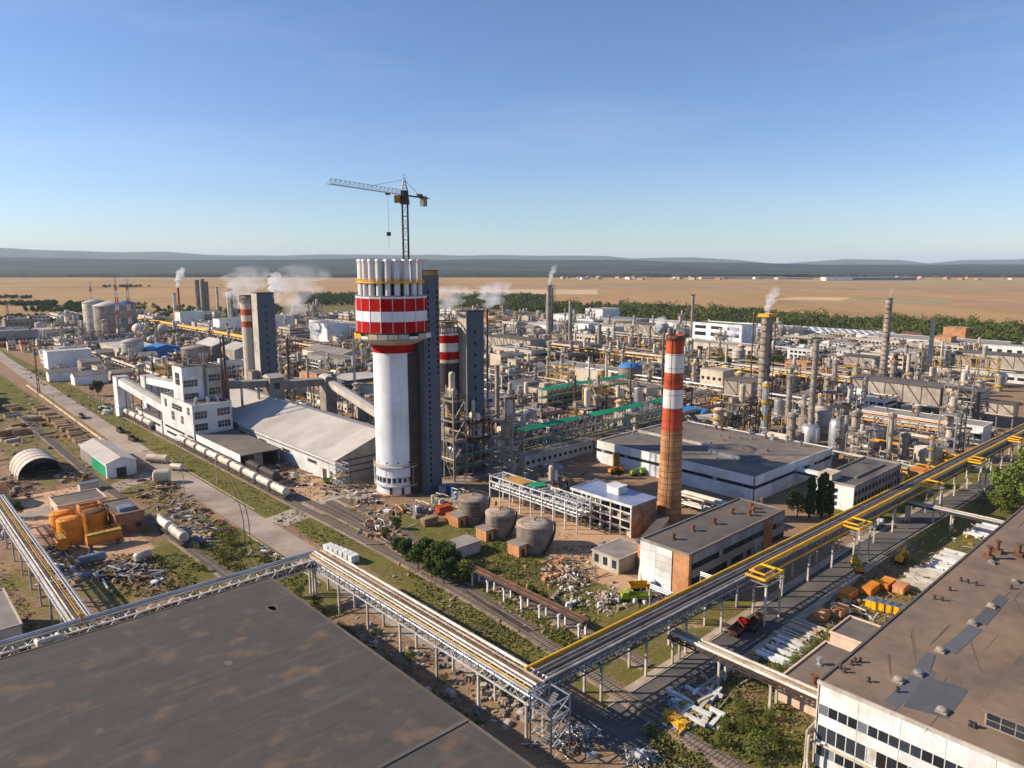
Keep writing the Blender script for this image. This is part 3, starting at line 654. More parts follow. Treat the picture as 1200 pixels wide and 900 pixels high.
def frame_e():                                # half built steel framed block
    u0, v0, lu, lv, h = 163.4, 125.6, 12.2, 23.6, 9.6; claim(u0, v0, u0 + lu, v0 + lv)
    t = thing('frame_building', 'half built steel framed block with bluish foil roof near the brick stack', 'building', u0, v0)
    bi('roof', 'blue_roof', t, -.3, -.3, h, lu + .3, lv + .3, h + .25); bi('roof_kerb', 'white_steel', t, -.35, -.4, h - .3, -.2, lv + .4, h + .5)
    bi('roof_kerb', 'white_steel', t, -.2, lv + .25, h - .3, lu + .3, lv + .4, h + .5)
    m = MB(); m.box(5, 9, h + .25, 9, 13.5, h + 2.6); m.build('roof_cabin', 'white', t); bi('cabin_roof', 'white_steel', t, 4.7, 8.7, h + 2.6, 9.3, 13.8, h + 2.8)
    bi('wall', 'timber', t, .3, 0, 0, lu, .3, h - .1); bi('wall', 'brick', t, lu - .3, .31, 0, lu, lv, h - .1); bi('floor', 'concrete', t, .3, .31, 4.6, lu - .31, lv, 4.85); bi('inner_wall', 'brick', t, 6, .4, 0, 6.3, lv, 4.5)
    for i in range(7):
        y = i * (lv - .4) / 6
        for x in (0, 6.8): bi('column', 'white_steel', t, x, y, 0, x + .35, y + .4, h)
    for z in (2.4, 4.7, 7.2):
        bi('beam', 'white_steel', t, -.05, 0, z, .3, lv, z + .35)
    for i in range(12): bi('crate', 'cream', t, .8 + (i % 2) * 2, 1 + i * 1.8, 4.85 if i % 3 else .02, 2 + (i % 2) * 2, 2.2 + i * 1.8, 6 if i % 3 else 1.4)
    # white steel gantry in front
    g = thing('steel_gantry', 'new white steel gantry frame running to the half built block', 'gantry', 154.2, 138.6); L = 39.5; claim(153, 138, 162, 179)
    for i in range(9):
        y = i * L / 8
        for x in (0, 6): bi('column', 'white_steel', g, x, y, 0, x + .32, y + .32, 9.3)
    for x in (0, 6):
        for z in (5.2, 7.4, 9.3): bi('beam', 'white_steel', g, x + .01, 0, z, x + .3, L + .3, z + .3)
    m = MB()
    for i in range(17):
        y = i * L / 16; m.bar((0.1, y, 9.4), (6.2, y, 9.4), .22); m.bar((0.1, y, 5.3), (6.2, y, 5.3), .22)
        if i < 16:
            y2 = y + L / 16; m.bar((.15, y, 5.3 if i % 2 else 9.3), (.15, y2, 9.3 if i % 2 else 5.3), .16); m.bar((6.15, y, 5.3 if i % 2 else 9.3), (6.15, y2, 9.3 if i % 2 else 5.3), .16); m.bar((.15, y, 9.45), (6.15, y2, 9.45), .1)
    m.build('bracing', 'white_steel', g)
    for x, r, mt in ((1.4, .28, 'zinc'), (2.6, .22, 'cream'), (4.2, .32, 'zinc')): MB().tube((x, 0, 5.75), (x, L, 5.75), r, 8).build('pipe', mt, g)
    m = MB(); m.prism([(1.2, 19), (5.2, 17.5), (6.4, 20.5), (3.8, 23.5), (1.4, 22)], 9.8, 10.1); m.build('tarpaulin', 'green', g)
    for k in range(5): bi('planking', 'dull_yellow', g, .6 + k * 1.05, 24.5, 9.56, 1.5 + k * 1.05, 33, 9.7)
frame_e()

# storage tanks with brick kiosks
for k, (px, py, r, h) in enumerate([(552, 613, 4.7, 7.2), (584, 629, 4.4, 6.6), (625, 646, 5.2, 7.2)]):
    u, v = q(px, py); u += 2.5; v += 2.0; claim(u - r, v - r, u + r, v + r)
    lab = ['grey steel storage tank next to the tower, with brick kiosk', 'smallest grey storage tank, between its two neighbours', 'largest grey storage tank at the end beside the sandy yard'][k]
    t = thing('storage_tank', lab, 'tank', u, v, group='grey storage tanks below the tower')
    MB().cyl(0, 0, 0, h, r, 40, cap=False).build('shell', 'old_tank', t); MB().lathe([(r + .1, h - .12), (r + .1, h + .06), (r * .5, h + .5), (.01, h + .75)], 40).build('tank_roof', 'rusty_vessel', t)
    m = MB()
    for i in range(20):
        a = i * .314; m.tube((r * .97 * math.cos(a), r * .97 * math.sin(a), h), (r * .97 * math.cos(a), r * .97 * math.sin(a), h + 1.0), .04, 4); m.tube((r * .97 * math.cos(a), r * .97 * math.sin(a), h + 1.0), (r * .97 * math.cos(a + .314), r * .97 * math.sin(a + .314), h + 1.0), .05, 4)
    m.build('railing', 'steel', t)
    m = MB()
    for z in (2, 4, 6): m.lathe([(r + .01, z - .05), (r + .07, z - .05), (r + .07, z + .05), (r + .01, z + .05)], 40)
    m.build('shell_ring', 'steel', t)
    m = MB(); 
    for i in range(14): a0, a1 = -1.9 + i * .09, -1.9 + (i + 1) * .09; m.bar(((r + .5) * math.cos(a0), (r + .5) * math.sin(a0), i * h / 14), ((r + .5) * math.cos(a1), (r + .5) * math.sin(a1), (i + 1) * h / 14), .5)
    m.build('stair', 'dark_steel', t)
    m = MB().tube((0, 0, h + .5), (0, 0, h + 1.6), .25, 8).tube((1.8, 1, h + .3), (1.8, 1, h + 1.2), .2, 8).build('roof_nozzle', 'rust', t)
    kk = block('valve_kiosk', ['orange brick valve kiosk at the tank beside the tower', 'orange brick valve kiosk at the smallest grey tank', 'orange brick valve kiosk at the largest grey tank'][k], 'kiosk', u - r - 3.4, v - 2.6, 3.0, 4.6, 3.2, 'orange_brick', 'grey_roof', par=0, group='brick kiosks at the tanks', door=('v-', 1.5, 1, 2.1))

# packing house
def packing_house():
    u0, v0, h = 106.0, 317.0, 19.0
    t = thing('packing_house', 'tall white packing house with square windows beside the tank wagons', 'building', u0, v0); claim(u0, v0 - 2, u0 + 22, v0 + 60)
    lu, lv = 17.0, 41.0
    bi('lower_wall', 'white', t, 0, 0, 6.8, lu, lv, h); bi('base_wall', 'white', t, .0, .0, 0, lu - 2, lv, 6.75); bi('base_shadow_gap', 'concrete', t, 0.1, 0.1, 6.7, lu - 2.1, lv - .1, 6.85)
    roofing(t, lu, lv, h, 'felt', .5, 'white', .05)
    # tower
    tv, tl, tu = 14.5, 12.5, 17.0
    bi('tower_wall', 'white', t, 1.5, tv, h + .18, 1.5 + 9.0, tv + tl, 34.5); bi('tower_wall', 'grey_wall', t, 10.52, tv + .6, h + .18, 12.0, tv + tl, 34.3); bi('tower_wall', 'pale', t, 12.02, tv + .0, h + .18, 18.5, tv + tl, 33.5)
    bi('tower_side', 'brick', t, 18.52, tv + 1, 8, 22.5, tv + tl, 30)
    bi('tower_roof', 'felt', t, 1.2, tv - .3, 34.5, 12.0, tv + tl + .3, 34.8); bi('tower_roof', 'felt', t, 12.02, tv - .3, 33.5, 18.9, tv + tl + .3, 33.8)
    def w(x0, y0, z0, x1, y1, z1):
        f = bi('window', 'glass', t, x0, y0, z0, x1, y1, z1)
        if abs(x1 - x0) < abs(y1 - y0):
            for k in range(1, 3): yy = y0 + (y1 - y0) * k / 3; bi('glazing_bar', 'white_steel', t, x0 - .05, yy - .06, z0, x0 + .02, yy + .06, z1)
            bi('glazing_bar', 'white_steel', t, x0 - .04, y0, (z0 + z1) / 2 - .06, x0 + .021, y1, (z0 + z1) / 2 + .06)
        else:
            for k in range(1, 4): xx = x0 + (x1 - x0) * k / 4; bi('glazing_bar', 'white_steel', t, xx - .06, y0 - .05, z0, xx + .06, y0 + .02, z1)
            bi('glazing_bar', 'white_steel', t, x0, y0 - .04, (z0 + z1) / 2 - .06, x1, y0 + .021, (z0 + z1) / 2 + .06)
    for y0, y1, z0, z1 in [(3.5, 6.3, 14.8, 18), (13, 26, 14.8, 17.2), (33, 36, 14.5, 18), (12, 15, 9.5, 13), (23.5, 27.5, 9.5, 13.5)]: w(-.06, y0, z0, .04, y1, z1)
    w(1.44, tv + 3.5, 26, 1.54, tv + 9, 31.5)
    for x0, x1, z0, z1 in [(.8, 6, 8.2, 11.2), (.8, 6, 13.4, 16.6), (10.5, 16, 8.6, 11.4), (10.5, 16, 13.8, 17)]: w(x0, -.06, z0, x1, .04, z1)
    for x0, x1, z0, z1 in [(2, 8, 20, 22.5), (2, 8, 25.5, 28.5), (13, 18, 21, 24), (13, 18, 27, 30)]: w(x0, tv - .06, z0, x1, tv + .04, z1)
    for a, b, z0, z1 in [(1, 8, 4.6, 5.6), (12, 38, 4.6, 5.6), (5, 36, 1.8, 3.0)]: bi('window_band', 'glass', t, -.05, a, z0, .03, b, z1)
    for x, y in ((3, 4), (8, 3), (13, 5), (5, 9), (10, 10), (14, 11), (4, 33), (9, 36)): vent(t, x, y, h + .18, 1.5, 'zinc')
    m = MB()
    rr = random.Random(4)
    for k in range(30):
        x, y = rr.uniform(2, 18), tv + rr.uniform(1, 12); z = 34.7; m.bar((x, y, z), (x + rr.uniform(-.5, .5), y, z + rr.uniform(1.5, 4.5)), .16); m.bar((x, y, z + 2), (x + rr.uniform(-3, 3), y + rr.uniform(-2, 2), z + rr.uniform(1, 4)), .14)
    m.build('rooftop_frame', 'rust', t)
    for x in (13, 14.6, 16.2): MB().cyl(x, tv + 9, 33.7, 39, .55, 10).build('rooftop_pipe', 'zinc', t)
    for x, y in ((4, tv + 3), (8, tv + 8)): MB().cyl(x, y, 34.8, 37, 1.1, 12).build('rooftop_filter', 'steel', t)
    c = thing('loading_canopy', 'brown roofed wagon loading canopy with white fascia', 'canopy', 108.0, 269); claim(106, 268, 124, 316)
    bi('roof', 'felt', c, -1.5, 0, 6.6, 15, 46, 7.0); bi('fascia', 'white', c, -1.7, 0, 4.4, -1.5, 46.5, 7.3); bi('fascia', 'white', c, -1.75, 0, .2, -1.5, 46, 3.6); bi('back_wall', 'concrete', c, 14.6, 2, 0, 15, 46, 6.6)
    for i in range(8): bi('column', 'concrete', c, 4.2, 1 + i * 6.3, 0, 7.6, 1.4 + i * 6.3, 6.6)
    e = block('platform_shed', 'low white platform shed with brown roof behind the packing house', 'building', 105.5, 358.5, 11, 36, 6.0, 'white', 'felt', win=[('u-', 3.2, 4.3, 1, .9)])
packing_house()

def storage_hall():
    u0, v0, lu, lv, h, ri = 126.2, 231.5, 41, 152, 9.0, 7.4; claim(u0, v0, u0 + lu, v0 + lv)
    t = thing('storage_hall', 'long pale gable roofed fertiliser store behind the white tower', 'building', u0, v0)
    m = MB().add([(0, 0, 0), (lu, 0, 0), (lu, lv, 0), (0, lv, 0), (0, 0, h), (lu, 0, h), (lu, lv, h), (0, lv, h)], [(2, 3, 7, 6), (3, 0, 4, 7), (1, 2, 6, 5)]); m.build('wall', 'white', t)
    m = MB().add([(0, 0, 0), (lu, 0, 0), (lu, 0, h), (lu / 2, 0, h + ri), (0, 0, h)], [(0, 1, 2, 3, 4)]); m.build('gable', 'grey_wall', t)
    for z in (3.2, 5.6, 8.0): bi('gable_rail', 'dark_steel', t, 1, -.12, z, lu - 1, -.02, z + .5)
    for sgn in (0, 1):
        n = 12
        for i in range(n):                    # roof sheeting in bays
            y0, y1 = -.6 + i * (lv + 1.2) / n, -.6 + (i + 1) * (lv + 1.2) / n - .06; r = MB()
            a, za, b, zb = (-.8, h - .29, lu / 2, h + ri) if sgn == 0 else (lu + .8, h - .29, lu / 2, h + ri)
            r.add([(a, y0, za + .05), (b, y0, zb + .05), (b, y1, zb + .05), (a, y1, za + .05), (a, y0, za + .25), (b, y0, zb + .25), (b, y1, zb + .25), (a, y1, za + .25)], [(0, 1, 2, 3), (4, 5, 6, 7), (0, 1, 5, 4), (2, 3, 7, 6), (3, 0, 4, 7)])
            r.build('roof_sheet', 'pale_roof', t)
    for i in range(6):
        bi('window', 'grey_wall', t, -.05, 14 + i * 22, 4.4, .02, 22 + i * 22, 5.9)
        bi('window', 'glass', t, -.08, 15 + i * 22, 4.7, -.05, 21 + i * 22, 5.6)
    bi('wall_rail', 'steel', t, -.3, 0, 6.9, -.02, lv, 7.4)
    bi('door', 'dark_steel', t, -.06, 7, 0, .02, 10, 4.2); bi('door', 'dark_steel', t, -.06, 2.5, 0, .02, 4.5, 4.2)
    s = thing('scaffold_frame', 'pale scaffold frame at the corner of the long fertiliser store', 'scaffold', 123.2, 225.6); m = MB()
    for x in (0, 2.4, 4.8):
        for y in (0, 2.5, 5): m.bar((x, y, 0), (x, y, 9), .12)
    for z in (2.2, 4.4, 6.6, 8.8):
        for x in (0, 2.4, 4.8): m.bar((x, 0, z), (x, 5, z), .1)
        for y in (0, 2.5, 5): m.bar((0, y, z), (4.8, y, z), .1); m.bar((0, y, z - 2.2), (2.4, y, z), .08)
    m.build('scaffold', 'white_steel', s); bi('deck', 'timber', s, 0, 0, 4.45, 4.8, 5, 4.52)
storage_hall()

def gallery(label, a, b, w=3.0, h=3.0, mat='pale', roof='pale_roof', legs=3, name='conveyor_gallery'):
    """enclosed conveyor between two plan points (u,v,z)"""
    u0, v0, z0 = a; t = thing(name, label, 'conveyor', u0, v0); d = Vector((b[0] - u0, b[1] - v0)); L = d.length; d.normalize(); n_ = Vector((-d.y, d.x)) * w / 2
    def c(s, side, z): p = d * s + n_ * side; return (p.x, p.y, z)
    z1 = b[2]; m = MB()
    m.add([c(0, -1, z0), c(L, -1, z1), c(L, 1, z1), c(0, 1, z0), c(0, -1, z0 + h), c(L, -1, z1 + h), c(L, 1, z1 + h), c(0, 1, z0 + h)], [(3, 2, 1, 0), (0, 1, 5, 4), (1, 2, 6, 5), (2, 3, 7, 6), (3, 0, 4, 7)]); m.build('gallery_wall', mat, t)
    m = MB(); m.add([c(0, -1.1, z0 + h + .02), c(L, -1.1, z1 + h + .02), c(L, 1.1, z1 + h + .02), c(0, 1.1, z0 + h + .02), c(0, 0, z0 + h + .6), c(L, 0, z1 + h + .6)], [(0, 1, 5, 4), (2, 3, 4, 5), (0, 4, 3), (1, 2, 5), (3, 2, 1, 0)]); m.build('gallery_roof', roof, t)
    for k in range(legs):
        s = L * (k + .5) / legs; z = z0 + (z1 - z0) * s / L
        if z > 2:
            m = MB(); p, r = c(s, -.8, 0), c(s, .8, 0); m.bar(p, (p[0], p[1], z), .4); m.bar(r, (r[0], r[1], z), .4); m.bar(p, (r[0], r[1], z), .2); m.bar((p[0], p[1], z), r, .2); m.build('trestle', 'concrete', t)
    return t
tt = thing('transfer_tower', 'grey transfer tower standing over the fertiliser store roof', 'tower', 147, 330); bi('wall', 'concrete', tt, 0, 0, 0, 7, 8, 25.5)
MB().add([(-.3, -.3, 25.5), (7.3, -.3, 25.5), (7.3, 8.3, 25.5), (-.3, 8.3, 25.5), (-.3, 4, 27.2), (7.3, 4, 27.2)], [(0, 1, 5, 4), (2, 3, 4, 5), (0, 4, 3), (1, 2, 5), (3, 2, 1, 0)]).build('roof', 'pale_roof', tt)
bi('window', 'glass', tt, 2, -.06, 20, 5, .02, 23)
gallery('grey conveyor gallery from the packing house to the transfer tower', (124, 338, 22), (147, 334, 21), 3.6, 3.2, 'concrete')
gallery('grey conveyor gallery running along the store to the round topped node', (154, 333.5, 19.4), (176, 333.5, 18.6), 3.6, 3.4, 'concrete', legs=2); claim(174, 246, 183, 340)
nd = thing('transfer_node', 'round topped transfer node where two conveyor galleries meet', 'tower', 176, 329.5); bi('wall', 'concrete', nd, 0, 0, 0, 6, 7, 22)
m = MB()
for i in range(8):
    a0, a1 = math.pi * i / 8, math.pi * (i + 1) / 8; m.add([(3 - 3.3 * math.cos(a0), -.3, 22 + 2 * math.sin(a0)), (3 - 3.3 * math.cos(a1), -.3, 22 + 2 * math.sin(a1)), (3 - 3.3 * math.cos(a1), 7.3, 22 + 2 * math.sin(a1)), (3 - 3.3 * math.cos(a0), 7.3, 22 + 2 * math.sin(a0))], [(0, 1, 2, 3)])
m.build('roof', 'pale_roof', nd)
gallery('pale sloping conveyor gallery descending to the foot of the white tower', (179, 329.4, 18), (178.4, 252, 2.2), 3.8, 3.2, 'pale', legs=5)
gallery('white sloping gallery on the wagon side of the packing house', (104, 416, 17), (110, 358, 9), 4.2, 3.6, 'white', legs=3)
gallery('white upper gallery entering the packing house tower', (118, 416, 16), (112, 345, 22), 4.2, 3.6, 'white', legs=3)
t = block('gallery_tower', 'white round shouldered end tower of the packing galleries', 'tower', 101.5, 414, 6, 7, 21, 'white', 'pale_roof', par=0); t = block('gallery_tower', 'lower white end tower behind the packing galleries', 'tower', 115, 414, 7, 7, 20, 'white', 'pale_roof', par=0)
# ---------------------------------------------------------------- towers
def ring(m, r, z0, z1, th, n=48, x=0, y=0): m.lathe([(r, z0), (r + th, z0), (r + th, z1), (r, z1), (r, z0)], n, x, y, False); return m
def prill_tower():
    cx, cy = -40.6, 249.5; u, v = UV(cx, cy); claim(u - 12, v - 12, u + 12, v + 12)
    def zf(py, r): return hgt(*UV(cx + .16 * r, cy - .987 * r), py)
    r, rh = 7.5, 12.7
    t = thing('prilling_tower', 'tall white prilling tower with red striped head and ring of vent pipes', 'tower', u, v, 0, -A)
    zb, zh1, zh0 = zf(404, r), zf(347, rh), zf(391, rh)
    z_red = zf(414.5, r)
    MB().cyl(0, 0, 0, z_red, r, 72, cap=False).build('shaft', 'tower_white', t)
    MB().cyl(0, 0, z_red, zh0 - 2.2, r + .02, 72, cap=False).build('red_collar', 'red', t)
    # twelve sided head, one panel per facet and stripe
    n = 20; zz = [zf(y, rh) for y in (391, 377.8, 365.5, 350.3, 347)]; rot0 = math.radians(-82.2)
    stripes = [('red', zz[0], zz[1]), ('tower_white', zz[1], zz[2]), ('red', zz[2], zz[3]), ('tower_white', zz[3], zz[4])]
    for mt, z0, z1 in stripes:
        for i in range(n):
            a0, a1 = rot0 + 2 * math.pi * i / n + .004, rot0 + 2 * math.pi * (i + 1) / n - .004
            p = [(rh * math.cos(a), rh * math.sin(a)) for a in (a0, a1)]; s = .97
            MB().prism([p[0], p[1], (p[1][0] * s, p[1][1] * s), (p[0][0] * s, p[0][1] * s)], z0 + .02, z1 - .02).build('facet_panel', mt, t)
    m = MB()
    for i in range(n):
        a = rot0 + 2 * math.pi * i / n; m.bar(((rh + .0) * math.cos(a), (rh + .0) * math.sin(a), zz[0]), ((rh + .0) * math.cos(a), (rh + .0) * math.sin(a), zz[4]), .16)
    m.build('corner_strip', 'white_steel', t)
    MB().cyl(0, 0, zz[0] + .5, zz[4] - .3, rh * .955, 40).build('head_core', 'steel', t)
    # balcony under the head
    zp = zh0 - 2.3; MB().cyl(0, 0, zp, zp + .35, rh + .9, 48).build('balcony_floor', 'steel', t)
    MB().lathe([(r + .1, zp - 2.2), (rh + .3, zp - .02)], 48).build('balcony_soffit', 'cream', t)
    rr = random.Random(5)
    for i in range(24):
        a0, a1 = 2 * math.pi * i / 24 + .01, 2 * math.pi * (i + 1) / 24 - .01; R_ = rh + .75
        MB().prism([(R_ * math.cos(a0), R_ * math.sin(a0)), (R_ * math.cos(a1), R_ * math.sin(a1)), ((R_ - .1) * math.cos(a1), (R_ - .1) * math.sin(a1)), ((R_ - .1) * math.cos(a0), (R_ - .1) * math.sin(a0))], zp + .36, zp + (1.9 if i % 5 else 1.2)).build('balcony_screen', ['cream', 'white', 'yellow', 'cream', 'pale'][rr.randrange(5)] if i not in (12, 13, 14) else 'yellow', t)
    # roof deck, vents and yellow walkway ring
    MB().cyl(0, 0, zz[4] - .3, zz[4] + .05, rh, 48).build('head_roof', 'steel', t)
    zt = zf(304, 11.2); zw = zf(331, 11.5)
    vm = MB().cyl(0, 0, 0, zt - zz[4] - 1.4, 1.08, 18, 1.12).lathe([(1.12, zt - zz[4] - 1.4), (1.24, zt - zz[4] - .5), (1.24, zt - zz[4]), (1.16, zt - zz[4]), (1.14, zt - zz[4] - .9), (.9, zt - zz[4] - 1.2)], 18).mesh('vent_stack', 'vent_metal')
    for i in range(23):
        a = 2 * math.pi * (i + .3) / 23; inst(vm, 'vent_stack', t, (10.7 * math.cos(a), 10.7 * math.sin(a), zz[4] + .05))
    m = ring(MB(), 9.0, zw - .1, zw + .1, 3.2); m.build('walkway', 'dull_yellow', t)
    m = ring(MB(), 12.15, zw + 1.0, zw + 1.15, .12); ring(m, 12.15, zw + .45, zw + .62, .1); ring(m, 12.1, zw - .3, zw + .25, .15)
    for i in range(36):
        a = 2 * math.pi * i / 36; m.bar((12.2 * math.cos(a), 12.2 * math.sin(a), zw), (12.2 * math.cos(a), 12.2 * math.sin(a), zw + 1.1), .1)
    m.build('walkway_railing', 'yellow', t)
    m = MB()
    for i in range(18):
        a = 2 * math.pi * (i + .8) / 18; m.bar((11.3 * math.cos(a), 11.3 * math.sin(a), zz[4]), (11.3 * math.cos(a), 11.3 * math.sin(a), zw), .2); m.bar((8.6 * math.cos(a), 8.6 * math.sin(a), zz[4]), (8.6 * math.cos(a), 8.6 * math.sin(a), zw), .2)
    m.build('walkway_post', 'dark_steel', t); MB().cyl(0, 0, zz[4] + .05, zw + 1, 7.6, 24).build('vent_house', 'dark_steel', t)
    m = MB()                                  # ladder between two stacks
    for k in range(18): z = zz[4] + k * .7; m.bar((-7.3, -8.2, z), (-6.5, -8.7, z), .09)
    m.bar((-7.3, -8.3, zz[4]), (-7.3, -8.3, zt - 1), .12); m.bar((-6.5, -8.8, zz[4]), (-6.5, -8.8, zt - 1), .12); m.build('ladder', 'orange', t)
    # foot: ledge, portholes, window band, door
    z1, z2, z3 = zf(548, r), zf(557.5, r), zf(570, r)
    m = ring(MB(), r, z1 - .3, z1, 1.0); m.build('ledge', 'pale_concrete', t); m = ring(MB(), r, z3 - .25, z3, .9); m.build('ledge', 'pale', t)
    m = ring(MB(), r + .9, z1 + .9, z1 + 1.0, .08)
    for i in range(40): a = i * .157; m.bar(((r + .94) * math.cos(a), (r + .94) * math.sin(a), z1), ((r + .94) * math.cos(a), (r + .94) * math.sin(a), z1 + 1), .07)
    m.build('ledge_railing', 'dull_yellow', t)
    nw = 26; zc = zf(563.5, r)
    for i in range(nw):
        a = 2 * math.pi * (i + .5) / nw; o = MB().box(-.03, -.56, -.85, .07, .56, .85).build('window', 'glass', t); o.location = (r * math.cos(a), r * math.sin(a), zc); o.rotation_euler.z = a
    m = MB()
    for i in range(nw): a = 2 * math.pi * i / nw; m.bar(((r + .1) * math.cos(a), (r + .1) * math.sin(a), zc - 1.1), ((r + .1) * math.cos(a), (r + .1) * math.sin(a), zc + 1.1), .2)
    ring(m, r, zc + .9, zc + 1.2, .16, 72); m.build('window_frame', 'white', t)
    m = MB()
    for i in range(26):
        a = 2 * math.pi * i / 26; m.bar(((r + .8) * math.cos(a), (r + .8) * math.sin(a), z3), ((r + .8) * math.cos(a), (r + .8) * math.sin(a), z1 - .3), .08)
    m.build('scaffold_post', 'white_steel', t)
    for i in range(12):
        a = 2 * math.pi * (i + .35) / 12; o = MB().cyl(0, 0, 0, .08, .3, 10).build('porthole', 'void', t); o.location = (r * math.cos(a), r * math.sin(a), zf(543, r)); o.rotation_euler = (0, math.pi / 2, a)
    for a in (-1.2, -1.75): o = MB().box(-.02, -.5, 0, .08, .5, 2.6).build('door', 'dark_steel', t); o.location = (r * math.cos(a), r * math.sin(a), .3); o.rotation_euler.z = a
    ring(MB(), r, 0, .5, .5).build('plinth', 'orange_brick', t)
    return zz
ZZ = prill_tower()
def lift_tower():
    u, v = q(500.5, 579); h = hgt(u, v, 323)
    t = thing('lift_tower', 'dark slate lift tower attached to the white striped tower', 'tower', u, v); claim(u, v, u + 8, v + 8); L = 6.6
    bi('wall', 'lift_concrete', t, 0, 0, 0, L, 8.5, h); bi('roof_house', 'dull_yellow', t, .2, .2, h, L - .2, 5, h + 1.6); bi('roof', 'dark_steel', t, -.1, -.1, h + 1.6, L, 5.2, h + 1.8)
    n = 34
    for i in range(n):
        z = 4 + i * (h - 8) / n; bi('window', 'void', t, 1.6, -.04, z, 2.3, .03, z + 1.0)
        if i > 18: bi('window', 'void', t, L - 1.3, -.04, z, L - .6, .03, z + 1.0)
    for i in range(7): bi('wall_joint', 'dark_steel', t, -.03, -.03, 10 + i * 9.5, L + .03, 8.5, 10.12 + i * 9.5)
    b = thing('link_bridge', 'steel link bridges tying the lift tower to the white tower', 'bridge', u, v)
    for z in (18, 34, h - 22): bi('deck', 'steel', b, -5, 4, z, -.01, 7, z + .4)
    MB().box(-4.5, 3, .1, -.3, 8, h - 26).build('service_shaft', 'dark_steel', b)
    # pump set at the foot
    f = thing('process_skid', 'blue grey pump skid at the foot of the slate lift tower', 'machine', u + 1, v - 6); m = MB().cyl(2, 1, 0, 3.2, 1.4, 16).ball(2, 1, 3.2, 1.4, 16, 4, .6, True); m.build('vessel', 'blue_steel', f); bi('cabinet', 'blue', f, 4.4, 0, 0, 6.4, 3, 3); MB().path([(2, 1, 4), (4, 1, 4), (5.2, 1, 3)], .2).build('pipe', 'zinc', f)
lift_tower()
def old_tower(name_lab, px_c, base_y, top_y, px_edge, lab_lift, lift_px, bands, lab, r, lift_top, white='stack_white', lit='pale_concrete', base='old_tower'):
    u, v = q(px_c, base_y); claim(u - 6, v - 6, u + 6, v + 6)
    t = thing('prilling_tower', lab, 'tower', u, v, 0, -A, group='older striped towers')
    Z = lambda py: hgt(u, v, py)
    ztop = Z(top_y); prev = Z(bands[-1][1])
    MB().cyl(0, 0, 0, prev, r, 40, cap=False).build('shaft', base, t)
    for mt, y0, y1 in [(b[2], b[1], b[0]) for b in bands]: MB().cyl(0, 0, Z(y0), Z(y1), r + .01, 40, cap=False).build('band', mt, t)
    MB().cyl(0, 0, ztop - 4.2, ztop - 3.9, r + .5, 40).build('roof', 'steel', t)
    m = MB(); ring(m, r + .2, ztop - 2.2, ztop - 2.0, .15)
    for i in range(20): a = i * .314; m.bar(((r + .25) * math.cos(a), (r + .25) * math.sin(a), ztop - 3.9), ((r + .25) * math.cos(a), (r + .25) * math.sin(a), ztop - .2), .22)
    ring(m, r, ztop - .4, ztop, .5); m.build('cage', 'rust', t); MB().cyl(0, 0, ztop - 3.9, ztop - .5, r * .55, 20).build('vent_house', 'concrete', t)
    lu, lv = q(lift_px, base_y + 4); h = hgt(lu, lv, lift_top)
    l = thing('lift_tower', lab_lift, 'tower', lu, lv); claim(lu, lv, lu + 9, lv + 8)
    w, d = name_lab; bi('wall', 'lift_concrete', l, 0, 0, 0, w, d, h); bi('painted_sunlit_side', lit, l, -.35, .05, 0, -.01, d, h - .02); bi('roof', 'dark_steel', l, -.2, -.2, h, w + .2, d + .2, h + .5)  # paler slab on the sunward face: sunlight put into its colour
    for i in range(12): bi('window', 'void', l, w * .42, -.04, 6 + i * (h - 10) / 12, w * .42 + .9, .03, 7.3 + i * (h - 10) / 12)
    b = thing('hoist_house', lab_lift.replace('lift tower', 'lift tower base house'), 'building', lu - 5, lv + 2); bi('wall', 'concrete', b, 0, 0, 0, 4.6, 8, 16); bi('roof', 'felt', b, -.2, -.2, 16, 4.62, 8.2, 16.3)
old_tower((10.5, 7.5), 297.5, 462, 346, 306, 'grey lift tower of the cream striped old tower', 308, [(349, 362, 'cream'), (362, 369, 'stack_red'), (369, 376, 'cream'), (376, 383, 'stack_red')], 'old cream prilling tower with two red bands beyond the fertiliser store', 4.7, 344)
old_tower((8.2, 5.0), 527, 549, 376, 540, 'slate lift tower with painted sunlit side beside the old striped tower', 549, [(382, 392, 'stack_white'), (392, 401, 'red'), (401, 411, 'stack_white'), (411, 420, 'red'), (420, 424, 'cream')], 'old white prilling tower with red bands behind the new tower', 4.6, 366, base='dark_steel')

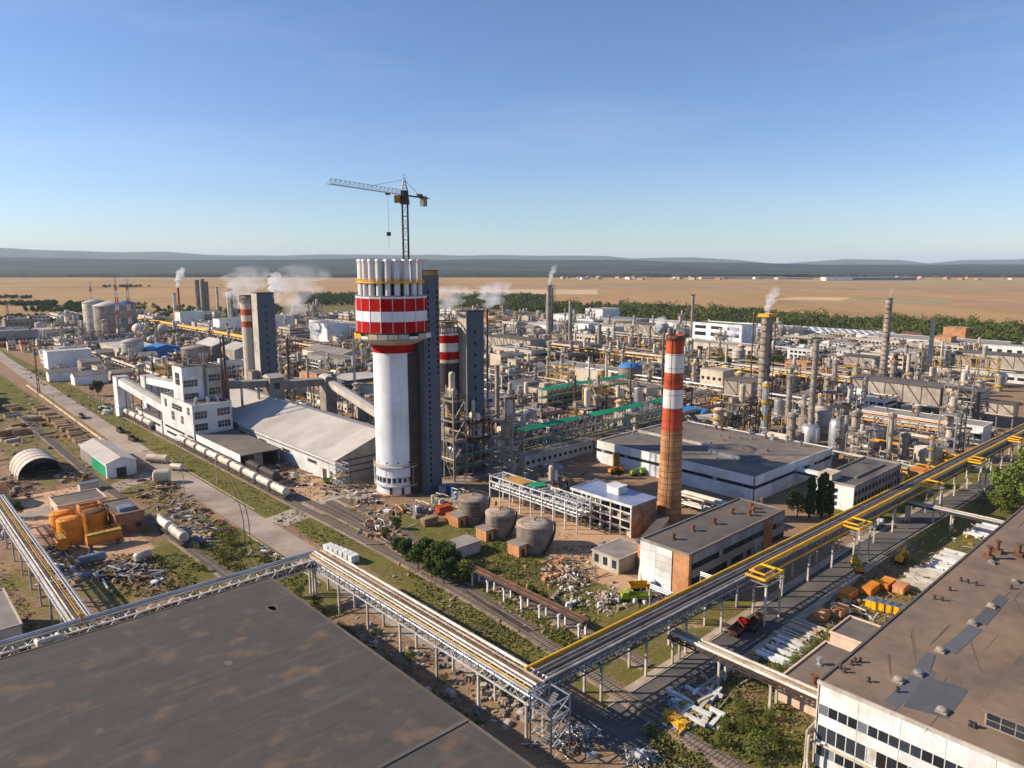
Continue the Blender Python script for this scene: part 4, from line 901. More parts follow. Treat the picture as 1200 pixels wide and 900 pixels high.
def brick_stack():
    u, v = q(783.5, 607); claim(u - 5, v - 5, u + 5, v + 5); Z = lambda py: hgt(u, v, py)
    t = thing('brick_chimney', 'tall tapering brick chimney with orange and white painted bands', 'chimney', u, v, 0, -A)
    H = Z(392.5); r0, r1 = 3.95, 2.65; rad = lambda z: r0 + (r1 - r0) * (z / H) ** .75
    zs = [0, Z(503.5), Z(477.5), Z(455.5), Z(436), Z(414), H]
    for i, (mt, nm) in enumerate((('stack_brick', 'shaft'), ('stack_red', 'painted_band'), ('stack_white', 'painted_band'), ('stack_red', 'painted_band'), ('stack_white', 'painted_band'), ('stack_red', 'painted_band'))):
        a, b = zs[i], zs[i + 1]; k = max(2, int((b - a) / 3)); MB().lathe([(rad(a + (b - a) * j / k), a + (b - a) * j / k) for j in range(k + 1)], 44).build(nm, mt, t)
    MB().lathe([(r1, H), (r1 + .25, H), (r1 + .25, H - 1.4), (r1 + .02, H - 1.5)], 44).build('rim', 'rust', t); MB().cyl(0, 0, H - 3, H - .6, r1 - .5, 24).build('flue_mouth', 'void', t)
    m = MB()
    for i in range(15):
        z = 2.2 + i * 1.95; ring(m, rad(z) - .02, z, z + .16, .08, 44)
    m.build('hoop', 'rust', t); m = MB()
    for i in range(14): z = zs[1] + 1 + i * 2.05; ring(m, rad(z) - .02, z, z + .1, .07, 44) if i % 2 else None
    m.build('hoop', 'dark_steel', t)
    m = MB(); a = -2.2
    for s in (-.25, .25): m.bar(((rad(0) + .2) * math.cos(a) + s, (rad(0) + .2) * math.sin(a), 3), ((rad(H) + .2) * math.cos(a) + s, (rad(H) + .2) * math.sin(a), H), .08)
    m.build('ladder', 'rust', t)
brick_stack()

def crane():
    bx, by = -38.6, 268.5; u, v = UV(bx, by); t = thing('tower_crane', 'yellow tower crane rising behind the head of the white tower', 'crane', u, v, 0, -A)
    zj = 104.0; w = .95; m = MB(); step = 4.2
    for sx in (-w, w):
        for sy in (-w, w): m.bar((sx, sy, 0), (sx, sy, zj - 3), .3)
    k = int((zj - 3) / step)
    for i in range(k):
        z = i * step; s = 1 if i % 2 else -1
        for (a, b) in (((-w, -w), (w, -w)), ((w, -w), (w, w)), ((w, w), (-w, w)), ((-w, w), (-w, -w))):
            m.bar((*a, z), (*b, z), .2); m.bar((*(a if s > 0 else b), z), (*(b if s > 0 else a), z + step), .09)
    m.build('mast', 'dark_steel', t)
    dj = Vector((-18.0, -38.0)); LJ = dj.length; dj.normalize(); nj = Vector((-dj.y, dj.x))
    def P(s, o, z): return (dj.x * s + nj.x * o, dj.y * s + nj.y * o, z)
    m = MB(); n = 17
    for i in range(n + 1):
        s = 1.5 + (LJ - 1.5) * i / n; m.bar(P(s, -.7, zj), P(s, .7, zj), .07)
        if i < n:
            s2 = 1.5 + (LJ - 1.5) * (i + 1) / n; sm = (s + s2) / 2
            for o in (-.7, .7): m.bar(P(s, o, zj), P(s2, o, zj), .13); m.bar(P(s, o, zj), P(sm, 0, zj + 1.7), .08); m.bar(P(s2, o, zj), P(sm, 0, zj + 1.7), .08)
            if i < n - 1: m.bar(P(sm, 0, zj + 1.7), P(sm + (LJ - 1.5) / n, 0, zj + 1.7), .12)
    m.build('jib', 'steel', t)
    m = MB()
    for o in (-.7, .7): m.bar(P(-1, o, zj), P(-15.5, o, zj), .32)
    for i in range(9): m.bar(P(-1 - 1.8 * i, -.7, zj), P(-1 - 1.8 * i, .7, zj), .2)
    m.build('counter_jib', 'dark_steel', t)
    o = MB().box(-1.3, -.8, -3.0, 1.3, .8, .6).build('counterweight', 'concrete', t); o.location = P(-12.6, 0, zj); o.rotation_euler.z = math.atan2(dj.y, dj.x)
    o = MB().box(-1.2, -.6, 0, 1.2, .6, 1.2).build('winch', 'dark_steel', t); o.location = P(-10, 0, zj); o.rotation_euler.z = math.atan2(dj.y, dj.x)
    MB().box(-1.5, -1.5, zj - 3.2, 1.5, 1.5, zj - 1.6).cyl(0, 0, zj - 1.6, zj - .6, 1.5, 16).box(-1.2, -1.2, zj - .6, 1.2, 1.2, zj + 1.6).build('slewing_unit', 'dark_steel', t)
    c = MB().box(-1.1, -1, -2.4, 1.1, 1, .2).build('cab', 'dull_yellow', t); c.location = P(1.6, -2.0, zj - .3); g_ = MB().box(-1.12, -.9, -1.4, 1.12, .9, -.2).build('cab_window', 'glass', c)
    zt = hgt(u, v, 210.5); m = MB()
    for a in ((-1, -1), (1, -1), (1, 1), (-1, 1)): m.bar((a[0], a[1], zj + 1.5), (a[0] * .2, a[1] * .2, zt), .22)
    for k_ in range(5): z = zj + 2 + k_ * 1.2; s = .9 - k_ * .13; m.bar((-s, -s, z), (s, -s, z + .6), .12); m.bar((s, s, z), (-s, s, z + .6), .12)
    m.build('apex', 'steel', t)
    MB().bar((0, 0, zt), P(LJ * .5, 0, zj + 1.2), .1).bar((0, 0, zt), P(-11, 0, zj), .1).build('tie_rod', 'dark_steel', t)
    s = 7.5 / .42; s = 10.5                   # trolley and hook
    MB().box(-.8, -.8, zj - .7, .8, .8, zj - .2).build('trolley', 'dark_steel', t).location = P(s, 0, 0)
    h = MB(); zk = 90.2; h.tube((0, 0, zk), (0, 0, zj - .6), .05, 4).box(-.7, -.3, zk - .9, .7, .3, zk + .4).tube((0, 0, zk - .9), (0, 0, zk - 5), .05, 4); h.build('hook_block', 'dark_steel', t).location = P(s, 0, 0)
crane()

# ---------------------------------------------------------------- pipe bridges
def rack(label, u0, v0, L, w, zd, zt, span, pipes, rot=0., truss='white_steel', cmat='pale_concrete', cw=.42, dx=2.1, name='pipe_bridge', tiers=(), walk=None, group=None, s0=1.0, skip=(), reg=True):
    """a trussed bridge: local x along it, y across; pipes (y, z, r, material[, x0, x1])"""
    t = thing(name, label, 'pipe bridge', u0, v0, 0, rot, group)
    n = max(1, round((L - 2 * s0) / span)); cm = MB().box(-cw / 2, -cw / 2, 0, cw / 2, cw / 2, zd).mesh('column', cmat)
    for i in range(n + 1):
        if i in skip: continue
        x = s0 + (L - 2 * s0) * i / n
        for y in (.5, w - .5): inst(cm, 'column', t, (x, y, 0))
        bi('cap_beam', cmat, t, x - .25, .1, zd - .45, x + .25, w - .1, zd - .02)
    if truss:
        k = max(2, int(L / dx))
        for y in (.06, w - .06):
            m = MB(); m.bar((0, y, zd + .1), (L, y, zd + .1), .24); m.bar((0, y, zt - .1), (L, y, zt - .1), .24)
            for i in range(k + 1):
                x = L * i / k; m.bar((x, y, zd + .1), (x, y, zt - .1), .13)
                if i < k: m.bar((x, y, zd + .1 if i % 2 else zt - .1), (L * (i + 1) / k, y, zt - .1 if i % 2 else zd + .1), .11)
            m.build('truss', truss, t)
        m = MB()
        for i in range(k + 1): x = L * i / k; m.bar((x, 0, zd + .15), (x, w, zd + .15), .18); m.bar((x, 0, zt - .12), (x, w, zt - .12), .16)
        m.build('cross_beams', truss, t, 'stuff')
    for tz in tiers:
        m = MB(); k = int(L / 6)
        for i in range(k + 1): x = L * i / k; m.box(x - .15, 0, tz - .3, x + .15, w, tz)
        m.build('cross_beams', truss or 'steel', t, 'stuff')
    for p in pipes:
        y, z, r, mt = p[:4]; a, b = (p[4], p[5]) if len(p) > 5 else (0, L)
        MB().tube((a, y, z), (b, y, z), r, 10 if r > .2 else 6).build('pipe', mt, t)
    if walk:
        y0, y1, z, mt = walk; bi('walkway', mt, t, 0, y0, z, L, y1, z + .06); m = MB(); k = int(L / 2)
        for yy in (y0, y1):
            m.bar((0, yy, z + 1.1), (L, yy, z + 1.1), .07)
            for i in range(k + 1): m.bar((L * i / k, yy, z), (L * i / k, yy, z + 1.1), .06)
        m.build('handrail', mt, t)
    if reg and abs(rot) < .1: claim(u0, v0, u0 + L, v0 + w)
    return t
RZ = -math.atan(.0262)
# right hand bridge along the service road
tR = rack('long pipe bridge with yellow pipes along the shaded service road', 80.0, 78.7, 330, 5.2, 7.6, 10.2, 13.2,
     [(.15, 10.55, .22, 'tank_white'), (.9, 10.55, .3, 'steel'), (1.9, 10.6, .42, 'dark_felt'), (3.0, 10.6, .42, 'steel'), (3.9, 10.5, .3, 'dark_steel'), (4.75, 10.65, .36, 'yellow'), (5.2, 10.5, .16, 'cream'),
      (1.0, 8.3, .3, 'zinc'), (2.0, 8.3, .28, 'zinc'), (3.1, 8.35, .35, 'rusty_vessel'), (4.2, 8.3, .28, 'zinc'), (.4, 11.0, .55, 'yellow', 66, 330), (-.35, 8.8, .34, 'yellow', 66, 330)], rot=RZ, truss='blue_steel', s0=2.0)
claim(80, 70, 410, 86)
def loop(x, lab):                             # expansion loop: yellow pipe goes out over brackets and back
    u = 80 + x * math.cos(RZ); v = 78.7 + x * math.sin(RZ)
    t = thing('expansion_loop', lab, 'pipe loop', u, v, 0, RZ)
    for k, (a, b, z) in enumerate(((0, 7.6, 11.0), (1.4, 6.2, 11.6))):
        MB().path([(a, .3, z), (a, -4.4 + k * .9, z), (b, -4.4 + k * .9, z), (b, .3, z)], .36 - .08 * k, 10).build('pipe', 'yellow', t)
    m = MB()
    for xx in (.2, 7.4): m.bar((xx, .2, 9.9), (xx, -5, 9.9), .25); m.bar((xx, .2, 7.8), (xx, -4.8, 9.8), .18)
    m.bar((.2, -4.9, 9.9), (7.4, -4.9, 9.9), .25); m.bar((.2, -2.4, 9.9), (7.4, -2.4, 9.9), .2); m.build('bracket', 'zinc', t)
    for xx in (.6, 7.0): bi('column', 'pale_concrete', t, xx - .22, -4.6, 0, xx + .22, -4.2, 9.75)
for x, n_ in ((63, 'above the truck on the service road, beside the workshop'), (110, 'beside the white ended low office'), (163, 'between the low office and the orange kiosk'), (206, 'beside the grassy verge and shaded road bend'), (252, 'near the far gas works end of the bridge')):
    loop(x, 'yellow pipe expansion loop on brackets ' + n_)
# bridge in front of the big hall
def rack_v(label, u0, v0, L, w, zd, zt, span, pipes, **k):
    """same bridge laid along v: local x runs along +v, y towards -u"""
    return rack(label, u0 + w, v0, L, w, zd, zt, span, pipes, rot=math.pi / 2, reg=False, **k)
claim(76, 79, 82, 156); claim(-60, 152, 82, 158); claim(25, 158, 32, 270)
rack_v('white trussed pipe bridge along the edge of the huge hall roof', 76.6, 79.0, 77, 5.0, 7.4, 10.1, 13.0,
       [(4.75, 10.35, .11, 'yellow'), (3.95, 10.4, .2, 'pale'), (3.1, 10.45, .25, 'tank_white'), (2.25, 10.35, .16, 'rust'), (1.5, 10.4, .22, 'rusty_vessel'), (.5, 10.5, .32, 'tank_white'), (.1, 10.4, .15, 'zinc'), (1.2, 8.2, .35, 'zinc'), (2.6, 8.2, .35, 'zinc'), (3.8, 8.2, .3, 'zinc')])
rack('grey pipe bridge with hanging supports along the back edge of the hall', -60, 153.0, 138, 3.8, 7.6, 9.8, 13.0,
     [(3.3, 10.3, .45, 'zinc'), (2.3, 10.05, .2, 'pale'), (.4, 8.2, .3, 'rust'), (1.2, 8.15, .26, 'dull_yellow'), (2.0, 8.2, .32, 'rust'), (3.0, 8.2, .3, 'rusty_vessel')], truss='white_steel')
rack_v('pipe bridge with yellow centre pipe crossing the yard by the orange tanks', 26.6, 157, 108, 4.1, 7.6, 9.3, 12.0,
       [(3.8, 9.42, .12, 'pale'), (3.2, 9.5, .2, 'tank_white'), (2.6, 9.4, .12, 'dark_steel'), (2.1, 9.42, .11, 'dull_yellow'), (1.7, 9.38, .07, 'yellow'), (.9, 9.45, .17, 'pale'), (.3, 9.42, .12, 'zinc'), (1.3, 8.2, .22, 'rust'), (2.8, 8.2, .22, 'rusty_vessel')], truss='white_steel')
t = thing('expansion_loop', 'pale pipe loop and valves where two pipe bridges meet by the hall', 'pipe loop', 20, 152)
MB().path([(0, 1, 10.3), (0, -2.5, 10.3), (0, -2.5, 11.4), (3.4, -2.5, 11.4), (3.4, -2.5, 10.3), (3.4, 1, 10.3)], .45, 10).build('pipe', 'tank_white', t); MB().path([(1.2, 1, 10.3), (1.2, -1.6, 10.6), (2.6, -1.6, 10.6), (2.6, 1, 10.3)], .3, 8).build('pipe', 'zinc', t); bi('platform', 'steel', t, -1, -3.2, 9.6, 5, .4, 9.7)
for x in (-.5, 4.5): bi('column', 'pale_concrete', t, x, -3, 0, x + .4, -2.6, 9.6)
for (x, y, z) in ((8, 3, 10.6), (-6, 3.2, 10.6)): o = MB().cyl(0, 0, 0, 1.6, .25, 8).box(-.5, -.5, 1.2, .5, .5, 1.6).build('valve', 'dull_yellow', t); o.location = (x, y, z)
rack_v('low pipe bridge carrying pale pipes to the long factory', 115.2, 45, 33.6, 3.4, 5.2, 6.0, 9.5, [(.6, 6.3, .35, 'tank_white'), (1.7, 6.25, .3, 'rusty_vessel'), (2.7, 6.3, .35, 'tank_white'), (2.0, 5.6, .2, 'zinc')], truss='dark_steel')
rack_v('low pipe bridge crossing the road beyond the orange containers', 237.4, 50, 27, 2.8, 5.6, 6.2, 13, [(.6, 6.45, .32, 'tank_white'), (1.5, 6.4, .3, 'rusty_vessel'), (2.3, 6.4, .26, 'zinc')], truss='dark_steel')
rack_v('low trestle of rusty pipes on white posts beside the rubble heap', 108.6, 96, 62, 3.2, 3.4, 3.7, 6.2, [(.5, 4.0, .3, 'rust'), (1.3, 3.95, .25, 'dark_steel'), (2.0, 4.0, .3, 'rust'), (2.7, 3.95, .22, 'dark_steel')], truss=None, tiers=(3.7,), cmat='white')
t = thing('pipe_elbow', 'pale pipes bending down the wall corner of the long factory', 'pipe', 104, 40)
MB().path([(12.6, 5.6, 6.3), (1.9, 5.2, 6.3), (1.9, 5.2, 1.2), (-4, 3, 1.2), (-4, -6, 1.2), (2, -8, 1.2)], .3, 8).build('pipe', 'tank_white', t); MB().path([(1.2, 4.6, 6.2), (1.2, 4.6, 2), (-3.2, 2.4, 2), (-3.2, -6, 2)], .22, 8).build('pipe', 'pale', t)
for x, y in ((-4, 1), (-4, -4)): bi('support', 'concrete', t, x - .2, y - .2, 0, x + .2, y + .2, 1.0)
for k, (x, y) in enumerate(((126, 92), (140, 88))):
    t = thing('pipe_drop', 'pipes dropping from the long bridge to the %s' % ['workshop corner', 'truck yard'][k], 'pipe', x, y)
    for d in range(3): MB().path([(d * .8, -6, 8.4), (d * .8, -1 + d * .5, 8.4), (d * .8, -1 + d * .5, 1.5), (d * .8 + 2, 2, 1.5)], .2, 6).build('pipe', 'zinc', t)
t = thing('stair_tower', 'galvanised bracket frame and stair at the bridge corner', 'stair', 76.5, 73.6); m = MB()
for x in (0, 4.4):
    for y in (0, 4.8): m.bar((x, y, 0), (x, y, 10.4), .3)
for z in (2.5, 5, 7.5, 10):
    for x in (0, 4.4): m.bar((x, 0, z), (x, 4.8, z), .2)
    for y in (0, 4.8): m.bar((0, y, z), (4.4, y, z), .2); m.bar((0, y, z - 2.5), (4.4, y, z), .12)
m.build('frame', 'zinc', t); m = MB()
for k in range(4):
    for i in range(9): f = i / 9; x = .6 + 3 * (f if k % 2 else 1 - f); m.box(x - .2, 1.6 if k % 2 else 2.8, k * 2.5 + f * 2.5, x + .2, 2.7 if k % 2 else 3.9, k * 2.5 + f * 2.5 + .06)
m.build('treads', 'steel', t)
# ---------------------------------------------------------------- the plant behind: landmarks placed one by one
def pb(label, px, py, lu, lv, h, wall='pale', roof='felt', cat='building', name='plant_building', top=None, **k):
    u, v = q(px, py)
    if top: h = hgt(u, v, top)
    return block(name, label, cat, u, v, lu, lv, h, wall, roof, **k)
def stack(label, px, py, top, wpx, mat='rusty_vessel', rings=6, name='exhaust_stack', taper=.9, cage=False, skirt=None, frame=False, cap=None, group=None):
    u, v = q(px, py); r = wpx / 2 * mpp(u, v); h = hgt(u, v, top); claim(u - r - 1, v - r - 1, u + r + 1, v + r + 1)
    t = thing(name, label, 'stack', u, v, group=group); AUTO.append((u, v, label)) if not group else None; MB().cyl(0, 0, 0, h, r, 20, r * taper).build('shell', mat, t)
    MB().lathe([(r * taper, h), (r * taper * 1.12, h), (r * taper * 1.12, h - .6), (r * taper, h - .7)], 20).build('rim', 'steel', t)
    for i in range(rings):
        z = h * (i + .8) / rings; rr_ = r * (1 + (taper - 1) * z / h); m = MB(); ring(m, rr_, z - .12, z, min(.8, r * .4) if cage else .12, 20)
        if cage: ring(m, rr_ + min(.75, r * .38), z + .85, z + .95, .05, 20)
        m.build('platform' if cage else 'band', 'steel', t)
    m = MB(); m.bar((r + .2, 0, 0), (r * taper + .2, 0, h), .15); m.bar((r + .2, .5, 0), (r * taper + .2, .5, h), .15)
    for i in range(int(h / 1.2)): m.bar((r + .2, 0, i * 1.2), (r + .2, .5, i * 1.2), .08)
    m.build('ladder', 'steel', t)
    if skirt: MB().lathe([(skirt[0], 0), (skirt[0], skirt[1] * .85), (skirt[0] * .8, skirt[1]), (r, skirt[1] + .5)], 24).build('skirt', 'zinc', t)
    if cap: MB().cyl(0, 0, h + .3, h + .7, cap, 20).build('cap', 'dark_steel', t)
    if frame:
        m = MB(); x0, x1, y = r + .4, r + 4.0, 2.2; k = int(h / 4)
        for x in (x0, x1):
            for yy in (-y, y): m.bar((x, yy, 0), (x, yy, h), .28)
        for i in range(k + 1):
            z = h * i / k
            for x in (x0, x1): m.bar((x, -y, z), (x, y, z), .2)
            for yy in (-y, y):
                m.bar((x0, yy, z), (x1, yy, z), .2)
                if i < k: m.bar((x0, yy, z), (x1, yy, z + h / k), .14)
        m.build('side_frame', 'dark_steel', t); MB().cyl((x0 + x1) / 2, 0, 0, h * .93, 1.0, 12).build('riser', 'steel', t)
        for i in range(2, k, 2): bi('landing', 'steel', t, x0, -y, h * i / k, x1, y, h * i / k + .1)
    return u, v, h
STEAM = []
u, v, h = stack('tall steaming column caged in steel behind the wide hall', 891, 492, 370, 10, 'rusty_vessel', 16, frame=True, cage=True, taper=.95); STEAM.append((u, v, h, 15, 3.2, .5))
bi('top_rail', 'yellow', bpy.data.objects['exhaust_stack'], -3, -3, h - .5, 5, 3, h + 1)
stack('slim banded column rising from a wide steel skirt', 948.5, 521, 398, 7, 'tank_grey', 12, skirt=(4.0, 9), taper=.9, cage=True)
stack('squat banded column beside the slim skirted column', 922, 508, 440, 7, 'tank_grey', 6, cage=True)
stack('silver vessel with flat capped outlet beside the hall wall', 979, 526, 478, 3.6, 'zinc', 2, skirt=(3.2, 13), cap=3.5)
stack('thin silver vessel next to the flat capped vessel', 990, 524, 487, 5, 'zinc', 3)
u, v, h = stack('tallest banded stack beyond the grey hoppers', 1034, 447, 349, 8.5, 'rusty_vessel', 18, taper=.85, cage=True); STEAM.append((u, v, h, 8, 1.2, .25))
stack('leaning pale banded stack beyond the grey hoppers', 1087, 447, 375, 6, 'old_tower', 12, taper=.7, cage=True)
stack('short rusty stack between the two banded stacks', 1047, 446, 414, 6, 'rust', 3); stack('short pale stack between the two banded stacks', 1063, 444, 414, 4.6, 'old_tower', 3)
u, v, h = stack('steaming grey double stack in front of the tree belt', 643, 398, 334, 7, 'tank_grey', 5, frame=True); STEAM.append((u, v, h, 22, 3.5, .35))
stack('grey stack beside the white admin block', 668, 411, 353, 5, 'tank_grey', 5); stack('tapered white stack below the grey stack', 674, 410, 388, 4, 'tank_white', 2, taper=.5)
stack('slim grey stack with white tip before the tree belt', 810, 402, 346, 4, 'tank_grey', 2, cap=3)
stack('short grey stack on the compressor roofs', 702, 413, 380, 5, 'tank_grey', 3); stack('thin dark flare mast beside the slate lift tower', 571.5, 505, 361, 2.2, 'dark_steel', 3)
stack('tall rusty vent column standing in the dense pipework', 583, 525, 428, 6, 'rusty_vessel', 4); stack('thin rusty mast in the pipework near the green roof', 673, 505, 440, 3, 'rust', 2)
stack('thin brown mast beside the brick stack', 775, 480, 390, 2.6, 'rust', 2); stack('pale thin stack on the far side of the old cream tower', 270, 430, 388, 3.2, 'pale', 1); stack('thin dark mast by the packing house', 269, 517, 392, 2.4, 'dark_steel', 2)
stack('pale vertical vessel among the pipes near the white tower', 609, 478, 452, 5.5, 'tank_white', 3, cage=True); stack('rusty pole with stays near the store', 340, 470, 395, 2.5, 'dark_steel', 2)
stack('thin mast behind the workshop', 738, 478, 425, 2.2, 'rust', 2); stack('thin mast between gas works pipes', 878, 470, 366, 2, 'rust', 3)
for k, (px, py, tp) in enumerate([(362, 468, 420), (416, 462, 400), (690, 447, 418), (653, 447, 423), (710, 460, 415), (830, 432, 402), (850, 440, 403), (1102, 430, 400), (866, 425, 412)]):
    stack('slender concrete vent post on a plant roof or street', px, py, tp, 2.8, 'pale', 1, group='slender vent posts', name='vent_post')
u, v = q(1080, 573); block('valve_kiosk', 'orange metal kiosk tower beside the yellow valves', 'kiosk', u, v, 4.4, 4.4, 6.6, 'orange_brick', 'orange', par=0)
for k, px in enumerate((1031, 1040, 1048, 1056)): stack('small white filter pot in the row before the orange kiosk', px, 571 + k * .8, 553 + k * .6, 5, 'tank_white', 2, name='filter_pot', group='white filter pots by the kiosk')
for k, (px, py, d) in enumerate(((1062, 566, 5), (1098, 560, 7), (1112, 552, 6), (1135, 548, 8), (1020, 552, 6))):
    u, v = q(px, py); t = thing('valve_loop', 'yellow valve pipe loop among the rusty racks near the orange kiosk', 'pipe loop', u, v, 0, 0, 'yellow valve loops near the kiosk'); MB().path([(0, 0, 0), (0, 0, 4), (0, d, 4), (0, d, 0)], .35, 8).path([(1.5, 0, 0), (1.5, 0, 2.5), (1.5, d + 2, 2.5), (1.5, d + 2, 0)], .28, 8).build('pipe', 'yellow', t); MB().tube((-.6, d / 2, 4), (.6, d / 2, 4), .7, 10).build('valve', 'orange', t)
# grey hopper houses on legs, braced
def hopper(label, px, py, lu, lv, z0, z1, wall='hopper_grey', roof='dark_felt', group='grey hopper houses'):
    u, v = q(px, py); t = thing('hopper_house', label, 'building', u, v, group=group); AUTO.append((u, v, label)); claim(u, v, u + lu, v + lv)
    m = MB(); c = 1.6; m.add([(0, 0, z0 + 2), (lu, 0, z0 + 2), (lu, lv, z0 + 2), (0, lv, z0 + 2), (0, 0, z1), (lu, 0, z1), (lu, lv, z1), (0, lv, z1), (c, c, z0), (lu - c, c, z0), (lu - c, lv - c, z0), (c, lv - c, z0)],
          [(4, 5, 6, 7), (0, 1, 5, 4), (1, 2, 6, 5), (2, 3, 7, 6), (3, 0, 4, 7), (8, 9, 1, 0), (9, 10, 2, 1), (10, 11, 3, 2), (11, 8, 0, 3), (11, 10, 9, 8)]); m.build('hopper_wall', wall, t)
    bi('roof', roof, t, -.6, -.6, z1 + .02, lu + .6, lv + .6, z1 + .4)
    n = max(2, round(lv / 9))
    for i in range(n + 1):
        y = .2 + (lv - .7) * i / n
        for x in (.3, lu - .7): bi('leg', 'concrete', t, x, y, 0, x + .5, y + .5, z0 + 2)
        bi('wall_rib', 'rust', t, -.18, y, z0 + 2, -.01, y + .35, z1)
        if i < n: MB().bar((-.15, y + .4, z0 + 2.2), (-.15, y + (lv / n) * .8, z1 - .3), .42).build('brace', 'rust', t)
    MB().tube((-.8, 0, z0 + 1.6), (-.8, lv, z0 + 1.6), .4, 8).build('pipe', 'pale', t)
hopper('long grey hopper house behind the white windowed hall', 1100, 492, 17, 46, 5, 16.5); hopper('middle grey hopper house with braced wall', 1145, 498, 17, 17, 5, 16); hopper('small grey box house on tall legs', 1186, 506, 8, 14, 6, 13)
hopper('second row grey hopper house beside the long hall with grey roof', 1205, 446, 18, 46, 5, 16); hopper('small grey hopper house in the second row', 1138, 440, 14, 16, 5, 14); hopper('grey hopper house next to the tallest banded stack', 1023, 441, 14, 22, 4, 13)
hopper('grey hopper house beside the slate lift tower', 622, 420, 18, 60, 4, 15); hopper('low grey hopper house with pale end', 690, 424, 16, 40, 4, 13); hopper('pale hopper house before the long white hall', 768, 398, 22, 60, 4, 15); hopper('pale hopper house among the gas works', 880, 478, 16, 18, 4, 14)
t = pb('white windowed compressor hall in front of the grey hoppers', 1150, 522, 14, 52, 8, 'white', 'grey_roof', win=[('u-', 2.6, 5.0, 14, .75)], vents=4)
pb('four storey white office block before the tree belt', 868, 412, 26, 52, 23, 'white', 'felt', win=[('u-', 5, 8.5, 3, .7), ('u-', 12, 15.5, 3, .7), ('u-', 18.5, 21.5, 3, .7)], par=.8, name='office_block')
pb('low white annex in front of the four storey office', 886, 420, 20, 70, 9, 'pale', 'grey_roof', win=[('u-', 3, 6, 7, .6)])
pb('white admin tower at the end of the long white hall', 706, 381, 34, 30, 20, 'white', 'grey_roof', name='office_block', win=[('u-', 8, 10, 2, .4)])
t = pb('very long white panelled hall along the tree belt', 902, 397, 30, 330, 9.5, 'white', 'pale_roof', vents=0)
panels(t, 'u-', 30, 330, [(0.1, 9.4, 'p')], 15, 'white', th=.3, gap=.5)
t = pb('long hall with ribbed bluish roof before the tree belt', 1028, 402, 46, 175, 7.5, 'white', 'blue_roof')
for i in range(22):
    for j in range(3): bi('roof_light', 'white_steel', t, 4 + j * 14, 3 + i * 7.9, 7.68, 12 + j * 14, 6.2 + i * 7.9, 8.6)
pb('long grey roofed warehouse near the tree belt', 1225, 420, 42, 150, 8, 'white', 'grey_roof', win=[('u-', 2, 5, 20, .5)])
pb('orange brick house beside the grey roofed warehouse', 1113, 412, 16, 14, 13, 'orange_brick', 'grey_roof'); pb('small orange brick tower behind the grey roofed warehouse', 1130, 404, 14, 20, 16, 'orange_brick', 'grey_roof')
pb('white cottage like store near the tree belt', 1076, 402, 14, 18, 7, 'white', 'rust', gable=(3, 'v')); pb('orange brick cube on the gas works roofs', 944, 442, 10, 16, 10, 'orange_brick', 'orange_brick', par=0)
pb('slate walled shed in the dense pipework beside the tall vent column', 619, 474, 9, 16, 12, 'lift_concrete', 'dark_felt'); pb('low grey roofed shop with pale front behind the green gallery', 722, 452, 22, 64, 8, 'pale', 'grey_roof', vents=6)
pb('long low shop with white front below the yellow pipes', 757, 470, 18, 42, 7, 'cream', 'felt', win=[('u-', 2, 4.4, 9, .6)], vents=4)
pb('pale two storey switch house beside the brick stack', 846, 462, 15, 16, 14, 'cream', 'grey_roof', win=[('u-', 3, 5, 4, .5), ('u-', 8, 10, 4, .5), ('v-', 3, 5, 4, .5)]); pb('blue roofed lean to shelter behind the wide hall', 822, 496, 10, 14, 5, 'pale', 'blue', gable=(1.5, 'v'))
pb('grey shelter roof on the plant street behind the wide hall', 838, 502, 12, 16, 4.5, 'grey_wall', 'pale_roof'); block('plant_building', 'long low windowed corridor building under the pipe gallery', 'building', 190, 198.4, 40, 3.6, 5.2, 'pale', 'grey_roof', win=[('v-', 1.8, 3.2, 13, .5)])
pb('white box house with dark side between the two old towers', 384, 404, 22, 36, 20, 'white', 'grey_roof'); pb('long white shop behind the white box house', 405, 398, 20, 80, 16, 'white', 'grey_roof', win=[('u-', 5, 8, 10, .5)])
pb('long cream workshop below the orange pipe bends', 398, 432, 26, 60, 10, 'cream', 'grey_roof', gable=(3, 'v'), vents=5); pb('grey banded shop with windows below the cream workshop', 405, 442, 14, 56, 12, 'grey_wall', 'felt', win=[('u-', 5, 8, 14, .6)])
pb('orange brick substation behind the round topped node', 372, 457, 12, 20, 10, 'orange_brick', 'felt'); pb('dark slate annex next to the brick substation', 408, 462, 30, 30, 8, 'lift_concrete', 'pale_roof'); pb('pale low store with green skip near the white tower', 436, 466, 14, 24, 6, 'pale', 'dull_yellow')
pb('terracotta plant hall before the tree belt', 572, 382, 14, 44, 8, 'orange_brick', 'orange_brick', par=0); pb('white hall beside the terracotta plant hall', 640, 392, 30, 44, 10, 'white', 'pale_roof')
pb('slate and white shed pair behind the pale hopper house', 745, 388, 26, 56, 13, 'grey_wall', 'blue_steel'); pb('white store with brick bay before the hoppers', 718, 397, 18, 44, 12, 'white', 'grey_roof', win=[('u-', 3, 7, 4, .5)])
pb('small white house beside the grey stack', 690, 395, 18, 26, 14, 'white', 'grey_roof'); pb('white low gas works store with long windows', 1215, 452, 10, 60, 6, 'white', 'grey_roof', win=[('u-', 2, 4, 10, .7)])
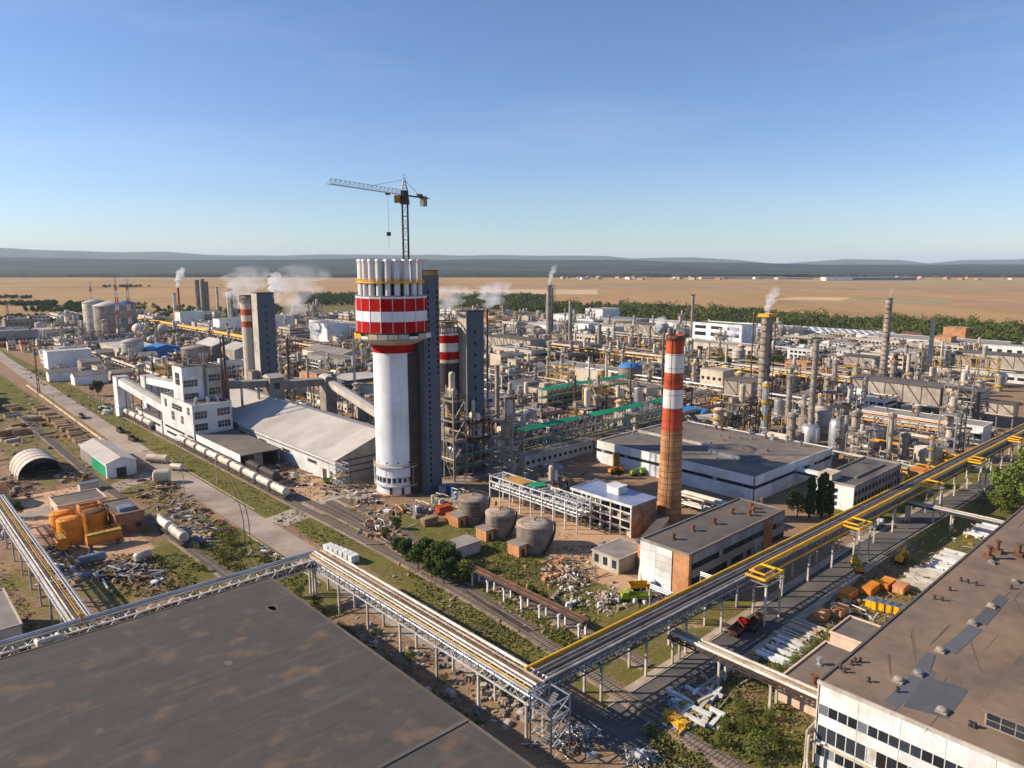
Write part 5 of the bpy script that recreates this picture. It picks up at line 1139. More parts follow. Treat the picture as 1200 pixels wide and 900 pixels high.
# left side
pb('pale shed with dark open end beside the concrete road', 57, 433, 30, 16, 13, 'white', 'pale_roof'); pb('white store with long lean roof beyond the yard', 42, 396, 46, 30, 8, 'white', 'pale_roof')
pb('white ended small shed below the pale shed', 58, 448, 18, 9, 6, 'white', 'grey_roof', gable=(2, 'u')); pb('pale barn with white gable beside the dark tree', 88, 452, 20, 11, 6, 'white', 'grey_roof', gable=(2.4, 'u')); pb('cream brick store near the round water tank', 140, 421, 30, 60, 9, 'cream', 'pale_roof')
pb('bright blue clad shed near the round water tank', 176, 426, 26, 22, 11, 'blue', 'blue', gable=(3, 'v')); pb('greenish roofed concrete store behind the packing house', 238, 433, 34, 44, 10, 'concrete', 'teal')
pb('green tank farm cabin on the yellow pipe bridge', 212, 382, 30, 20, 17, 'white', 'green'); pb('grey roofed mill with green foot near the yellow pipes', 258, 391, 90, 20, 16, 'white', 'grey_roof'); pb('grey round shouldered store beside the pale thin stack', 250, 432, 22, 34, 17, 'tank_grey', 'pale_roof', gable=(4, 'v'))
pb('grey store with arched roof under the old cream tower', 276, 436, 22, 30, 16, 'hopper_grey', 'pale_roof', gable=(4, 'v')); pb('brick house at the foot of the old cream tower', 282, 474, 10, 18, 9, 'brick', 'felt')
def round_tank(label, px, py, wpx, top, mat='tank_grey', roofm='pale_roof', cone=.25, z0=0., name='storage_tank', sphere=False, legs=0):
    u, v = q(px, py); r = wpx / 2 * mpp(u, v); h = hgt(u, v, top); claim(u - r, v - r, u + r, v + r); t = thing(name, label, 'tank', u, v); AUTO.append((u, v, label))
    if sphere:
        rr_ = r; MB().ball(0, 0, h - rr_, rr_, 24, 12).build('sphere', mat, t)
        for i in range(8): a = i * .785; MB().bar((rr_ * .95 * math.cos(a), rr_ * .95 * math.sin(a), 0), (rr_ * .95 * math.cos(a), rr_ * .95 * math.sin(a), h - rr_), .7).build('leg', 'concrete', t)
        return
    z0 = h * z0; hc = r * cone; MB().cyl(0, 0, z0, h - hc, r, 36, cap=False).build('shell', mat, t); MB().lathe([(r * 1.03, h - hc - .3), (r * 1.03, h - hc), (r * .4, h - hc * .3), (.01, h)], 36).build('tank_roof', roofm, t)
    m = MB()
    for z in np.linspace(z0 + 1, h - hc - 1, 5): ring(m, r, z - .15, z + .15, .15, 36)
    m.build('shell_ring', 'steel', t)
    for i in range(legs):
        a = 2 * math.pi * i / legs; bi('leg', 'concrete', t, r * .85 * math.cos(a) - .8, r * .85 * math.sin(a) - .8, 0, r * .85 * math.cos(a) + .8, r * .85 * math.sin(a) + .8, z0)
    if legs: MB().cyl(0, 0, 0, z0, r * .5, 16).build('core', 'concrete', t)
    return t
round_tank('big pale silo with cone roof partly behind its twin', 114, 388, 26, 350, 'tank_white', cone=.3); round_tank('biggest pale silo with cone roof and rusty risers', 133, 391, 38, 352, 'tank_grey', cone=.3); round_tank('dark blue capped silo behind the big pale silos', 150, 387, 22, 352, 'rusty_vessel', 'blue', cone=.3)
round_tank('white gas sphere beside the big silos', 163.5, 396, 15, 378.5, 'tank_white', sphere=True); round_tank('cream gas sphere under the yellow pipe bridge', 191, 394, 14, 379, 'cream', sphere=True); round_tank('small white sphere beside the round water tank', 177, 406, 8, 394, 'tank_white', sphere=True)
round_tank('small gas sphere behind the thickener tank', 217, 400, 8, 391, 'tank_white', sphere=True); round_tank('smallest gas sphere near the pale thin stack', 236, 399, 7, 390, 'tank_white', sphere=True)
round_tank('white round water tank on a brick drum', 157, 425, 24, 396, 'tank_white', 'pale_roof', cone=.3, z0=.45, legs=8); round_tank('wide grey thickener tank on concrete legs', 231, 434, 32, 404, 'tank_grey', 'grey_roof', cone=.2, z0=.4, legs=10)
round_tank('blue topped gasholder with yellow gangway near the brick stack', 738, 452, 28, 423, 'concrete', 'blue', cone=.45); round_tank('steaming white silo in the gas works', 865, 430, 15, 407, 'tank_white', cone=.4); round_tank('grey tank tucked under the pipe gallery', 647.5, 569, 24, 545, 'blue_steel', 'grey_roof', cone=.12)
round_tank('yellow ringed tank foot below the gasholder', 706, 452, 12, 432, 'dull_yellow', cone=.2)
uu, vv = q(865, 430); STEAM.append((uu - 6, vv + 4, 20, 14, 6, .5))
for k, (px, py, tp) in enumerate([(110.5, 388, 329), (140.5, 395, 325), (154, 395, 325), (11, 386, 355)]):    # lattice masts
    u, v = q(px, py); h = hgt(u, v, tp); t = thing('lattice_mast', 'red lattice mast standing by the pale silos' if k < 3 else 'grey lattice mast at the edge of the far yard', 'mast', u, v, group='lattice masts by the silos')
    n = 9
    for i in range(n):
        m = MB(); z0, z1 = h * i / n, h * (i + 1) / n; w0, w1 = 1.7 - 1.1 * i / n, 1.7 - 1.1 * (i + 1) / n
        for a, b in ((1, 1), (1, -1), (-1, -1), (-1, 1)): m.bar((a * w0, b * w0, z0), (a * w1, b * w1, z1), .35); m.bar((a * w0, b * w0, z0), (-b * w1, a * w1, z1), .2)
        m.build('mast_section', ('stack_red' if i % 2 else 'white_steel') if k < 3 else 'steel', t)
# the works on the skyline behind the yellow bridge
for k, (px, py, tp, w, mt) in enumerate([(233.5, 372, 328, 5, 'tank_grey'), (240, 372, 327, 4.5, 'steel'), (244.5, 372, 330, 4, 'tank_grey'), (256, 370, 336, 3, 'tank_white'), (206.5, 378, 343, 4, 'tank_white'), (273, 384, 337, 4, 'tank_grey'), (278, 384, 347, 4, 'steel'), (269, 378, 340, 3, 'white'), (211, 372, 337, 2.4, 'stack_red')]):
    r_ = stack(['dark reactor column at the skyline works', 'grey reactor column between two dark ones', 'short dark reactor column at the skyline works', 'slim white stack at the skyline works', 'white stack with red bands beside the yellow bridge', 'dark absorber column by the domed tower', 'grey absorber column by the domed tower', 'white vent by the domed tower', 'thin red stack with a steam plume'][k], px, py, tp, w, mt, 5, cage=mt == 'tank_grey')
    if k == 8: STEAM.append((*r_, 30, 7, .5))
uu, vv = q(285, 400); STEAM.append((uu, vv, 34, 44, 26, .045)); uu, vv = q(345, 405); STEAM.append((uu, vv, 30, 50, 30, .03)); uu, vv = q(318, 460); STEAM.append((uu + 5, vv + 3, hgt(uu, vv, 345), 14, 4.5, .6)); uu, vv = q(527, 549); STEAM.append((uu, vv, 62, 10, 9, .12)); uu, vv = q(770, 402); STEAM.append((uu, vv, 10, 18, 6, .35)); uu, vv = q(575, 372); STEAM.append((uu, vv, 14, 40, 30, .05))
uu, vv = q(330, 470); STEAM.append((uu, vv, 60, 14, 6, .15))

# ---------------------------------------------------------------- generic equipment, one model each, then copied
def proto(name, cat):
    t = thing(name, 'x', cat, 0, 0); t.location = (0, 0, 0); t.rotation_euler = (0, 0, 0); PROTOS.append(t); return t
PRO = {}
def mk_frames():
    out = []
    for s, (nx, ny, nf, fh, mt) in enumerate([(2, 3, 3, 4, 'rust'), (1, 2, 4, 4, 'steel'), (2, 2, 2, 5, 'dark_steel'), (3, 4, 2, 4.5, 'white_steel'), (1, 3, 3, 4.2, 'dull_yellow'), (2, 5, 2, 5, 'concrete')]):
        rr = random.Random(s); t = proto('process_structure', 'steel frame'); bx, by = 5., 5.; lx, ly = nx * bx, ny * by; m = MB(); H = nf * fh
        for i in range(nx + 1):
            for j in range(ny + 1): m.box(i * bx - .2, j * by - .2, 0, i * bx + .2, j * by + .2, H + (2 if (i + j) % 3 == 0 else 0))
        for f in range(1, nf + 1):
            z = f * fh
            for i in range(nx + 1): m.box(i * bx - .15, 0, z - .35, i * bx + .15, ly, z)
            for j in range(ny + 1): m.box(0, j * by - .15, z - .351, lx, j * by + .15, z - .001)
        for f in range(nf):
            for j in range(ny):
                if rr.random() < .5: m.bar((0, j * by, f * fh), (0, (j + 1) * by, (f + 1) * fh), .2)
            if rr.random() < .7: m.bar((0, 0, f * fh), (bx, 0, (f + 1) * fh), .2)
        m.build('frame', mt, t)
        for f in range(1, nf + 1):
            y0 = rr.choice([0, by]); bi('floor', rr.choice(['steel', 'concrete', 'rust', 'grey_roof']), t, .2, y0, f * fh + .01, lx - .2, ly - rr.choice([0, 0, by / 2]), f * fh + .12)
            m = MB(); z = f * fh + 1.2
            for a, b in (((0, 0), (0, ly)), ((0, 0), (lx, 0)), ((lx, 0), (lx, ly))): m.bar((*a, z), (*b, z), .09); m.bar((*a, z - .5), (*b, z - .5), .07)
            m.build('railing', rr.choice(['yellow', 'steel', 'dull_yellow', 'white_steel']), t)
            for k in range(nx * ny // 2 + 1):
                x, y = rr.uniform(1.5, lx - 1.5), rr.uniform(1.5, ly - 1.5); c = rr.choice(['tank_white', 'zinc', 'rusty_vessel', 'tank_grey', 'cream', 'pale'])
                m = MB()
                if rr.random() < .55: r_ = rr.uniform(.7, 1.3); h_ = rr.uniform(1.8, fh + 2); m.cyl(x, y, f * fh + .12, f * fh + h_, r_, 12); m.ball(x, y, f * fh + h_, r_, 12, 4, .5, True)
                else: L_ = rr.uniform(1.5, 2.6); m.tube((x, y - L_, f * fh + 1.3), (x, y + L_, f * fh + 1.3), .9, 12)
                m.build('vessel', c, t)
        for k in range(4):
            z = rr.uniform(1, H); x = rr.uniform(-.6, lx); MB().path([(x, -.8, z), (x, ly * .6, z), (x, ly * .6, max(.5, z - 4))], rr.uniform(.12, .3), 6).build('pipe', rr.choice(['zinc', 'tank_white', 'rusty_vessel', 'yellow', 'cream']), t)
        m = MB()
        for f in range(nf):
            for i in range(8): y = ly * .2 + i * .5 * (1 if f % 2 else -1) + (0 if f % 2 else 4); m.box(lx + .2, y - .25, f * fh + i * fh / 8, lx + 1.2, y + .25, f * fh + i * fh / 8 + .1)
        m.build('stair', 'steel', t); out.append((t, lx + 1.2, ly))
    PRO['frame'] = out
mk_frames()
def mk_vessels():
    out = []
    for s, (r, h, mt, cage) in enumerate([(1.3, 14, 'rusty_vessel', 1), (1.0, 18, 'zinc', 1), (1.8, 10, 'tank_white', 1), (1.5, 8, 'tank_grey', 0), (.8, 20, 'tank_grey', 1), (2.2, 12, 'pale', 1)]):
        t = proto('column_vessel', 'vessel'); MB().cyl(r, r, 0, h, r, 16).ball(r, r, h, r, 16, 4, .5, True).build('shell', mt, t)
        for k in range(3 if cage else 1):
            z = h * (k + 1) / 3.2; m = MB(); ring(m, r, z - .1, z, .9, 16, r, r); ring(m, r + .8, z, z + 1.1, .06, 16, r, r); m.build('platform', 'dull_yellow' if s % 2 else 'steel', t)
        m = MB(); m.tube((2 * r + .4, r, .5), (2 * r + .4, r, h), .22, 8); m.tube((2 * r + .4, r, h), (r, r, h + r * .4), .22, 8); m.build('riser', 'tank_white', t)
        m = MB().bar((0, -.2, 0), (0, -.2, h), .1).bar((.5, -.2, 0), (.5, -.2, h), .1)
        for i in range(int(h)): m.bar((0, -.2, i), (.5, -.2, i), .07)
        m.build('ladder', 'steel', t); out.append((t, 2 * r + 1, 2 * r))
    PRO['vessel'] = out; out = []
    for s, (r, L, mt) in enumerate([(1.4, 8, 'tank_white'), (1.1, 6, 'zinc'), (1.7, 10, 'rusty_vessel'), (1.2, 9, 'cream')]):
        t = proto('horizontal_drum', 'drum'); m = MB().tube((r, 1, r + 1.4), (r, L - 1, r + 1.4), r, 14); m.tube((r, 1, r + 1.4), (r, .3, r + 1.4), r, 14, r1=r * .5); m.tube((r, L - 1, r + 1.4), (r, L - .3, r + 1.4), r, 14, r1=r * .5); m.build('drum', mt, t)
        for y in (2, L - 2): bi('saddle', 'concrete', t, .2, y - .3, 0, 2 * r - .2, y + .3, 1.4 + r * .35)
        MB().path([(r, L / 2, 2 * r + 1.3), (r, L / 2, 2 * r + 2.6), (r + 2.5, L / 2, 2 * r + 2.6), (r + 2.5, L / 2, .3)], .2, 6).build('pipe', 'zinc', t); out.append((t, 2 * r + 2.7, L))
    PRO['drum'] = out; out = []
    for s, (r, h, mt, rf) in enumerate([(4, 6, 'tank_white', 'pale_roof'), (3, 5, 'tank_grey', 'grey_roof'), (5.5, 8, 'tank_white', 'pale_roof'), (2.4, 7, 'zinc', 'zinc'), (4.5, 7, 'rusty_vessel', 'rusty_vessel')]):
        t = proto('small_tank', 'tank'); MB().cyl(r, r, 0, h, r, 24, cap=False).build('shell', mt, t); MB().lathe([(r + .1, h - .1), (r + .1, h), (.01, h + r * .22)], 24, r, r).build('tank_roof', rf, t)
        m = MB(); ring(m, r * .97, h + .95, h + 1.03, .06, 24, r, r)
        for i in range(14): a = i * .449; m.bar((r + r * .98 * math.cos(a), r + r * .98 * math.sin(a), h), (r + r * .98 * math.cos(a), r + r * .98 * math.sin(a), h + 1), .07)
        m.build('railing', 'steel', t); MB().path([(r, -.1, 1), (r, -1.4, 1), (r - 3, -1.4, 1)], .2, 6).build('pipe', 'steel', t); out.append((t, 2 * r, 2 * r))
    PRO['tank'] = out
mk_vessels()
def mk_sheds():
    out = []
    for s, (lu, lv, h, w, rf, g, nm) in enumerate([(8, 12, 4.5, 'pale', 'grey_roof', 0, 0), (10, 18, 6, 'cream', 'felt', 0, 1), (6, 8, 3.5, 'orange_brick', 'felt', 0, 0), (9, 14, 4.5, 'pale', 'pale_roof', 2, 0), (12, 22, 7, 'grey_wall', 'felt', 0, 1), (7, 7, 8, 'cream', 'felt', 0, 1), (10, 10, 5, 'brick', 'grey_roof', 0, 0), (5, 16, 4, 'pale_concrete', 'pale_roof', 0, 0), (12, 12, 6, 'hopper_grey', 'grey_roof', 2, 0)]):
        t = proto('plant_shed', 'shed'); 
        if g: 
            MB().add([(0, 0, 0), (lu, 0, 0), (lu, lv, 0), (0, lv, 0), (0, 0, h), (lu, 0, h), (lu, lv, h), (0, lv, h), (lu / 2, 0, h + g), (lu / 2, lv, h + g)], [(0, 1, 5, 8, 4), (2, 3, 7, 9, 6), (3, 0, 4, 7), (1, 2, 6, 5)]).build('wall', w, t)
            r = MB(); r.add([(-.4, -.3, h - .1), (lu / 2, -.3, h + g + .1), (lu / 2, lv + .3, h + g + .1), (-.4, lv + .3, h - .1)], [(0, 1, 2, 3)]); r.add([(lu + .4, -.3, h - .1), (lu / 2, -.3, h + g + .1), (lu / 2, lv + .3, h + g + .1), (lu + .4, lv + .3, h - .1)], [(0, 1, 2, 3)]); r.build('roof', rf, t)
        else: bi('wall', w, t, 0, 0, 0, lu, lv, h); roofing(t, lu, lv, h, rf, .3, w, .15)
        n = max(2, int(lv / 3.2))
        for fl in range(1 + nm):
            for i in range(n): bi('window', 'glass', t, -.04, (i + .2) * lv / n, 1.4 + fl * 3, .03, (i + .75) * lv / n, 2.7 + fl * 3)
        for i in range(max(1, int(lu / 4))): bi('window', 'glass', t, (i + .25) * 4, -.04, 1.4, min(lu - .3, (i + .7) * 4), .03, 2.7)
        bi('door', 'dark_steel', t, lu * .6, -.05, 0, lu * .6 + 1.6, .035, 2.4)
        if not g:
            for i in range(2): vent(t, lu * (.3 + .4 * i), lv * (.3 + .35 * i), h + .18, 1.0, 'zinc' if s % 2 else 'rust')
        out.append((t, lu, lv))
    PRO['shed'] = out; out = []
    for s, (lu, lv, h, w, rf, fl) in enumerate([(16, 34, 8, 'pale', 'grey_roof', 2), (20, 42, 9, 'pale', 'felt', 2), (14, 28, 11, 'cream', 'felt', 3), (24, 30, 8, 'grey_wall', 'pale_roof', 1), (18, 26, 10, 'white', 'felt', 3), (12, 40, 7, 'pale_concrete', 'dark_felt', 1), (16, 22, 8, 'concrete', 'felt', 2)]):
        t = proto('plant_hall', 'building'); bi('wall', w, t, 0, 0, 0, lu, lv, h); roofing(t, lu, lv, h, rf, .6, w, .1)
        for f in range(fl): 
            z = 1.5 + f * (h - 1) / fl
            for i in range(int(lv / 4)): bi('window', 'glass', t, -.05, i * 4 + .6, z, .03, i * 4 + 3.4, z + 1.6)
            bi('window_band', 'glass', t, 1, -.05, z, lu - 1, .03, z + 1.5)
        bi('stair_house', w, t, lu * .6, lv * .6, h + .18, lu * .6 + 4, lv * .6 + 5, h + 2.8); bi('rooftop_duct', 'zinc', t, lu * .25, 3, h + .6, lu * .25 + .8, lv * .8, h + 1.3)
        for i in range(5): vent(t, lu * (.2 + .13 * i), lv * ((.15 + .37 * i) % .8), h + .18, 1.3, 'zinc' if i % 2 else 'rust')
        bi('gate', 'dark_steel', t, -.06, lv * .7, 0, .031, lv * .7 + 4, 4)
        out.append((t, lu, lv))
    PRO['hall'] = out; out = []
    for s in range(6):                        # pump and exchanger skids
        rr = random.Random(40 + s); t = proto('machine_skid', 'machine'); bi('plinth', 'concrete', t, 0, 0, 0, 6, 7, .4)
        for k in range(3):
            x, y = rr.uniform(.4, 3.6), rr.uniform(.3, 5); a, b, c = rr.uniform(.8, 2), rr.uniform(.8, 2.2), rr.uniform(.8, 2.4); bi('cabinet', rr.choice(['zinc', 'dull_yellow', 'pale', 'rust', 'blue_steel', 'white']), t, x, y, .4, x + a, y + b, .4 + c)
        MB().tube((1, 3.5, 1.6), (5, 3.5, 1.6), .6, 10).build('exchanger', rr.choice(['zinc', 'tank_white', 'rusty_vessel']), t)
        m = MB().path([(5, 3.5, 2.2), (5, 3.5, 4), (2, 3.5, 4), (2, 6.5, 4), (2, 6.5, .4)], .16, 6).path([(1, 1, .4), (1, 1, 3), (5.5, 1, 3), (5.5, 6, 3)], .14, 6); m.build('pipe', rr.choice(['zinc', 'yellow', 'tank_white', 'rust']), t)
        MB().cyl(4.6, 5.6, .4, rr.uniform(2, 4.5), .6, 10).build('pot', rr.choice(['tank_white', 'zinc', 'orange']), t); out.append((t, 6, 7))
    PRO['skid'] = out
mk_sheds()
LANDM = [(180, 133, 'the brick chimney'), (134, 204, 'the white tower'), (190, 450, 'the old cream tower'), (183, 220, 'the slate lift tower'), (344, 181, 'the steaming column'), (660, 380, 'the four storey office'), (400, 110, 'the grey hopper houses'), (232, 930, 'the big pale silos'),
         (150, 300, 'the fertiliser store'), (240, 150, 'the wide dark roofed hall'), (790, 320, 'the bluish ribbed roof'), (785, 600, 'the very long white hall'), (430, 300, 'the yellow gas main'), (300, 268, 'the green roofed gallery'), (115, 450, 'the packing galleries'), (520, 180, 'the tallest banded stack'), (560, 540, 'the steaming double stack'), (420, 700, 'the far process blocks'), (300, 620, 'the skyline process blocks'), (620, 800, 'the terracotta plant hall')]
KIND = {'frame': 'open steel process frame with vessels', 'vessel': 'upright process vessel with gangways', 'drum': 'horizontal drum on saddles', 'tank': 'small round tank with railing', 'shed': 'small flat or gable roofed plant shed', 'hall': 'flat roofed plant hall with window rows', 'skid': 'pump skid with looping pipes'}
DESC = {'frame': ['rusty three storey process frame', 'slim grey process frame', 'dark two storey process frame', 'wide white steel process frame', 'yellow steel process frame', 'long concrete process frame'],
        'vessel': ['tan upright vessel', 'slender silver column', 'stout white vessel', 'short grey vessel', 'thin tall grey column', 'broad pale vessel'], 'drum': ['white horizontal drum', 'short silver drum', 'large tan drum', 'cream horizontal drum'],
        'tank': ['white round tank', 'small grey tank', 'large white tank', 'narrow silver tank', 'tan round tank'], 'shed': ['small pale shed', 'cream two storey shed', 'orange brick hut', 'pale gabled shed', 'grey two storey shed', 'cream square tower house', 'brick square shed', 'long concrete shed', 'grey gabled shed'],
        'hall': ['pale long hall', 'pale wide hall', 'cream three storey hall', 'grey low hall', 'white three storey hall', 'narrow concrete hall', 'dark concrete hall'], 'skid': ['pump skid', 'exchanger skid', 'pump skid', 'compressor skid', 'filter skid', 'piping skid']}
def near_label(d, u, v):
    for _, _, lab in sorted(AUTO, key=lambda l: (l[0] - u) ** 2 + (l[1] - v) ** 2)[:4]:
        if len((d + ' near the ' + lab).split()) <= 16: return d + ' near the ' + lab
    return d + ' near ' + min(LANDM, key=lambda l: (l[0] - u) ** 2 + (l[1] - v) ** 2)[2]
def fill(u0, v0, u1, v1, n, wts, seed, smax=1.25, pad=.8):
    rr = random.Random(seed); ks = list(wts); c = 0
    for _ in range(n * 6):
        if c >= n: break
        k = rr.choices(ks, [wts[x] for x in ks])[0]; vi = rr.randrange(len(PRO[k])); t, lx, ly = PRO[k][vi]; s = rr.uniform(.85, smax); sz = s * rr.uniform(.85, 1.25)
        turn = rr.random() < .5; wx, wy = (lx * s, ly * s) if not turn else (ly * s, lx * s)
        u, v = rr.uniform(u0, u1 - wx), rr.uniform(v0, v1 - wy)
        p = proj(u + wx / 2, v + wy / 2, 3)
        if not (-40 < p[0] < 1240) or not free(u, v, u + wx, v + wy, pad): continue
        claim(u, v, u + wx, v + wy); lab = near_label(DESC[k][vi], u, v)
        if turn: place(t, u + wx, v, 0, math.pi / 2, (s, s, sz), lab, lab.split(' near ', 1)[1])
        else: place(t, u, v, 0, 0, (s, s, sz), lab, lab.split(' near ', 1)[1])
        c += 1
# long yellow gas mains and many plain racks
PM = ['zinc', 'tank_white', 'rusty_vessel', 'cream', 'steel', 'pale', 'rust', 'dull_yellow', 'rust', 'cream']
def plain_rack(label, u0, v0, L, along, seed, w=5., zt=7.5, mats=None, n=8, cm='concrete', tiers=2, group=None, rs=(.15, .2, .25, .3, .4, .5)):
    rr = random.Random(seed); pp = []
    for k in range(n):
        r_ = rr.choice(rs); z = zt if k < n * .6 or tiers == 1 else zt - 2.4; pp.append((.4 + (w - .8) * ((k * .618) % 1), z + r_, r_, rr.choice(mats or PM)))
    f = rack if along == 'u' else rack_v
    claim(u0, v0, *((u0 + L, v0 + w) if along == 'u' else (u0 + w, v0 + L)))
    kw = dict(truss=None, tiers=(zt,) + ((zt - 2.4,) if tiers == 2 else ()), cmat=cm, cw=.5, name='pipe_rack', group=group)
    if along == 'u': kw['reg'] = False
    return f(label, u0, v0, L, w, zt, zt, 9, pp, **kw)
Y = ['yellow', 'yellow', 'dull_yellow', 'cream', 'yellow']
u1, _ = q(900, 437, 9); plain_rack('long yellow gas main rack crossing the plant behind the steaming column', u1, 150, 420, 'v', 1, 6, 11, Y, 8, rs=(.5, .6, .7))
u2, v2 = q(290, 398, 12); plain_rack('high yellow pipe bridge beyond the old cream tower', u2, v2 - 30, 380, 'v', 2, 9, 12, ['yellow', 'yellow', 'dull_yellow', 'pale'], 8, rs=(.6, .8, .9))
u3, _ = q(380, 408, 10); plain_rack('orange and yellow pipe rack beyond the cream workshop', u3, 430, 190, 'v', 3, 6, 9, ['yellow', 'orange', 'cream', 'dull_yellow'], 6, rs=(.4, .6))
plain_rack('rusty pipe rack in front of the white windowed hall', 356, 92, 60, 'v', 4, 6, 7.5, ['rusty_vessel', 'rust', 'orange', 'pale', 'cream'], 11); plain_rack('second rusty pipe rack below the white windowed hall', 338, 90, 50, 'v', 5, 4, 5, ['rusty_vessel', 'orange', 'cream'], 6, tiers=1); plain_rack('yellow pipe rack beside the orange kiosk', 318, 90, 34, 'v', 6, 4, 4.5, ['yellow', 'orange', 'dull_yellow'], 5, tiers=1)
plain_rack('pale pipe rack along the edge of the wide hall roof', 285.5, 90, 96, 'v', 7, 3, 5, ['pale', 'cream', 'tank_white'], 6, tiers=1)
k = 0
for u0, v0, L, al in [(290, 200, 150, 'u'), (300, 228, 110, 'u'), (440, 190, 110, 'u'), (350, 262, 200, 'u'), (196, 300, 150, 'u'), (210, 345, 190, 'u'), (215, 392, 190, 'u'), (430, 345, 190, 'u'), (430, 430, 190, 'u'), (200, 520, 200, 'u'), (220, 600, 190, 'u'), (430, 560, 190, 'u'), (210, 700, 330, 'u'), (230, 780, 320, 'u'),
                      (372, 170, 160, 'v'), (450, 150, 180, 'v'), (490, 200, 240, 'v'), (530, 190, 300, 'v'), (590, 200, 330, 'v'), (320, 270, 190, 'v'), (232, 300, 160, 'v'), (395, 480, 300, 'v'), (470, 480, 330, 'v'), (520, 560, 300, 'v'), (255, 480, 330, 'v'), (330, 480, 300, 'v'), (676, 220, 180, 'v'), (620, 560, 300, 'v'), (170, 400, 200, 'v'), (145, 480, 220, 'v')]:
    near = min(LANDM, key=lambda l: (l[0] - (u0 + (L / 2 if al == 'u' else 0))) ** 2 + (l[1] - (v0 + (L / 2 if al == 'v' else 0))) ** 2)[2]; k += 1
    plain_rack('concrete legged pipe rack of mixed pale and rusty pipes near ' + near, u0, v0, L, al, 20 + k, R.choice([3.5, 5, 6]), R.choice([5.5, 6.5, 8]), None, R.choice([6, 8, 10]), group='mixed pipe racks near ' + near)
plain_rack('white pipe rack between the workshop and the wide hall', 196, 103, 30, 'v', 90, 7, 4, ['white', 'tank_white', 'pale'], 12, cm='white_steel')
# green roofed galleries and the dense tower block of pipework beside the slate lift towers
def green_gallery(label, u0, v0, L, z, w=4.4):
    t = thing('covered_gallery', label, 'gallery', u0, v0); claim(u0, v0, u0 + L, v0 + w); n = int(L / 4); m = MB()
    for i in range(n + 1):
        x = L * i / n
        for y in (.2, w - .2): m.bar((x, y, 0), (x, y, z), .25)
        for zz_ in (z * .35, z * .65, z - .2): m.bar((x, 0, zz_), (x, w, zz_), .2)
        if i < n:
            for y in (.2, w - .2):
                for zz_ in (z * .35, z * .65, z - .2): m.bar((x, y, zz_), (x + L / n, y, zz_), .18)
                m.bar((x, y, z * .35), (x + L / n, y, z * .65), .12); m.bar((x, y, z * .65), (x + L / n, y, z - .2), .12)
    m.build('lattice', 'blue_steel', t)
    k = int(L / 7.4)
    for i in range(k):
        if i % 6 == 5 or 'dense' in label: continue
        MB().add([(L * i / k, -.5, z), (L * (i + 1) / k - .1, -.5, z), (L * (i + 1) / k - .1, w / 2, z + .9), (L * i / k, w / 2, z + .9), (L * i / k, w + .5, z), (L * (i + 1) / k - .1, w + .5, z)], [(0, 1, 2, 3), (3, 2, 5, 4)]).build('roof_sheet', 'green', t)
    rr = random.Random(label)
    for i in range(9): y, zz_, r_ = rr.uniform(.5, w - .5), rr.choice([z * .35, z * .65]) + .4, rr.choice([.15, .25, .35]); MB().tube((0, y, zz_), (L, y, zz_), r_, 8).build('pipe', rr.choice(['zinc', 'tank_white', 'yellow', 'steel', 'green']), t)
green_gallery('green roofed pipe gallery behind the wide dark hall', 190, 203, 104, 14.2, 5.4); green_gallery('farther green roofed gallery by the gasholder', 268, 266.5, 72, 13.5, 5.0)
green_gallery('dense blue grey pipe gallery in front of the green roofed gallery', 160, 204, 29, 13)
t, lx, ly = PRO['frame'][0]
for i, (u, v, ti, s, sz) in enumerate([(160, 205, 1, 1.15, 1.9), (170, 206, 0, 1.0, 1.7), (190, 226, 2, 1.0, 1.6), (176, 234, 1, 1.2, 2.4), (164, 228, 4, 1.0, 2.0), (204, 214, 0, 1.0, 1.0), (222, 214, 3, .8, 1.0), (196, 246, 1, 1.2, 1.9), (168, 182, 1, 1.1, 1.5), (166, 160, 2, .7, .8)]):
    t, lx, ly = PRO['frame'][ti]; claim(u, v, u + lx * s, v + ly * s)
    place(t, u, v, 0, 0, (s, s, sz), ['tall grey steel process tower', 'tall rusty steel process tower', 'dark process tower', 'tallest grey steel process tower', 'yellow steel process tower', 'lower rusty steel process tower', 'white steel process tower', 'slender grey process tower', 'short grey process tower', 'short dark process tower'][i] + ' packed with vessels ' + ['beside the slate lift tower', 'behind the slate lift tower', 'behind the old striped tower', 'between the two lift towers', 'behind the white tower', 'at the end of the green gallery', 'under the green gallery', 'behind the vent column', 'in front of the dense gallery', 'over the long corridor building'][i], 'process towers by the lift towers')
P_ = {'frame': 3.2, 'vessel': 1.1, 'drum': 1.6, 'tank': 1.2, 'shed': 3.2, 'skid': 2.2}; H_ = {'hall': 1}
for a in [(186, 215, 275, 300, 5), (275, 186, 345, 330, 4), (352, 84, 425, 330, 4), (425, 120, 560, 330, 7), (560, 150, 640, 420, 9), (640, 180, 780, 420, 12), (170, 300, 345, 470, 6), (345, 330, 560, 470, 8), (560, 420, 770, 640, 14), (130, 470, 345, 640, 14), (345, 470, 560, 640, 12), (130, 640, 345, 820, 10), (345, 640, 640, 820, 14), (150, 820, 700, 1000, 16)]:
    fill(*a, H_, a[0] + a[1], 1.1, 2)
fill(160, 180, 190, 200, 5, {'frame': 3, 'skid': 4}, 1); fill(186, 210, 275, 300, 46, dict(P_, vessel=.3), 2); fill(275, 186, 345, 330, 44, P_, 3); fill(290, 88, 352, 186, 46, {'frame': 2, 'vessel': 2, 'skid': 4, 'drum': 3, 'tank': 1, 'shed': 1}, 4)
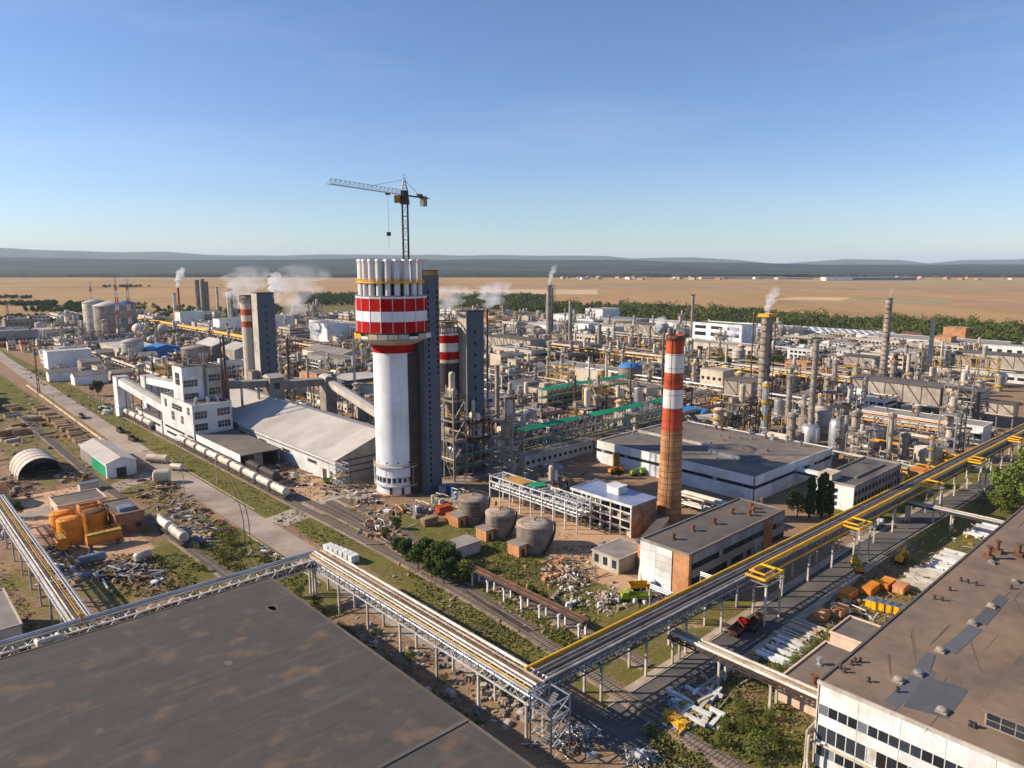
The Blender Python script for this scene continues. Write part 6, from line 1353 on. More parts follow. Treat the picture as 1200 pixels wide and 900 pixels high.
fill(352, 84, 425, 330, 56, P_, 5); fill(425, 120, 560, 330, 80, P_, 6); fill(560, 150, 640, 420, 56, P_, 7); fill(640, 180, 780, 420, 30, {'shed': 4, 'tank': 1, 'skid': 1, 'frame': 1}, 8)
fill(170, 300, 345, 470, 90, P_, 9); fill(345, 330, 560, 470, 90, P_, 10); fill(560, 420, 770, 640, 70, P_, 11); fill(130, 470, 345, 640, 100, P_, 12); fill(345, 470, 560, 640, 90, P_, 13)
fill(120, 400, 170, 480, 30, {'shed': 3, 'skid': 4, 'tank': 2}, 14); fill(130, 640, 345, 820, 80, P_, 15); fill(345, 640, 640, 820, 80, P_, 16); fill(150, 820, 700, 1000, 70, P_, 17, 1.5); fill(640, 640, 780, 900, 30, P_, 18)
fill(125, 180, 156, 196, 6, {'skid': 5}, 19)
D_ = {'frame': 5, 'drum': 1.5, 'skid': 2, 'shed': 1}
for a in [(186, 210, 275, 300, 14), (275, 186, 345, 330, 24), (352, 84, 425, 330, 24), (425, 120, 560, 330, 40), (560, 150, 640, 420, 24), (170, 300, 345, 470, 30), (345, 330, 560, 470, 34)]: fill(*a, D_, 300 + a[0] + a[1], 1.0, .3)
fill(106, 560, 240, 1000, 50, {'shed': 4, 'skid': 2, 'tank': 1, 'hall': 1}, 20, 1.4); fill(112, 1000, 420, 1200, 40, {'shed': 4, 'hall': 2, 'tank': 1}, 21, 1.4); fill(30, 470, 62, 760, 16, {'shed': 3, 'tank': 1}, 22)
retire()
# ---------------------------------------------------------------- yards: wagons, sheds, stacks, vehicles
def tank_wagon():
    t = proto('tank_wagon', 'wagon'); m = MB().tube((0, .6, 2.9), (0, 10.4, 2.9), 1.45, 18); m.ball(0, 0, 0, .01, 6, 2)
    m = MB().tube((0, .9, 2.9), (0, 10.1, 2.9), 1.45, 20, cap=False).tube((0, .9, 2.9), (0, .5, 2.9), 1.45, 20, r1=.8).tube((0, 10.1, 2.9), (0, 10.5, 2.9), 1.45, 20, r1=.8); m.build('tank', 'tank_white', t)
    MB().cyl(0, 5.5, 4.2, 4.75, .5, 12).build('dome_hatch', 'steel', t); bi('walkway', 'steel', t, -.4, 2, 4.4, .4, 9, 4.48); MB().box(-1.3, 0, .95, 1.3, 11, 1.25).build('underframe', 'wagon_dark', t)
    for y in (2, 9):
        b = MB().box(-1.1, y - 1.1, .55, 1.1, y + 1.1, .9).build('bogie', 'wagon_dark', t)
        for yy in (-.75, .75): MB().tube((-.85, y + yy, .72), (-.7, y + yy, .72), .42, 14).tube((.7, y + yy, .72), (.85, y + yy, .72), .42, 14).tube((-.7, y + yy, .72), (.7, y + yy, .72), .08, 6).build('wheelset', 'dark_steel', b)
    m = MB()
    for s in (-1, 1): m.bar((s * .45, 5.2, 1.2), (s * .45, 5.2, 4.5), .07)
    m.build('ladder', 'dark_steel', t)
    for y in (-.35, 11): bi('coupler', 'dark_steel', t, -.2, y, .95, .2, y + .35, 1.2)
    return t
TW = tank_wagon()
def hopper_wagon():
    t = proto('hopper_wagon', 'wagon'); MB().add([(-1.4, 0, 2), (1.4, 0, 2), (1.4, 12, 2), (-1.4, 12, 2), (-1.5, 0, 4.2), (1.5, 0, 4.2), (1.5, 12, 4.2), (-1.5, 12, 4.2), (-.6, .8, 4.9), (.6, .8, 4.9), (.6, 11.2, 4.9), (-.6, 11.2, 4.9), (-.6, 1.5, 1.1), (.6, 1.5, 1.1), (.6, 10.5, 1.1), (-.6, 10.5, 1.1)],
        [(0, 1, 5, 4), (1, 2, 6, 5), (2, 3, 7, 6), (3, 0, 4, 7), (4, 5, 9, 8), (5, 6, 10, 9), (6, 7, 11, 10), (7, 4, 8, 11), (8, 9, 10, 11), (13, 12, 15, 14), (12, 13, 1, 0), (13, 14, 2, 1), (14, 15, 3, 2), (15, 12, 0, 3)]).build('body', 'wagon_dark', t)
    for y in (2, 4.6, 7.2, 9.8): bi('roof_hatch', 'dark_steel', t, -.4, y - .4, 4.9, .4, y + .4, 5.05)
    for i in range(9): bi('side_rib', 'dark_steel', t, -1.58, .4 + i * 1.37, 2, -1.42, .55 + i * 1.37, 4.2)
    for y in (1.9, 10.1): MB().box(-1.1, y - 1.2, .55, 1.1, y + 1.2, .9).build('bogie', 'dark_steel', t); MB().tube((-.85, y - .8, .75), (.85, y - .8, .75), .45, 12).tube((-.85, y + .8, .75), (.85, y + .8, .75), .45, 12).build('wheelset', 'dark_steel', t)
    return t
HW = hopper_wagon()
ORD = ['first', 'second', 'third', 'fourth', 'fifth', 'sixth', 'seventh', 'eighth', 'ninth', 'tenth']
for i in range(9): place(TW, 104.5, 225.5 + i * 12, .36, 0, (1, 1, 1), 'white tank wagon on the packing house track, %s from the level crossing' % ORD[i], 'white tank wagons in the train')
for i in range(4): place(TW, 104.5, 369 + i * 12, .36, 0, (1, 1, 1), 'stained tank wagon behind the packing house, %s from its wall' % ORD[i], 'stained tank wagons behind the packing house')
for i in range(3): place(HW, 109.2, 244 + i * 13.2, .36, 0, (1, 1, 1), 'dark hopper wagon under the loading canopy, %s from the level crossing' % ORD[i], 'dark hopper wagons')
for i in range(2): place(TW, 64.4, 206 + i * 12.2, .36, 0, (1, 1, 1), ['cream tank wagon on the yard track beside the brick store', 'pale tank wagon coupled behind it towards the green walled shed'][i], 'tank wagons on the yard track')
def lying_tank(label, px, py, L, r, rot, mat='tank_white'):
    u, v = q(px, py); t = thing('scrapped_tank', label, 'tank', u, v, 0, rot); MB().tube((0, 0, r + .3), (L, 0, r + .3), r, 18, cap=False).tube((0, 0, r + .3), (-.5, 0, r + .3), r, 18, r1=r * .6).tube((L, 0, r + .3), (L + .5, 0, r + .3), r, 18, r1=r * .6).build('shell', mat, t)
    for x in (L * .2, L * .8): bi('cradle', 'timber', t, x - .2, -r * .8, 0, x + .2, r * .8, .6)
lying_tank('cream tank body without wheels on the verge by the concrete road', 197, 543, 9, 1.6, 2.2, 'cream'); lying_tank('short white tank body on the verge by the concrete road', 214, 552, 5, 1.3, 2.1); lying_tank('cream boiler drum with dark end at the road junction', 199, 565, 5, 2.4, 2.7, 'cream')
lying_tank('grey drum lying between the orange tanks and hall', 93, 665, 6, 1.3, 0, 'blue_steel'); lying_tank('white round tank on its side beside the sand', 160, 660, 4, 1.2, .4)
# shed, arch hangar, orange tank farm
def yard_buildings():
    t = block('yard_shed', 'white shed with green side wall beside the concrete road', 'shed', 66.5, 296, 10.3, 40, 5.6, 'white', 'pale_roof', gable=(1.8, 'v'), door=('v-', 5, 3.4, 3.6)); bi('green_wall', 'green', t, -.08, 1.5, .1, -.01, 22, 4.6); bi('grey_wall_panel', 'grey_wall', t, -.08, 22.1, .1, -.01, 39.6, 4.8)
    for i in range(6): bi('roof_rib', 'white_steel', t, 0, 3 + i * 6.5, 5.7, .3, 3.3 + i * 6.5, 5.9)
    t = thing('arch_hangar', 'pale fabric arch hangar with open dark end in the yard', 'hangar', 41.5, 316); r = 7.6; m = MB(); n = 14
    for i in range(n):
        a0, a1 = math.pi * i / n, math.pi * (i + 1) / n; m.add([(r - r * math.cos(a), y, r * .95 * math.sin(a)) for y in (0, 20) for a in (a0, a1)], [(0, 1, 3, 2)], True)
    m.build('skin', 'pale', t); m = MB()
    for y in (.05, 5, 10, 15, 19.9):
        for i in range(n): a0, a1 = math.pi * i / n, math.pi * (i + 1) / n; m.bar((r - (r + .05) * math.cos(a0), y, (r * .95 + .05) * math.sin(a0)), (r - (r + .05) * math.cos(a1), y, (r * .95 + .05) * math.sin(a1)), .16)
    m.build('rib', 'steel', t); MB().add([(r - r * math.cos(math.pi * i / n), 20, r * .95 * math.sin(math.pi * i / n)) for i in range(n + 1)], [tuple(range(n + 1))]).build('end_wall', 'pale', t)
    t = thing('rubble_cover', 'pale tarpaulin covered heap behind the arch hangar', 'heap', 44, 338); m = MB()
    for k in range(12): m.ball(R.uniform(0, 10), R.uniform(0, 7), 0, R.uniform(2, 3.6), 8, 4, .8, True)
    m.build('tarpaulin', 'pale', t, 'stuff')
    for k, (u, v, r, h) in enumerate([(41.8, 235.0, 3.2, 6.8), (48.8, 237.4, 3.2, 7.0), (41.8, 244.6, 3.0, 6.2)]):
        t = thing('oil_tank', ['orange round tank at the corner of the orange tank farm', 'orange tank with rusty top beside the brick store', 'orange tank at the back of the tank farm'][k], 'tank', u, v); MB().cyl(0, 0, 0, h, r, 32, cap=False).build('shell', 'orange', t); MB().lathe([(r + .08, h - .1), (r + .08, h), (r * .5, h + .35), (.01, h + .5)], 32).build('tank_roof', 'orange' if k != 1 else 'rust', t)
        m = MB(); ring(m, r, h + .9, h + 1.0, .06, 32)
        for i in range(16): a = i * .393; m.bar((r * math.cos(a), r * math.sin(a), h), (r * math.cos(a), r * math.sin(a), h + 1), .07)
        m.build('railing', 'dull_yellow' if k == 1 else 'orange', t); MB().bar((r + .3, -.3, 0), (r + .3, -.3, h), .1).bar((r + .3, .3, 0), (r + .3, .3, h), .1).build('ladder', 'orange', t)
    t = thing('tank_frame_house', 'orange brick frame house between the orange tanks', 'building', 46, 241.6); 
    bi('wall', 'orange_brick', t, 0, 3.2, 0, 6, 3.6, 7.6); bi('wall', 'orange_brick', t, 5.6, 0, 0, 6, 3.19, 7.6); bi('wall', 'orange', t, 0, 0, 0, .4, 3.19, 7.6); bi('beam', 'orange', t, .41, 0, 6.9, 5.59, .4, 7.5)
    for k, (u, v, L, rot) in enumerate([(43.6, 224.2, 9, .0), (38.2, 225.5, 5, math.pi / 2)]):
        t = thing('oil_drum', ['long orange drum on legs with yellow gangway', 'short orange drum beside the pipe bridge'][k], 'drum', u, v, 0, rot); MB().tube((0, 0, 2.6), (L, 0, 2.6), 1.6, 18).build('shell', 'orange', t); bi('gangway', 'dull_yellow', t, 0, -1, 4.25, L, 1, 4.35)
        for x in (1, L - 1): bi('saddle', 'rust', t, x - .3, -1.2, 0, x + .3, 1.2, 1.8)
        m = MB()
        for y in (-1, 1):
            m.bar((0, y, 5.4), (L, y, 5.4), .08)
            for i in range(int(L / 1.5) + 1): m.bar((i * 1.5, y, 4.3), (i * 1.5, y, 5.4), .07)
        m.build('railing', 'dull_yellow', t)
    t = block('brick_store', 'brown brick store with roof light beside the orange tanks', 'building', 52.8, 230, 8, 16, 6.0, 'brick', 'felt', win=[('v-', 1.5, 3, 2, .4)]); bi('roof_light', 'blue_steel', t, 2, 3, 6.18, 6, 7, 7.2)
    block('garage', 'grey roofed garage with white end behind the orange tanks', 'building', 42.8, 254.5, 13.5, 12, 5, 'pink_plaster', 'felt', win=[('u-', 1, 3, 2, .5)]); block('brown_store', 'long brown roofed store at the sandy turning place', 'building', 20, 283, 14, 12, 5, 'cream', 'rust', gable=(2, 'u'))
    u, v = q(25, 733, 7); block('yard_workshop', 'flat grey roofed workshop beside the junction of two pipe bridges', 'building', u - 30, v, 30, 22, 7, 'pale_concrete', 'grey_roof', pmat='pale')
    block('guard_hut', 'small grey hut with white corner on the sandy yard', 'hut', 55, 284, 6, 3.4, 2.8, 'pale', 'lift_concrete', par=0); block('guard_hut', 'grey flat roofed hut among the trees by the tracks', 'hut', 116.5, 148, 8, 6, 3.2, 'pale_concrete', 'grey_roof', par=0)
yard_buildings()
RS = random.Random(11)
def rnd_sheet(label, cat, name, u, v, mat, size, rot, group, z=0.):
    t = tag(MB().box(-size[0] / 2, -size[1] / 2, 0, size[0] / 2, size[1] / 2, size[2]).build(name, mat), label, cat, group); t.location = W(u, v, z); t.rotation_euler = (0, 0, A + rot); t['kind'] = 'thing'; return t
# stacks in the storage yard beside the road
def beam_rows(label, group, px, py, n, L, gap, along, mat='white', w=.7, h=.6, jit=.3):
    u, v = q(px, py)
    for i in range(n):
        uu, vv = (u + i * gap, v) if along == 'v' else (u, v + i * gap)
        Lx = L * RS.uniform(.8, 1.1); sz = (w, Lx, h * RS.uniform(.7, 1.5)) if along == 'v' else (Lx, w, h * RS.uniform(.7, 1.5))
        rnd_sheet(label, 'beam', 'concrete_beam', uu + RS.uniform(-jit, jit), vv + RS.uniform(-jit, jit), mat, sz, RS.uniform(-.03, .03), group)
beam_rows('long white concrete beam in the yard beside the brown roofed annex', 'white beams beside the brown roofed annex', 905, 776, 9, 8.5, 1.35, 'v'); beam_rows('shorter pale beam in the yard between road and orange crates', 'pale beams by the orange crates', 925, 750, 7, 7, 1.6, 'v', 'pale')
beam_rows('pale concrete lattice beam stacked near the yellow truck crane', 'pale beams near the truck crane', 1072, 690, 11, 9, 1.5, 'v', 'pale_concrete'); beam_rows('white beam in the far row beyond the truck crane', 'white beams beyond the truck crane', 1100, 672, 14, 8, 1.4, 'v'); beam_rows('white lattice panel at the far end of the storage yard', 'white panels at the yard end', 1150, 632, 10, 9, 1.8, 'v', 'white', 1.0, .5)
for i in range(26):
    u, v = q(RS.uniform(790, 842), RS.uniform(812, 848)); rnd_sheet('white slab in the loose stack beside the road bend', 'slab', 'concrete_slab', u, v, RS.choice(['white', 'pale', 'white_steel']), (RS.uniform(.5, .9), RS.uniform(2.5, 5), RS.uniform(.3, .9)), RS.choice([0, 0, 1.57]) + RS.uniform(-.2, .2), 'white slabs by the road bend', RS.choice([0, 0, .5]))
def crate(label, px, py, l, w, h, mat, rot=0., group=None, top=None):
    u, v = q(px, py); t = thing('container', label, 'container', u, v, 0, rot, group); bi('box', mat, t, 0, 0, .12, l, w, h); bi('lid', top or mat, t, -.05, -.05, h, l + .05, w + .05, h + .1); bi('skid', 'dark_steel', t, .2, .2, 0, l - .2, w - .2, .12)
    for i in range(int(l / .9)): bi('rib', mat, t, i * .9 + .2, -.06, .15, i * .9 + .32, -.005, h - .05)
    for i in range(int(w / .9)): bi('rib', mat, t, -.06, i * .9 + .2, .15, -.005, i * .9 + .32, h - .05)
for i in range(5): crate('yellow box with grey lid in the row beside the factory roof edge', 1026 + i * 9, 716 + i * 2.2, 2.2, 2.4, 2.1, 'yellow', 0, 'yellow boxes with grey lids', 'blue_steel')
for k, (px, py, l, w) in enumerate([(995, 706, 6, 3), (1020, 700, 7, 3), (1040, 694, 6, 3), (1058, 698, 5, 3), (965, 730, 4, 3), (985, 726, 5, 3)]): crate(['orange open container beside the service road', 'long orange container behind the grey lidded boxes', 'orange container beside the low pipe bridge', 'brown container near the factory corner', 'small orange timber crate near the pale beams', 'orange timber crate beside its smaller twin'][k], px, py, l * .85, w * .85, 1.8, ['orange', 'orange', 'orange', 'orange_brick', 'orange_brick', 'orange_brick'][k])
for i in range(6): crate('white bagged crate in the short row by the tracks', 384 + i * 5.6, 650 + i * 2.4, 2.4, 2.4, 2.2, 'white', 0, 'white crates by the tracks')
for k, (px, py) in enumerate([(515, 604), (528, 612), (498, 618), (548, 590)]): crate('orange site container in the clutter below the white tower, %s' % ['red sided', 'beside the trees', 'under the bushes', 'next to the round tanks'][k], px, py, 5, 2.4, 2.3, ['stack_red', 'orange', 'timber', 'rust'][k])
for i in range(13):
    u, v = 71.5 + RS.uniform(-1, 1), 345 + i * 10; t = thing('timber_stack', 'brown timber stack in the row along the concrete road', 'timber stack', u, v, 0, RS.uniform(-.05, .05), 'timber stacks along the concrete road')
    for k in range(5): bi('plank', 'timber', t, 0, k * 1.3, 0, 5.5, k * 1.3 + 1.2, RS.uniform(1.2, 2.6))
for i in range(10):
    u, v = q(RS.uniform(-5, 45), RS.uniform(478, 520)); t = thing('timber_stack', 'brown timber stack in the open yard near the arch hangar', 'timber stack', u, v, 0, RS.uniform(-.4, .4), 'timber stacks near the arch hangar')
    for k in range(4): bi('plank', RS.choice(['timber', 'rust', 'pale']), t, 0, k * 1.3, 0, 6, k * 1.3 + 1.2, RS.uniform(1.2, 2.6))
# vehicles
def truck(label, px, py, rot, cab='orange', bed='dark_steel', crane_=False, z=0):
    u, v = q(px, py); t = thing('truck', label, 'truck', u, v, z, rot); t.scale = (.88, .88, .84); MB().box(0, -1.1, .8, 7.4, 1.1, 1.05).build('chassis', 'dark_steel', t)
    c = MB().add([(5.5, -1.15, 1.05), (7.5, -1.15, 1.05), (7.5, 1.15, 1.05), (5.5, 1.15, 1.05), (5.5, -1.1, 2.9), (7.0, -1.1, 2.9), (7.0, 1.1, 2.9), (5.5, 1.1, 2.9), (7.5, -1.15, 1.9), (7.5, 1.15, 1.9)], [(0, 1, 8, 5, 4), (3, 7, 6, 9, 2), (1, 2, 9, 8), (8, 9, 6, 5), (4, 5, 6, 7), (0, 4, 7, 3)]).build('cab', cab, t); bi('windscreen', 'glass', c, 7.15, -1, 2.0, 7.32, 1, 2.7)
    if crane_: MB().bar((1, 0, 2.6), (8.5, 0, 3.4), .5).box(.4, -1, 1.05, 2.6, 1, 2.4).build('boom', bed, t)
    else: MB().add([(0, -1.2, 1.1), (5.3, -1.2, 1.1), (5.3, 1.2, 1.1), (0, 1.2, 1.1), (-.3, -1.25, 2.3), (5.3, -1.25, 2.3), (5.3, 1.25, 2.3), (-.3, 1.25, 2.3)], [(0, 1, 5, 4), (1, 2, 6, 5), (2, 3, 7, 6), (3, 0, 4, 7), (0, 1, 2, 3)]).build('tipper_bed', bed, t)
    for x in (1.2, 2.6, 6.3):
        for s in (-1, 1): MB().tube((x, s * .85, .55), (x, s * 1.2, .55), .55, 16).build('wheel', 'rubber', t)
truck('red tipper truck standing on the shaded service road', 858, 748, .1, 'red', 'rust'); truck('dark tractor unit behind the red tipper on the service road', 878, 742, .15, 'rust', 'dark_steel'); truck('yellow truck crane in the storage yard', 1052, 662, .1, 'yellow', 'yellow', True); truck('small yellow loader truck on the service road', 1008, 674, .6, 'yellow', 'dull_yellow', True)
truck('white cabbed truck with yellow bed beside the workshop', 738, 692, -.6, 'white', 'yellow'); truck('lime green tipper beside the pipe bridge and workshop', 760, 704, 2.4, 'lime', 'lime'); truck('orange excavator truck in front of the wide hall wall', 713, 556, -.3, 'orange', 'orange', True); truck('lime green loader before the wide hall wall', 738, 558, -.4, 'lime', 'lime', True)
truck('lime green truck near the store scaffold', 380, 567, -.5, 'lime', 'lime'); truck('dark truck on the verge of the concrete road', 160, 518, 1.7, 'dark_steel', 'dark_steel'); truck('dark trailer truck parked behind the first on the verge', 144, 508, 1.6, 'dark_steel', 'wagon_dark'); truck('grey truck driving on the concrete road', 98, 491, 1.57, 'blue_steel', 'steel'); truck('small white lorry behind the office under the bridge', 1022, 622, 0, 'white', 'blue_steel')
retire()
t = thing('heating_main', 'pale insulated heating pipes on low sleepers along the concrete road', 'pipe', 80.2, 336)
for x, mt in ((0, 'tank_white'), (.9, 'dull_yellow')): MB().tube((x - .2, 0, .8), (x + 4, 225, .8), .32, 8).build('pipe', mt, t)
for i in range(32): bi('support', 'concrete', t, -.4 + i * .13, i * 7, 0, 1.3 + i * .13, i * 7 + .4, .5)
for i, (u, v) in enumerate(((94.5, 262), (94.8, 300), (95, 340), (95.4, 385), (78, 395), (78.6, 450), (79, 250))):
    t = thing('lamp_post', 'concrete lamp post beside the concrete road', 'lamp post', u, v, 0, 0, 'lamp posts by the concrete road'); MB().cyl(0, 0, 0, 10, .2, 8, .11).build('pole', 'pale_concrete', t); MB().bar((0, 0, 9.8), (-1.6, 0, 10.4), .1).build('arm', 'steel', t); bi('lamp_head', 'zinc', t, -2.2, -.15, 10.35, -1.5, .15, 10.5)
for i, (px, py, tp) in enumerate(((46, 463, 410), (183, 478, 415), (266, 520, 396))):
    u, v = q(px, py); h = hgt(u, v, tp); t = thing('power_pole', 'tall dark lattice lighting mast beside the concrete road' if i != 2 else 'tall dark mast at the corner of the packing house', 'mast', u, v, 0, 0, 'dark lighting masts'); m = MB(); k = 10
    for j in range(k):
        a, b = 1 - .08 * j, 1 - .08 * (j + 1)
        for sx, sy in ((1, 1), (1, -1), (-1, -1), (-1, 1)): m.bar((sx * a * .6, sy * a * .6, h * j / k), (sx * b * .6, sy * b * .6, h * (j + 1) / k), .16); m.bar((sx * a * .6, sy * a * .6, h * j / k), (-sy * b * .6, sx * b * .6, h * (j + 1) / k), .1)
    m.build('lattice', 'dark_steel', t); bi('lamp_rack', 'steel', t, -1, -1, h, 1, 1, h + .6)
# scrap and rubble: heaps nobody could count
def heap(label, cat, name, spots, n, mats, lo, hi, seed, zmax=1.5, long=False):
    rr = random.Random(seed)
    for mi, mt in enumerate(mats):
        m = MB()
        for _ in range(n // len(mats)):
            px0, py0, px1, py1 = rr.choice(spots); gx, gy = (min(1.25, max(-.25, rr.gauss(.5, .27))) for _k in range(2)); u, v = q(px0 + (px1 - px0) * gx, py0 + (py1 - py0) * gy); p = W(u, v, zmax * max(0, 1 - ((gx - .5) ** 2 + (gy - .5) ** 2) * 5) * rr.random()); s = lo + (hi * 1.25 - lo) * rr.random() ** 2.2; a = rr.uniform(0, 3.14)
            if 81 < u < 93 and v > 118: continue
            if long and rr.random() < .55:
                d = Vector((math.cos(a), math.sin(a), rr.uniform(-.1, .15))) * s * 2.2; m.tube(p + Vector((0, 0, .2)) - d, p + Vector((0, 0, .3)) + d, s * .17, 5)
            else:
                ca, sa = math.cos(a), math.sin(a); hx, hy, hz = s * rr.uniform(.4, 1), s * rr.uniform(.4, 1), s * rr.uniform(.3, .8)
                vs = [(p.x + (x * hx * ca - y * hy * sa) * (1 if z < 0 else rr.uniform(.5, .95)), p.y + (x * hx * sa + y * hy * ca) * (1 if z < 0 else rr.uniform(.5, .95)), max(-.1, p.z + z * hz)) for z in (-1, 1) for x, y in ((-1, -1), (1, -1), (1, 1), (-1, 1))]
                m.add(vs, [(4, 5, 6, 7), (0, 1, 5, 4), (1, 2, 6, 5), (2, 3, 7, 6), (3, 0, 4, 7)])
        o = m.build(name, mt, None, 'stuff'); o['label'] = label; o['category'] = cat
heap('grey broken concrete rubble heap beside the rusty trestle', 'rubble', 'rubble', [(640, 682, 692, 726), (694, 690, 735, 720), (650, 660, 690, 700)], 320, ['pale_concrete', 'rubble', 'white', 'rubble'], .2, .65, 1, 1.4)
heap('mixed scrap pile beside the largest grey tank', 'scrap', 'debris', [(622, 660, 700, 700), (640, 655, 680, 680)], 180, ['rust', 'orange_brick', 'scrap', 'pale', 'timber'], .3, 1.1, 2, 1.2, True)
heap('stone and slab rubble at the foot of the white bridge', 'rubble', 'rubble', [(400, 722, 470, 765), (450, 745, 540, 800), (520, 780, 600, 835), (560, 800, 640, 850)], 420, ['pale_concrete', 'rubble', 'concrete'], .2, .8, 3, .6)
heap('tangle of galvanised sections beside the road junction', 'scrap', 'debris', [(640, 852, 705, 880), (735, 885, 770, 898)], 260, ['zinc', 'white_steel', 'scrap'], .3, .8, 4, 1.6, True)
heap('rows of teal and white pipe scrap beside the concrete road', 'scrap', 'debris', [(175, 585, 250, 612), (205, 600, 260, 640), (215, 618, 250, 640)], 300, ['blue_steel', 'steel', 'pale', 'dull_yellow', 'scrap', 'rust'], .4, 1.2, 5, .8, True)
heap('small scrap by the end of the concrete road', 'scrap', 'debris', [(300, 640, 345, 662), (310, 635, 330, 650)], 90, ['blue_steel', 'white', 'scrap', 'dull_yellow'], .3, .9, 6, .6, True)
heap('building clutter around the foot of the white tower', 'debris', 'debris', [(405, 572, 450, 600), (440, 590, 560, 612), (420, 600, 470, 640), (530, 575, 570, 600)], 460, ['rubble', 'rust', 'scrap', 'orange_brick', 'white', 'timber', 'concrete'], .3, 1.2, 7, 1.2, True)
heap('machinery scrap between the orange tanks and the hall', 'scrap', 'debris', [(85, 650, 185, 690), (40, 640, 80, 690), (140, 665, 190, 685), (0, 610, 30, 640)], 360, ['rust', 'scrap', 'dark_steel', 'white', 'blue_steel', 'timber'], .3, 1.3, 8, 1.2, True)
heap('metal coils and rubble beside the fertiliser store', 'scrap', 'debris', [(320, 550, 375, 575), (372, 566, 420, 580), (300, 545, 345, 565)], 260, ['rust', 'dark_steel', 'rubble', 'white'], .3, 1.0, 9, .9, True)
heap('pale scrap and bags beside the workshop', 'scrap', 'debris', [(715, 680, 800, 715), (740, 690, 780, 708), (690, 640, 740, 660)], 240, ['white', 'scrap', 'rubble', 'timber', 'blue_steel'], .3, .9, 10, .9, True)
heap('timber and scrap strewn about the open yard', 'scrap', 'debris', [(0, 470, 95, 530), (0, 520, 60, 560), (60, 545, 110, 570), (0, 555, 40, 590), (20, 430, 60, 470), (160, 560, 235, 590)], 520, ['timber', 'rust', 'scrap', 'rubble', 'dark_steel'], .4, 1.4, 11, 1.0, True)
heap('low debris over the storage yard beside the service road', 'debris', 'debris', [(840, 765, 900, 800), (925, 735, 1000, 770), (960, 690, 1060, 735), (1040, 640, 1180, 700), (1090, 600, 1200, 650), (770, 800, 850, 860)], 620, ['white', 'timber', 'scrap', 'pale_concrete', 'teal', 'dull_yellow'], .2, .8, 12, .6, True)
heap('bent yellow steel frames beside the white slabs at the road bend', 'scrap', 'debris', [(778, 838, 800, 850), (790, 845, 808, 858)], 46, ['yellow', 'dull_yellow'], .5, 1.3, 16, .9, True)
heap('loose stones along the tracks', 'rubble', 'rubble', [(480, 660, 560, 720), (560, 690, 640, 740), (440, 640, 520, 690), (600, 720, 690, 760)], 240, ['rubble', 'rubble', 'sand'], .1, .45, 13, .2)
heap('odds and ends lying over the streets of the plant', 'debris', 'debris', [(560, 480, 700, 560), (700, 470, 900, 500), (900, 500, 1100, 560), (330, 470, 440, 520), (600, 440, 900, 480), (900, 430, 1190, 500), (20, 400, 200, 460), (150, 460, 230, 480), (640, 560, 690, 600)], 900, ['rust', 'scrap', 'white', 'dull_yellow', 'concrete'], .3, 1.3, 14, 1.0, True)
heap('parked material on the car park behind the galleries', 'debris', 'debris', [(100, 462, 175, 486), (110, 475, 160, 490)], 120, ['white', 'blue_steel', 'dark_steel'], .6, 1.3, 15, .3)

# ---------------------------------------------------------------- trees and weeds
def leaf_mesh(pts, nrm, size, rng, name, mat):
    n = len(pts); a = rng.normal(size=(n, 3)); a /= np.linalg.norm(a, axis=1)[:, None]; b = np.cross(a, nrm + rng.normal(size=(n, 3)) * .5); b /= np.linalg.norm(b, axis=1)[:, None] + 1e-9
    s = size * rng.uniform(.6, 1.3, (n, 1)); v = np.stack([pts - a * s - b * s * .6, pts + a * s * .2 - b * s, pts + a * s + b * s * .5, pts - a * s * .3 + b * s], 1).reshape(-1, 3)
    me = bpy.data.meshes.new(name); me.vertices.add(4 * n); me.vertices.foreach_set('co', v.ravel()); me.loops.add(4 * n); me.loops.foreach_set('vertex_index', np.arange(4 * n)); me.polygons.add(n)
    me.polygons.foreach_set('loop_start', np.arange(n) * 4); me.polygons.foreach_set('loop_total', np.full(n, 4)); me.update(calc_edges=True); me.materials.append(MATS[mat]); return me
TREES = []
def mk_tree(seed, h, rx, lean, mat, n=1500, poplar=False):
    rg = np.random.default_rng(seed); rr = random.Random(seed); limbs = []; m = MB(); m.tube((0, 0, 0), (0, 0, h * .35), h * .028, 8, r1=h * .02); m.tube((0, 0, h * .35), (lean, 0, h * .8), h * .02, 6, r1=h * .006)
    cl = []
    for i in range(16 if not poplar else 22):
        a = rr.uniform(0, 6.28); z = h * rr.uniform(.14 if poplar else .28, .92); k = 1 - abs(z / h - .55) * 1.1; d = rx * k * rr.uniform(.2, .85) * (.6 if poplar else 1); p = (math.cos(a) * d, math.sin(a) * d, z); m.tube((0, 0, z * .7), p, h * .012, 5, r1=h * .004); cl.append((p, rx * rr.uniform(.28, .46)))
    tr = m.mesh('trunk', 'bark'); P, N = [], []
    for p, r in cl:
        k = n // len(cl); d = rg.normal(size=(k, 3)); d /= np.linalg.norm(d, axis=1)[:, None]; q_ = d * (r * rg.uniform(.35, 1.05, (k, 1)) ** .6) * np.array([1, 1, 1.0 if not poplar else 1.5]) + np.array(p); P.append(q_); N.append(d)
    P = np.concatenate(P); N = np.concatenate(N); P[:, 2] = np.maximum(P[:, 2], h * .12); return tr, leaf_mesh(P, N, h * .028, rg, 'crown', mat)
for s, (h, rx, mt, pop) in enumerate([(8, 3.6, 'leaf_dark', 0), (9, 3.8, 'leaf', 0), (14, 2.6, 'leaf_dark', 1), (4, 2.4, 'leaf', 0), (7, 4.0, 'leaf', 0)]): TREES.append((mk_tree(s, h, rx, .4, mt, 2600 if s != 3 else 1200, pop), h))
